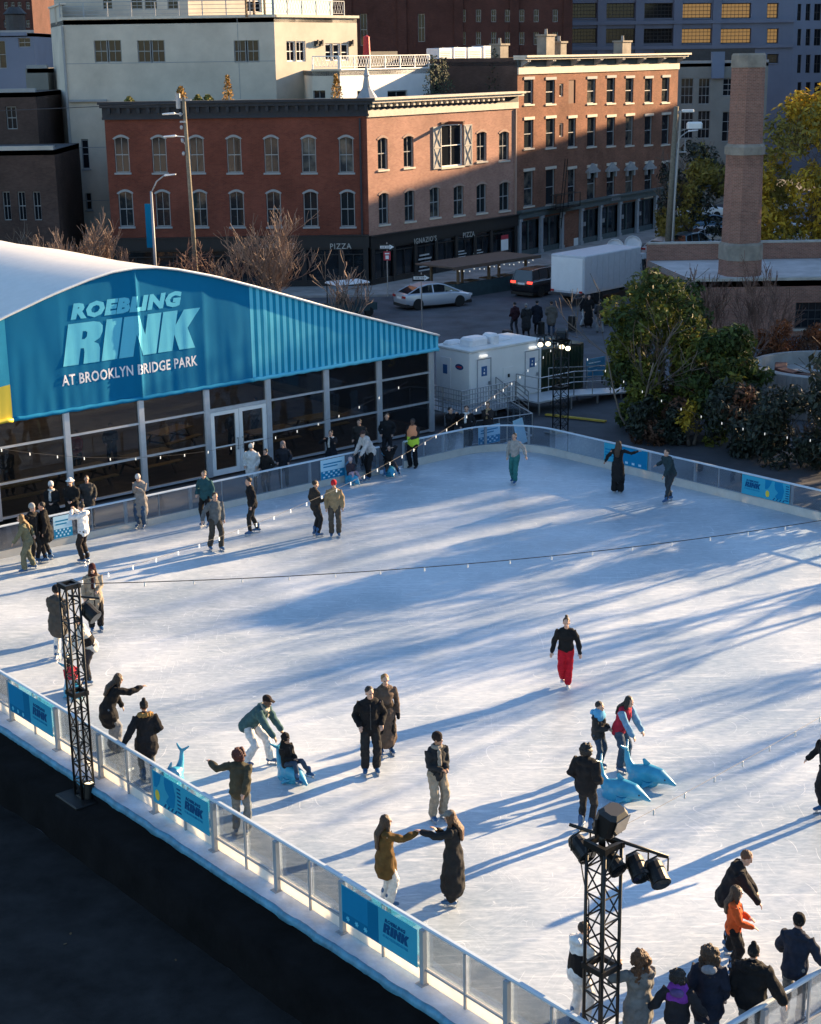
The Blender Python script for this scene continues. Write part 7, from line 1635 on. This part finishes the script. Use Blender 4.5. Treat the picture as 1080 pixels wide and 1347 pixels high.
person(PP(770, 1094), 35, 'woman with bushy dark hair and black puffer jacket behind the foreground tower', 1.70, hl='pocket', hr='pocket', top=(.012, .012, .014), hem='hip', puff=.07, bottom=(.02, .02, .022), hair='black', style='curly', look=30, group=gI)
person(PP(786, 1012), 125, 'child in dark jacket with light blue hood pushing a blue skating aid', 1.42, hl='front', hr='front', top=(.03, .03, .033), hem='hip', puff=.045, bottom=JB, hat='hood_down', hatcol=(.10, .34, .58), hair='black', child=True, stripe=(1.36, 1.46, (.10, .34, .58)), group=gI)
person(PP(818, 1014), 130, 'woman in red and blue jacket and jeans leaning on a blue skating aid', 1.64, lean=18, hips=(0, -.08), hl='low', hr='low', nod=12, top=(.34, .02, .045), hem='hip', puff=.04, sleeve=(.14, .27, .42), bottom=JN, wide=1, hair='black', style='long', group=gI)
seal(PP(848, 1030), 122, 'blue skating aid held by the woman in red and blue, right one of two', 1.05); seal(PP(814, 1050), 122, 'blue skating aid in front of the child with the blue hood, left one of two', 1.05)
person(PP(1086, 1072), 250, 'dark clothed skater cut off by the right edge of the picture', 1.72, lean=10, hl='out', hr='out', top=BK, bottom=(.02, .02, .024), hair='black', group=gI)
# --- bottom right group
person(PP(957, 1252), 95, 'man in black coat bending over the girl in the orange sweater', 1.82, lean=20, hips=(0, -.05), hl='low', hr='low', nod=25, top=(.013, .013, .016), hem='hip', puff=.04, bottom=BK, wide=1, hair='auburn', group=gI)
person(PP(962, 1282), 100, 'girl in orange sweater with clasped hands in front of the man in black', 1.50, hl='front', hr=(.16, .32, 1.1), look=-10, top=(.50, .085, .022), hem='hip', puff=.03, bottom=BK, wide=1, hair='brown', style='long', child=True, group=gI)
person(PP(760, 1352), 55, 'person in white hooded top and black vest half hidden by the foreground tower', 1.70, lean=8, hl='front', hr='front', top=(.60, .61, .63), hem='hip', puff=.04, bottom=WH, wide=1, hat='hood_down', hatcol=(.66, .67, .69), stripe=(.92, 1.18, BK), hair='brown', style='short', group=gI)
person(PP(838, 1392), 340, 'woman with brown curly hair and grey coat holding up a phone', 1.68, hl=(-.26, .22, 1.50), hr='front', top=(.16, .16, .16), hem='thigh', puff=.04, bottom=BE, hair='auburn', style='curlylong', group=gI)
person(PP(888, 1405), 15, 'child in dark jacket with purple and blue yoke beside the curly haired woman', 1.50, hl='out', hr='out', top=(.02, .02, .026), hem='hip', puff=.05, bottom=BK, hat='hood_down', hatcol=(.10, .07, .20), stripe=(1.28, 1.44, (.17, .04, .30)), hair='black', style='curly', child=True, group=gI)
person(PP(928, 1385), 12, 'woman in navy parka with long wavy brown hair seen from behind', 1.68, hl='down', hr='down', top=(.016, .020, .036), hem='thigh', puff=.05, bottom=JB, hat='hood_down', hatcol=(.22, .23, .26), hair='brown', style='curlylong', group=gI)
person(PP(984, 1388), 25, 'person in black puffer jacket and black bobble hat seen from behind', 1.72, hl='down', hr=(.48, .02, .98), top=(.010, .010, .012), hem='hip', puff=.075, bottom=GR, hat='pom', hatcol=(.012, .012, .013), fur=(.012, .012, .013), hair='black', group=gI)
person(PP(1040, 1350), 32, 'man in navy jacket and black beanie with both hands on the barrier at lower right', 1.76, lean=12, hl=(-.30, .34, 1.02), hr=(.42, .20, 1.02), top=(.018, .024, .042), hem='hip', puff=.035, bottom=GR, wide=0, hat='beanie', hatcol=(.01, .01, .012), hair='black', look=-40, group=gI)
# --- left side of the ice
person(PP(38, 752), 255, 'fair haired skater in olive green tracksuit at the left edge', 1.68, lean=14, hips=(0, -.04), fl=(-.14, .12), fr=(.2, -.16), hl='low', hr='back', top=(.13, .13, .085), hem='hip', puff=.03, bottom=(.13, .13, .09), wide=1, hair='blond', style='long', group=gI)
person(PP(46, 742), 120, 'man in black with grey hair leaning towards his companion at the left', 1.78, lean=4, hl='down', hr='pocket', top=(.013, .013, .014), bottom=(.016, .016, .018), hair='grey', hat='band', hatcol=(.3, .3, .3), group=gI)
person(PP(64, 738), 265, 'dark haired person in long black jacket beside the grey haired man at left', 1.74, lean=6, hl='down', hr='down', fl=(-.18, .05), fr=(.14, -.04), top=(.012, .012, .013), hem='thigh', bottom=(.015, .015, .017), hair='black', group=gI)
person(PP(113, 740), 290, 'person in white hooded sweatshirt and black trousers taking a photo', 1.74, hl='phone', hr='phone', top=(.66, .66, .67), hem='hip', puff=.035, bottom=(.025, .02, .02), wide=1, hair='black', style='bun', hat='hood_down', hatcol=(.66, .66, .67), group=gI)
person(PP(187, 694), 195, 'person in long grey coat and jeans holding a phone by the tent side barrier', 1.70, hl='chest', hr='chest', nod=20, top=(.23, .21, .20), hem='knee', puff=.025, bottom=(.045, .08, .14), wide=1, hair='brown', hat='band', hatcol=(.5, .45, .44), group=gI)
person(PP(127, 830), 160, 'woman in beige coat and dark red hat behind the left tower', 1.74, hl='front', hr='down', top=(.27, .23, .18), hem='thigh', puff=.03, bottom=BK, wide=1, hair='brown', style='long', hat='beanie', hatcol=(.045, .012, .016), scarf=(.04, .015, .015), group=gI)
person(PP(80, 866), 20, 'man in dark grey coat and black beanie seen from behind left of the left tower', 1.80, hl='front', hr='front', top=(.06, .055, .05), hem='thigh', puff=.05, bottom=WH, wide=1, hat='beanie', hatcol=BK, hair='black', group=gI)
person(PP(118, 900), 250, 'person in white and black patched jacket bending behind the left tower', 1.70, lean=26, hips=(0, -.1), hl='low', hr='low', nod=10, top=(.48, .46, .43), hem='hip', puff=.04, bottom=(.03, .03, .035), stripe=(1.02, 1.16, BK), hair='brown', group=gI)
p = PP(96, 915); seal(p, 150, 'blue skating aid under the child in red behind the left tower', .95)
person(p + V((0, 0, .07)), 150, 'small child in red jacket sitting on a skating aid behind the left tower', 1.15, sit=True, fl=(-.25, .40), fr=(.25, .40), hl='front', hr='front', top=(.42, .03, .05), puff=.05, bottom=(.3, .3, .33), hat='hood', hatcol=(.015, .014, .014), child=True, group=gI)
# --- far part of the ice
person(PP(677, 636), 205, 'skater in grey top and teal trousers near the far corner', 1.72, lean=4, fl=(-.06, .12), fr=(.1, -.12), hl='out', hr='down', top=(.30, .29, .28), hem='waist', puff=.02, bottom=(.03, .15, .15), wide=1, hair='black', style='tail', vox=.018, group=gI)
person(PP(812, 648), 20, 'skater in long black dress with one arm stretched out by the right barrier', 1.72, hl='out', hr=(.62, .2, 1.42), top=(.014, .014, .016), hem='knee', puff=.012, bottom=BK, wide=2, hair='brown', style='long', vox=.018, group=gI)
person(PP(879, 661), 235, 'skater in dark teal jacket leaning forward by the right barrier', 1.80, lean=22, hips=(0, -.08), fl=(-.05, .14), fr=(.12, -.20), hl='low', hr=(.45, .1, 1.15), top=(.025, .045, .055), hem='hip', puff=.03, bottom=(.03, .04, .05), wide=0, hair='black', vox=.018, group=gI)
person(PP(485, 630), 235, 'man in pale jacket bending towards the child in pink at the gate', 1.76, lean=28, hips=(0, -.1), fl=(-.16, .1), fr=(.14, -.1), hl='low', hr='low', nod=10, top=(.50, .47, .46), hem='hip', puff=.05, bottom=BK, wide=1, hat='cap', hatcol=(.05, .03, .03), hair='black', vox=.018, group=gI)
p = PP(462, 636); seal(p, 150, 'blue skating aid under the child in pink at the gate', .95)
person(p + V((0, 0, .07)), 140, 'child in pink and black sitting on a skating aid at the gate', 1.15, sit=True, fl=(-.25, .42), fr=(.2, .42), hl='front', hr='front', top=(.05, .035, .045), puff=.05, bottom=(.45, .30, .36), hat='beanie', hatcol=(.50, .38, .40), child=True, vox=.018, group=gI)
p = PP(512, 625); seal(p, 165, 'blue skating aid in the gate gap beside the attendant in the yellow vest', .95)
person(p + V((0, 0, .07)), 165, 'person in black sitting on a skating aid in the gate gap', 1.45, sit=True, lean=8, fl=(-.3, .45), fr=(.3, .42), hl=(-.14, .2, 1.15), hr=(.14, .2, 1.15), top=BK, puff=.04, bottom=(.03, .03, .035), hair='black', vox=.018, group=gI)
person(PP(544, 615), 205, 'attendant in orange and yellow safety vest beside the gate gap', 1.78, hl='front', hr='down', top=(.03, .025, .025), hem='hip', puff=.03, bottom=BK, wide=1, shoe='shoe_dark', hair='black', skin='d', vox=.018, stripe=None)
vest = [o for o in bpy.data.objects if o.get('label', '').startswith('attendant in orange')][0]
MT('vest_orange', (.75, .28, .13), .7); MT('vest_yellow', (.55, .75, .05), .7, emit=None)
b = MB(); b.loft([V((0, .01, 1.10)), V((0, .01, 1.27)), V((0, 0, 1.385))], [(.215, .165), (.218, .168), (.165, .125)], V((1, 0, 0)), 14); b.v = [p * (1.78 / 1.72) + V((0, 0, .02)) for p in b.v]; o = b.build('safety_vest', M['vest_orange'], vest, smooth=True)
b = MB(); b.loft([V((0, .0, .86)), V((0, .0, .97)), V((0, .01, 1.10))], [(.222, .172), (.22, .168), (.216, .166)], V((1, 0, 0)), 14); b.v = [p * (1.78 / 1.72) + V((0, 0, .02)) for p in b.v]; b.build('vest_band', M['vest_yellow'], vest, smooth=True)
# --- on the ice, along the tent side
person(PP(285, 724), 150, 'skater in grey jacket and dark trousers on the left part of the ice', 1.74, lean=5, fl=(-.1, .12), fr=(.16, -.1), hl='down', hr='out', top=(.10, .11, .12), bottom=(.05, .045, .04), wide=1, hair='brown', vox=.018, group=gI)
person(PP(272, 692), 200, 'skater in dark teal jacket near the tent side barrier', 1.74, hl='down', hr='pocket', top=(.02, .07, .085), bottom=BK, hair='black', vox=.018, group=gI)
person(PP(334, 703), 250, 'skater all in black skating alone left of centre', 1.76, lean=8, fl=(-.1, .14), fr=(.14, -.16), hl='out', hr='down', top=BK, bottom=(.02, .02, .022), hair='black', vox=.018, group=gI)
person(PP(441, 706), 175, 'skater in tan jacket and red beanie', 1.72, hl='down', hr='down', top=(.26, .19, .11), bottom=(.07, .06, .05), wide=1, hat='beanie', hatcol=(.45, .02, .03), hair='brown', vox=.018, group=gI)
person(PP(416, 706), 60, 'skater in black jacket beside the one in the red beanie', 1.72, hl='down', hr='front', top=(.03, .025, .022), bottom=(.02, .02, .022), hair='black', vox=.018, group=gI)
def PD(px, py): return G(px, py, ZG)
deck = dict(shoe='shoe_dark', vox=.018, group=gD)
person(PD(98, 700), 180, 'man in white brimmed hat and black coat leaning on the barrier from outside', 1.78, lean=8, hl='front', hr='front', top=(.015, .015, .016), hem='thigh', hat='brim', hatcol=(.75, .75, .76), stripe=None, hair='grey', **deck)
person(PD(72, 702), 175, 'person in black with pale scarf and white cap outside the barrier', 1.68, hl='front', hr='front', top=(.014, .014, .015), hem='thigh', hat='beanie', hatcol=(.6, .6, .62), scarf=(.5, .48, .46), hair='black', **deck)
person(PD(118, 692), 160, 'person in grey coat outside the barrier, right of the white brimmed hat', 1.66, hl='pocket', hr='pocket', top=(.05, .05, .05), hem='thigh', hair='brown', **deck)
person(PD(333, 648), 190, 'woman in white coat and white knit hat outside the barrier by the double doors', 1.70, hl='pocket', hr='pocket', top=(.60, .60, .60), hem='thigh', puff=.045, hat='beanie', hatcol=(.55, .54, .53), hair='brown', **deck)
person(PD(352, 650), 210, 'person in dark coat beside the woman in the white knit hat', 1.58, hl='pocket', hr='pocket', top=(.015, .014, .014), hair='black', **deck)
person(PD(374, 641), 180, 'person with grey hood in the dark outside the barrier right of the doors', 1.62, hl='pocket', hr='pocket', top=(.02, .022, .03), hat='hood', hatcol=(.22, .18, .18), **deck)
person(PD(437, 627), 195, 'woman in navy coat clapping outside the barrier near the gate', 1.68, hl='phone', hr=(.2, .3, 1.45), top=(.014, .016, .022), hem='thigh', hair='brown', scarf=(.55, .54, .52), **deck)
person(PD(510, 605), 185, 'person in dark coat standing just outside the gate gap', 1.74, hl='pocket', hr='pocket', top=(.016, .017, .02), hair='black', **deck)
person(PD(474, 612), 200, 'person with dark hair behind the man in the pale jacket', 1.70, hl='pocket', hr='pocket', top=(.03, .028, .028), hair='black', **deck)
person(PD(592, 596), 130, 'person in black jacket photographing from behind the far barrier', 1.74, hl='phone', hr='phone', top=BK, bottom=BK, hair='black', **deck)
person(PD(614, 596), 185, 'person in long dark coat with pale scarf behind the far barrier', 1.80, hl='pocket', hr='pocket', top=(.016, .016, .019), hem='knee', scarf=(.6, .58, .57), hair='brown', **deck)
person(PD(642, 588), 190, 'person in dark patterned coat holding a cup behind the far barrier', 1.72, hl='chest', hr='chest', top=(.035, .03, .03), hem='thigh', scarf=(.35, .25, .15), hair='blond', **deck)
st = dict(shoe='shoe_dark', vox=.026, group=gS, detail=False)
for px, py, yw_, lab, kw in ((677, 440, 330, 'pedestrian in dark red jacket, leftmost of the four above the trailer', dict(top=(.05, .02, .025), bottom=(.04, .045, .055), hair='black')),
        (692, 442, 340, 'pedestrian in dark patterned coat with grey collar, second of the four', dict(top=(.025, .026, .028), hem='knee', puff=.05, bottom=BK, hair='grey', hat='hood_down', hatcol=(.12, .12, .12))),
        (706, 440, 20, 'pedestrian in long navy coat, third of the four above the trailer', dict(h=1.8, top=(.015, .018, .028), hem='thigh', bottom=BK, hair='black')),
        (725, 441, 5, 'pedestrian in grey brown coat and jeans, rightmost of the four', dict(h=1.8, top=(.12, .105, .09), hem='thigh', puff=.045, bottom=(.03, .05, .09), hair='brown')),
        (766, 429, 80, 'pedestrian in black jacket and white trousers by the box truck', dict(h=1.78, top=BK, bottom=(.5, .5, .5), wide=1, hair='black')),
        (774, 431, 170, 'pedestrian in long black coat beside the white trousers', dict(h=1.78, top=(.012, .012, .013), hem='shin', bottom=BK, hair='black')),
        (789, 438, 350, 'pedestrian in dark jacket and light grey trousers, nearest the big evergreen', dict(h=1.76, top=(.03, .032, .036), bottom=(.20, .21, .22), wide=1, hair='black'))):
    person(PD(px, py), yw_, lab, **{**dict(h=1.72, hl='pocket', hr='down', fl=(-.1, .1), fr=(.12, -.1)), **kw, **st})
tn = dict(shoe='shoe_dark', vox=.03, detail=False, group='guests inside the tent')
for x, y, yw_, lab, kw in ((-16.9, 2.6, 150, 'guest in dark coat inside the tent behind the leftmost glass bays', dict(top=BK)), (-13.9, 3.2, 200, 'guest in red jacket at a table inside the tent left of the centre post', dict(top=(.5, .03, .05))), (-12.4, 3.4, 170, 'guest in navy inside the tent left of the double doors', dict(top=(.03, .035, .05))),
        (-7.9, 2.2, 190, 'guest in grey inside the double doors of the tent', dict(top=(.2, .21, .24))), (-6.0, 3.4, 230, 'guest in pale top at a table right of the double doors', dict(top=(.5, .5, .52)))):
    person(TP + AX * x + BX * y + V((0, 0, .03)), yw_, lab, 1.7, hl='front', hr='pocket', hair='black', **kw, **tn)
bake()
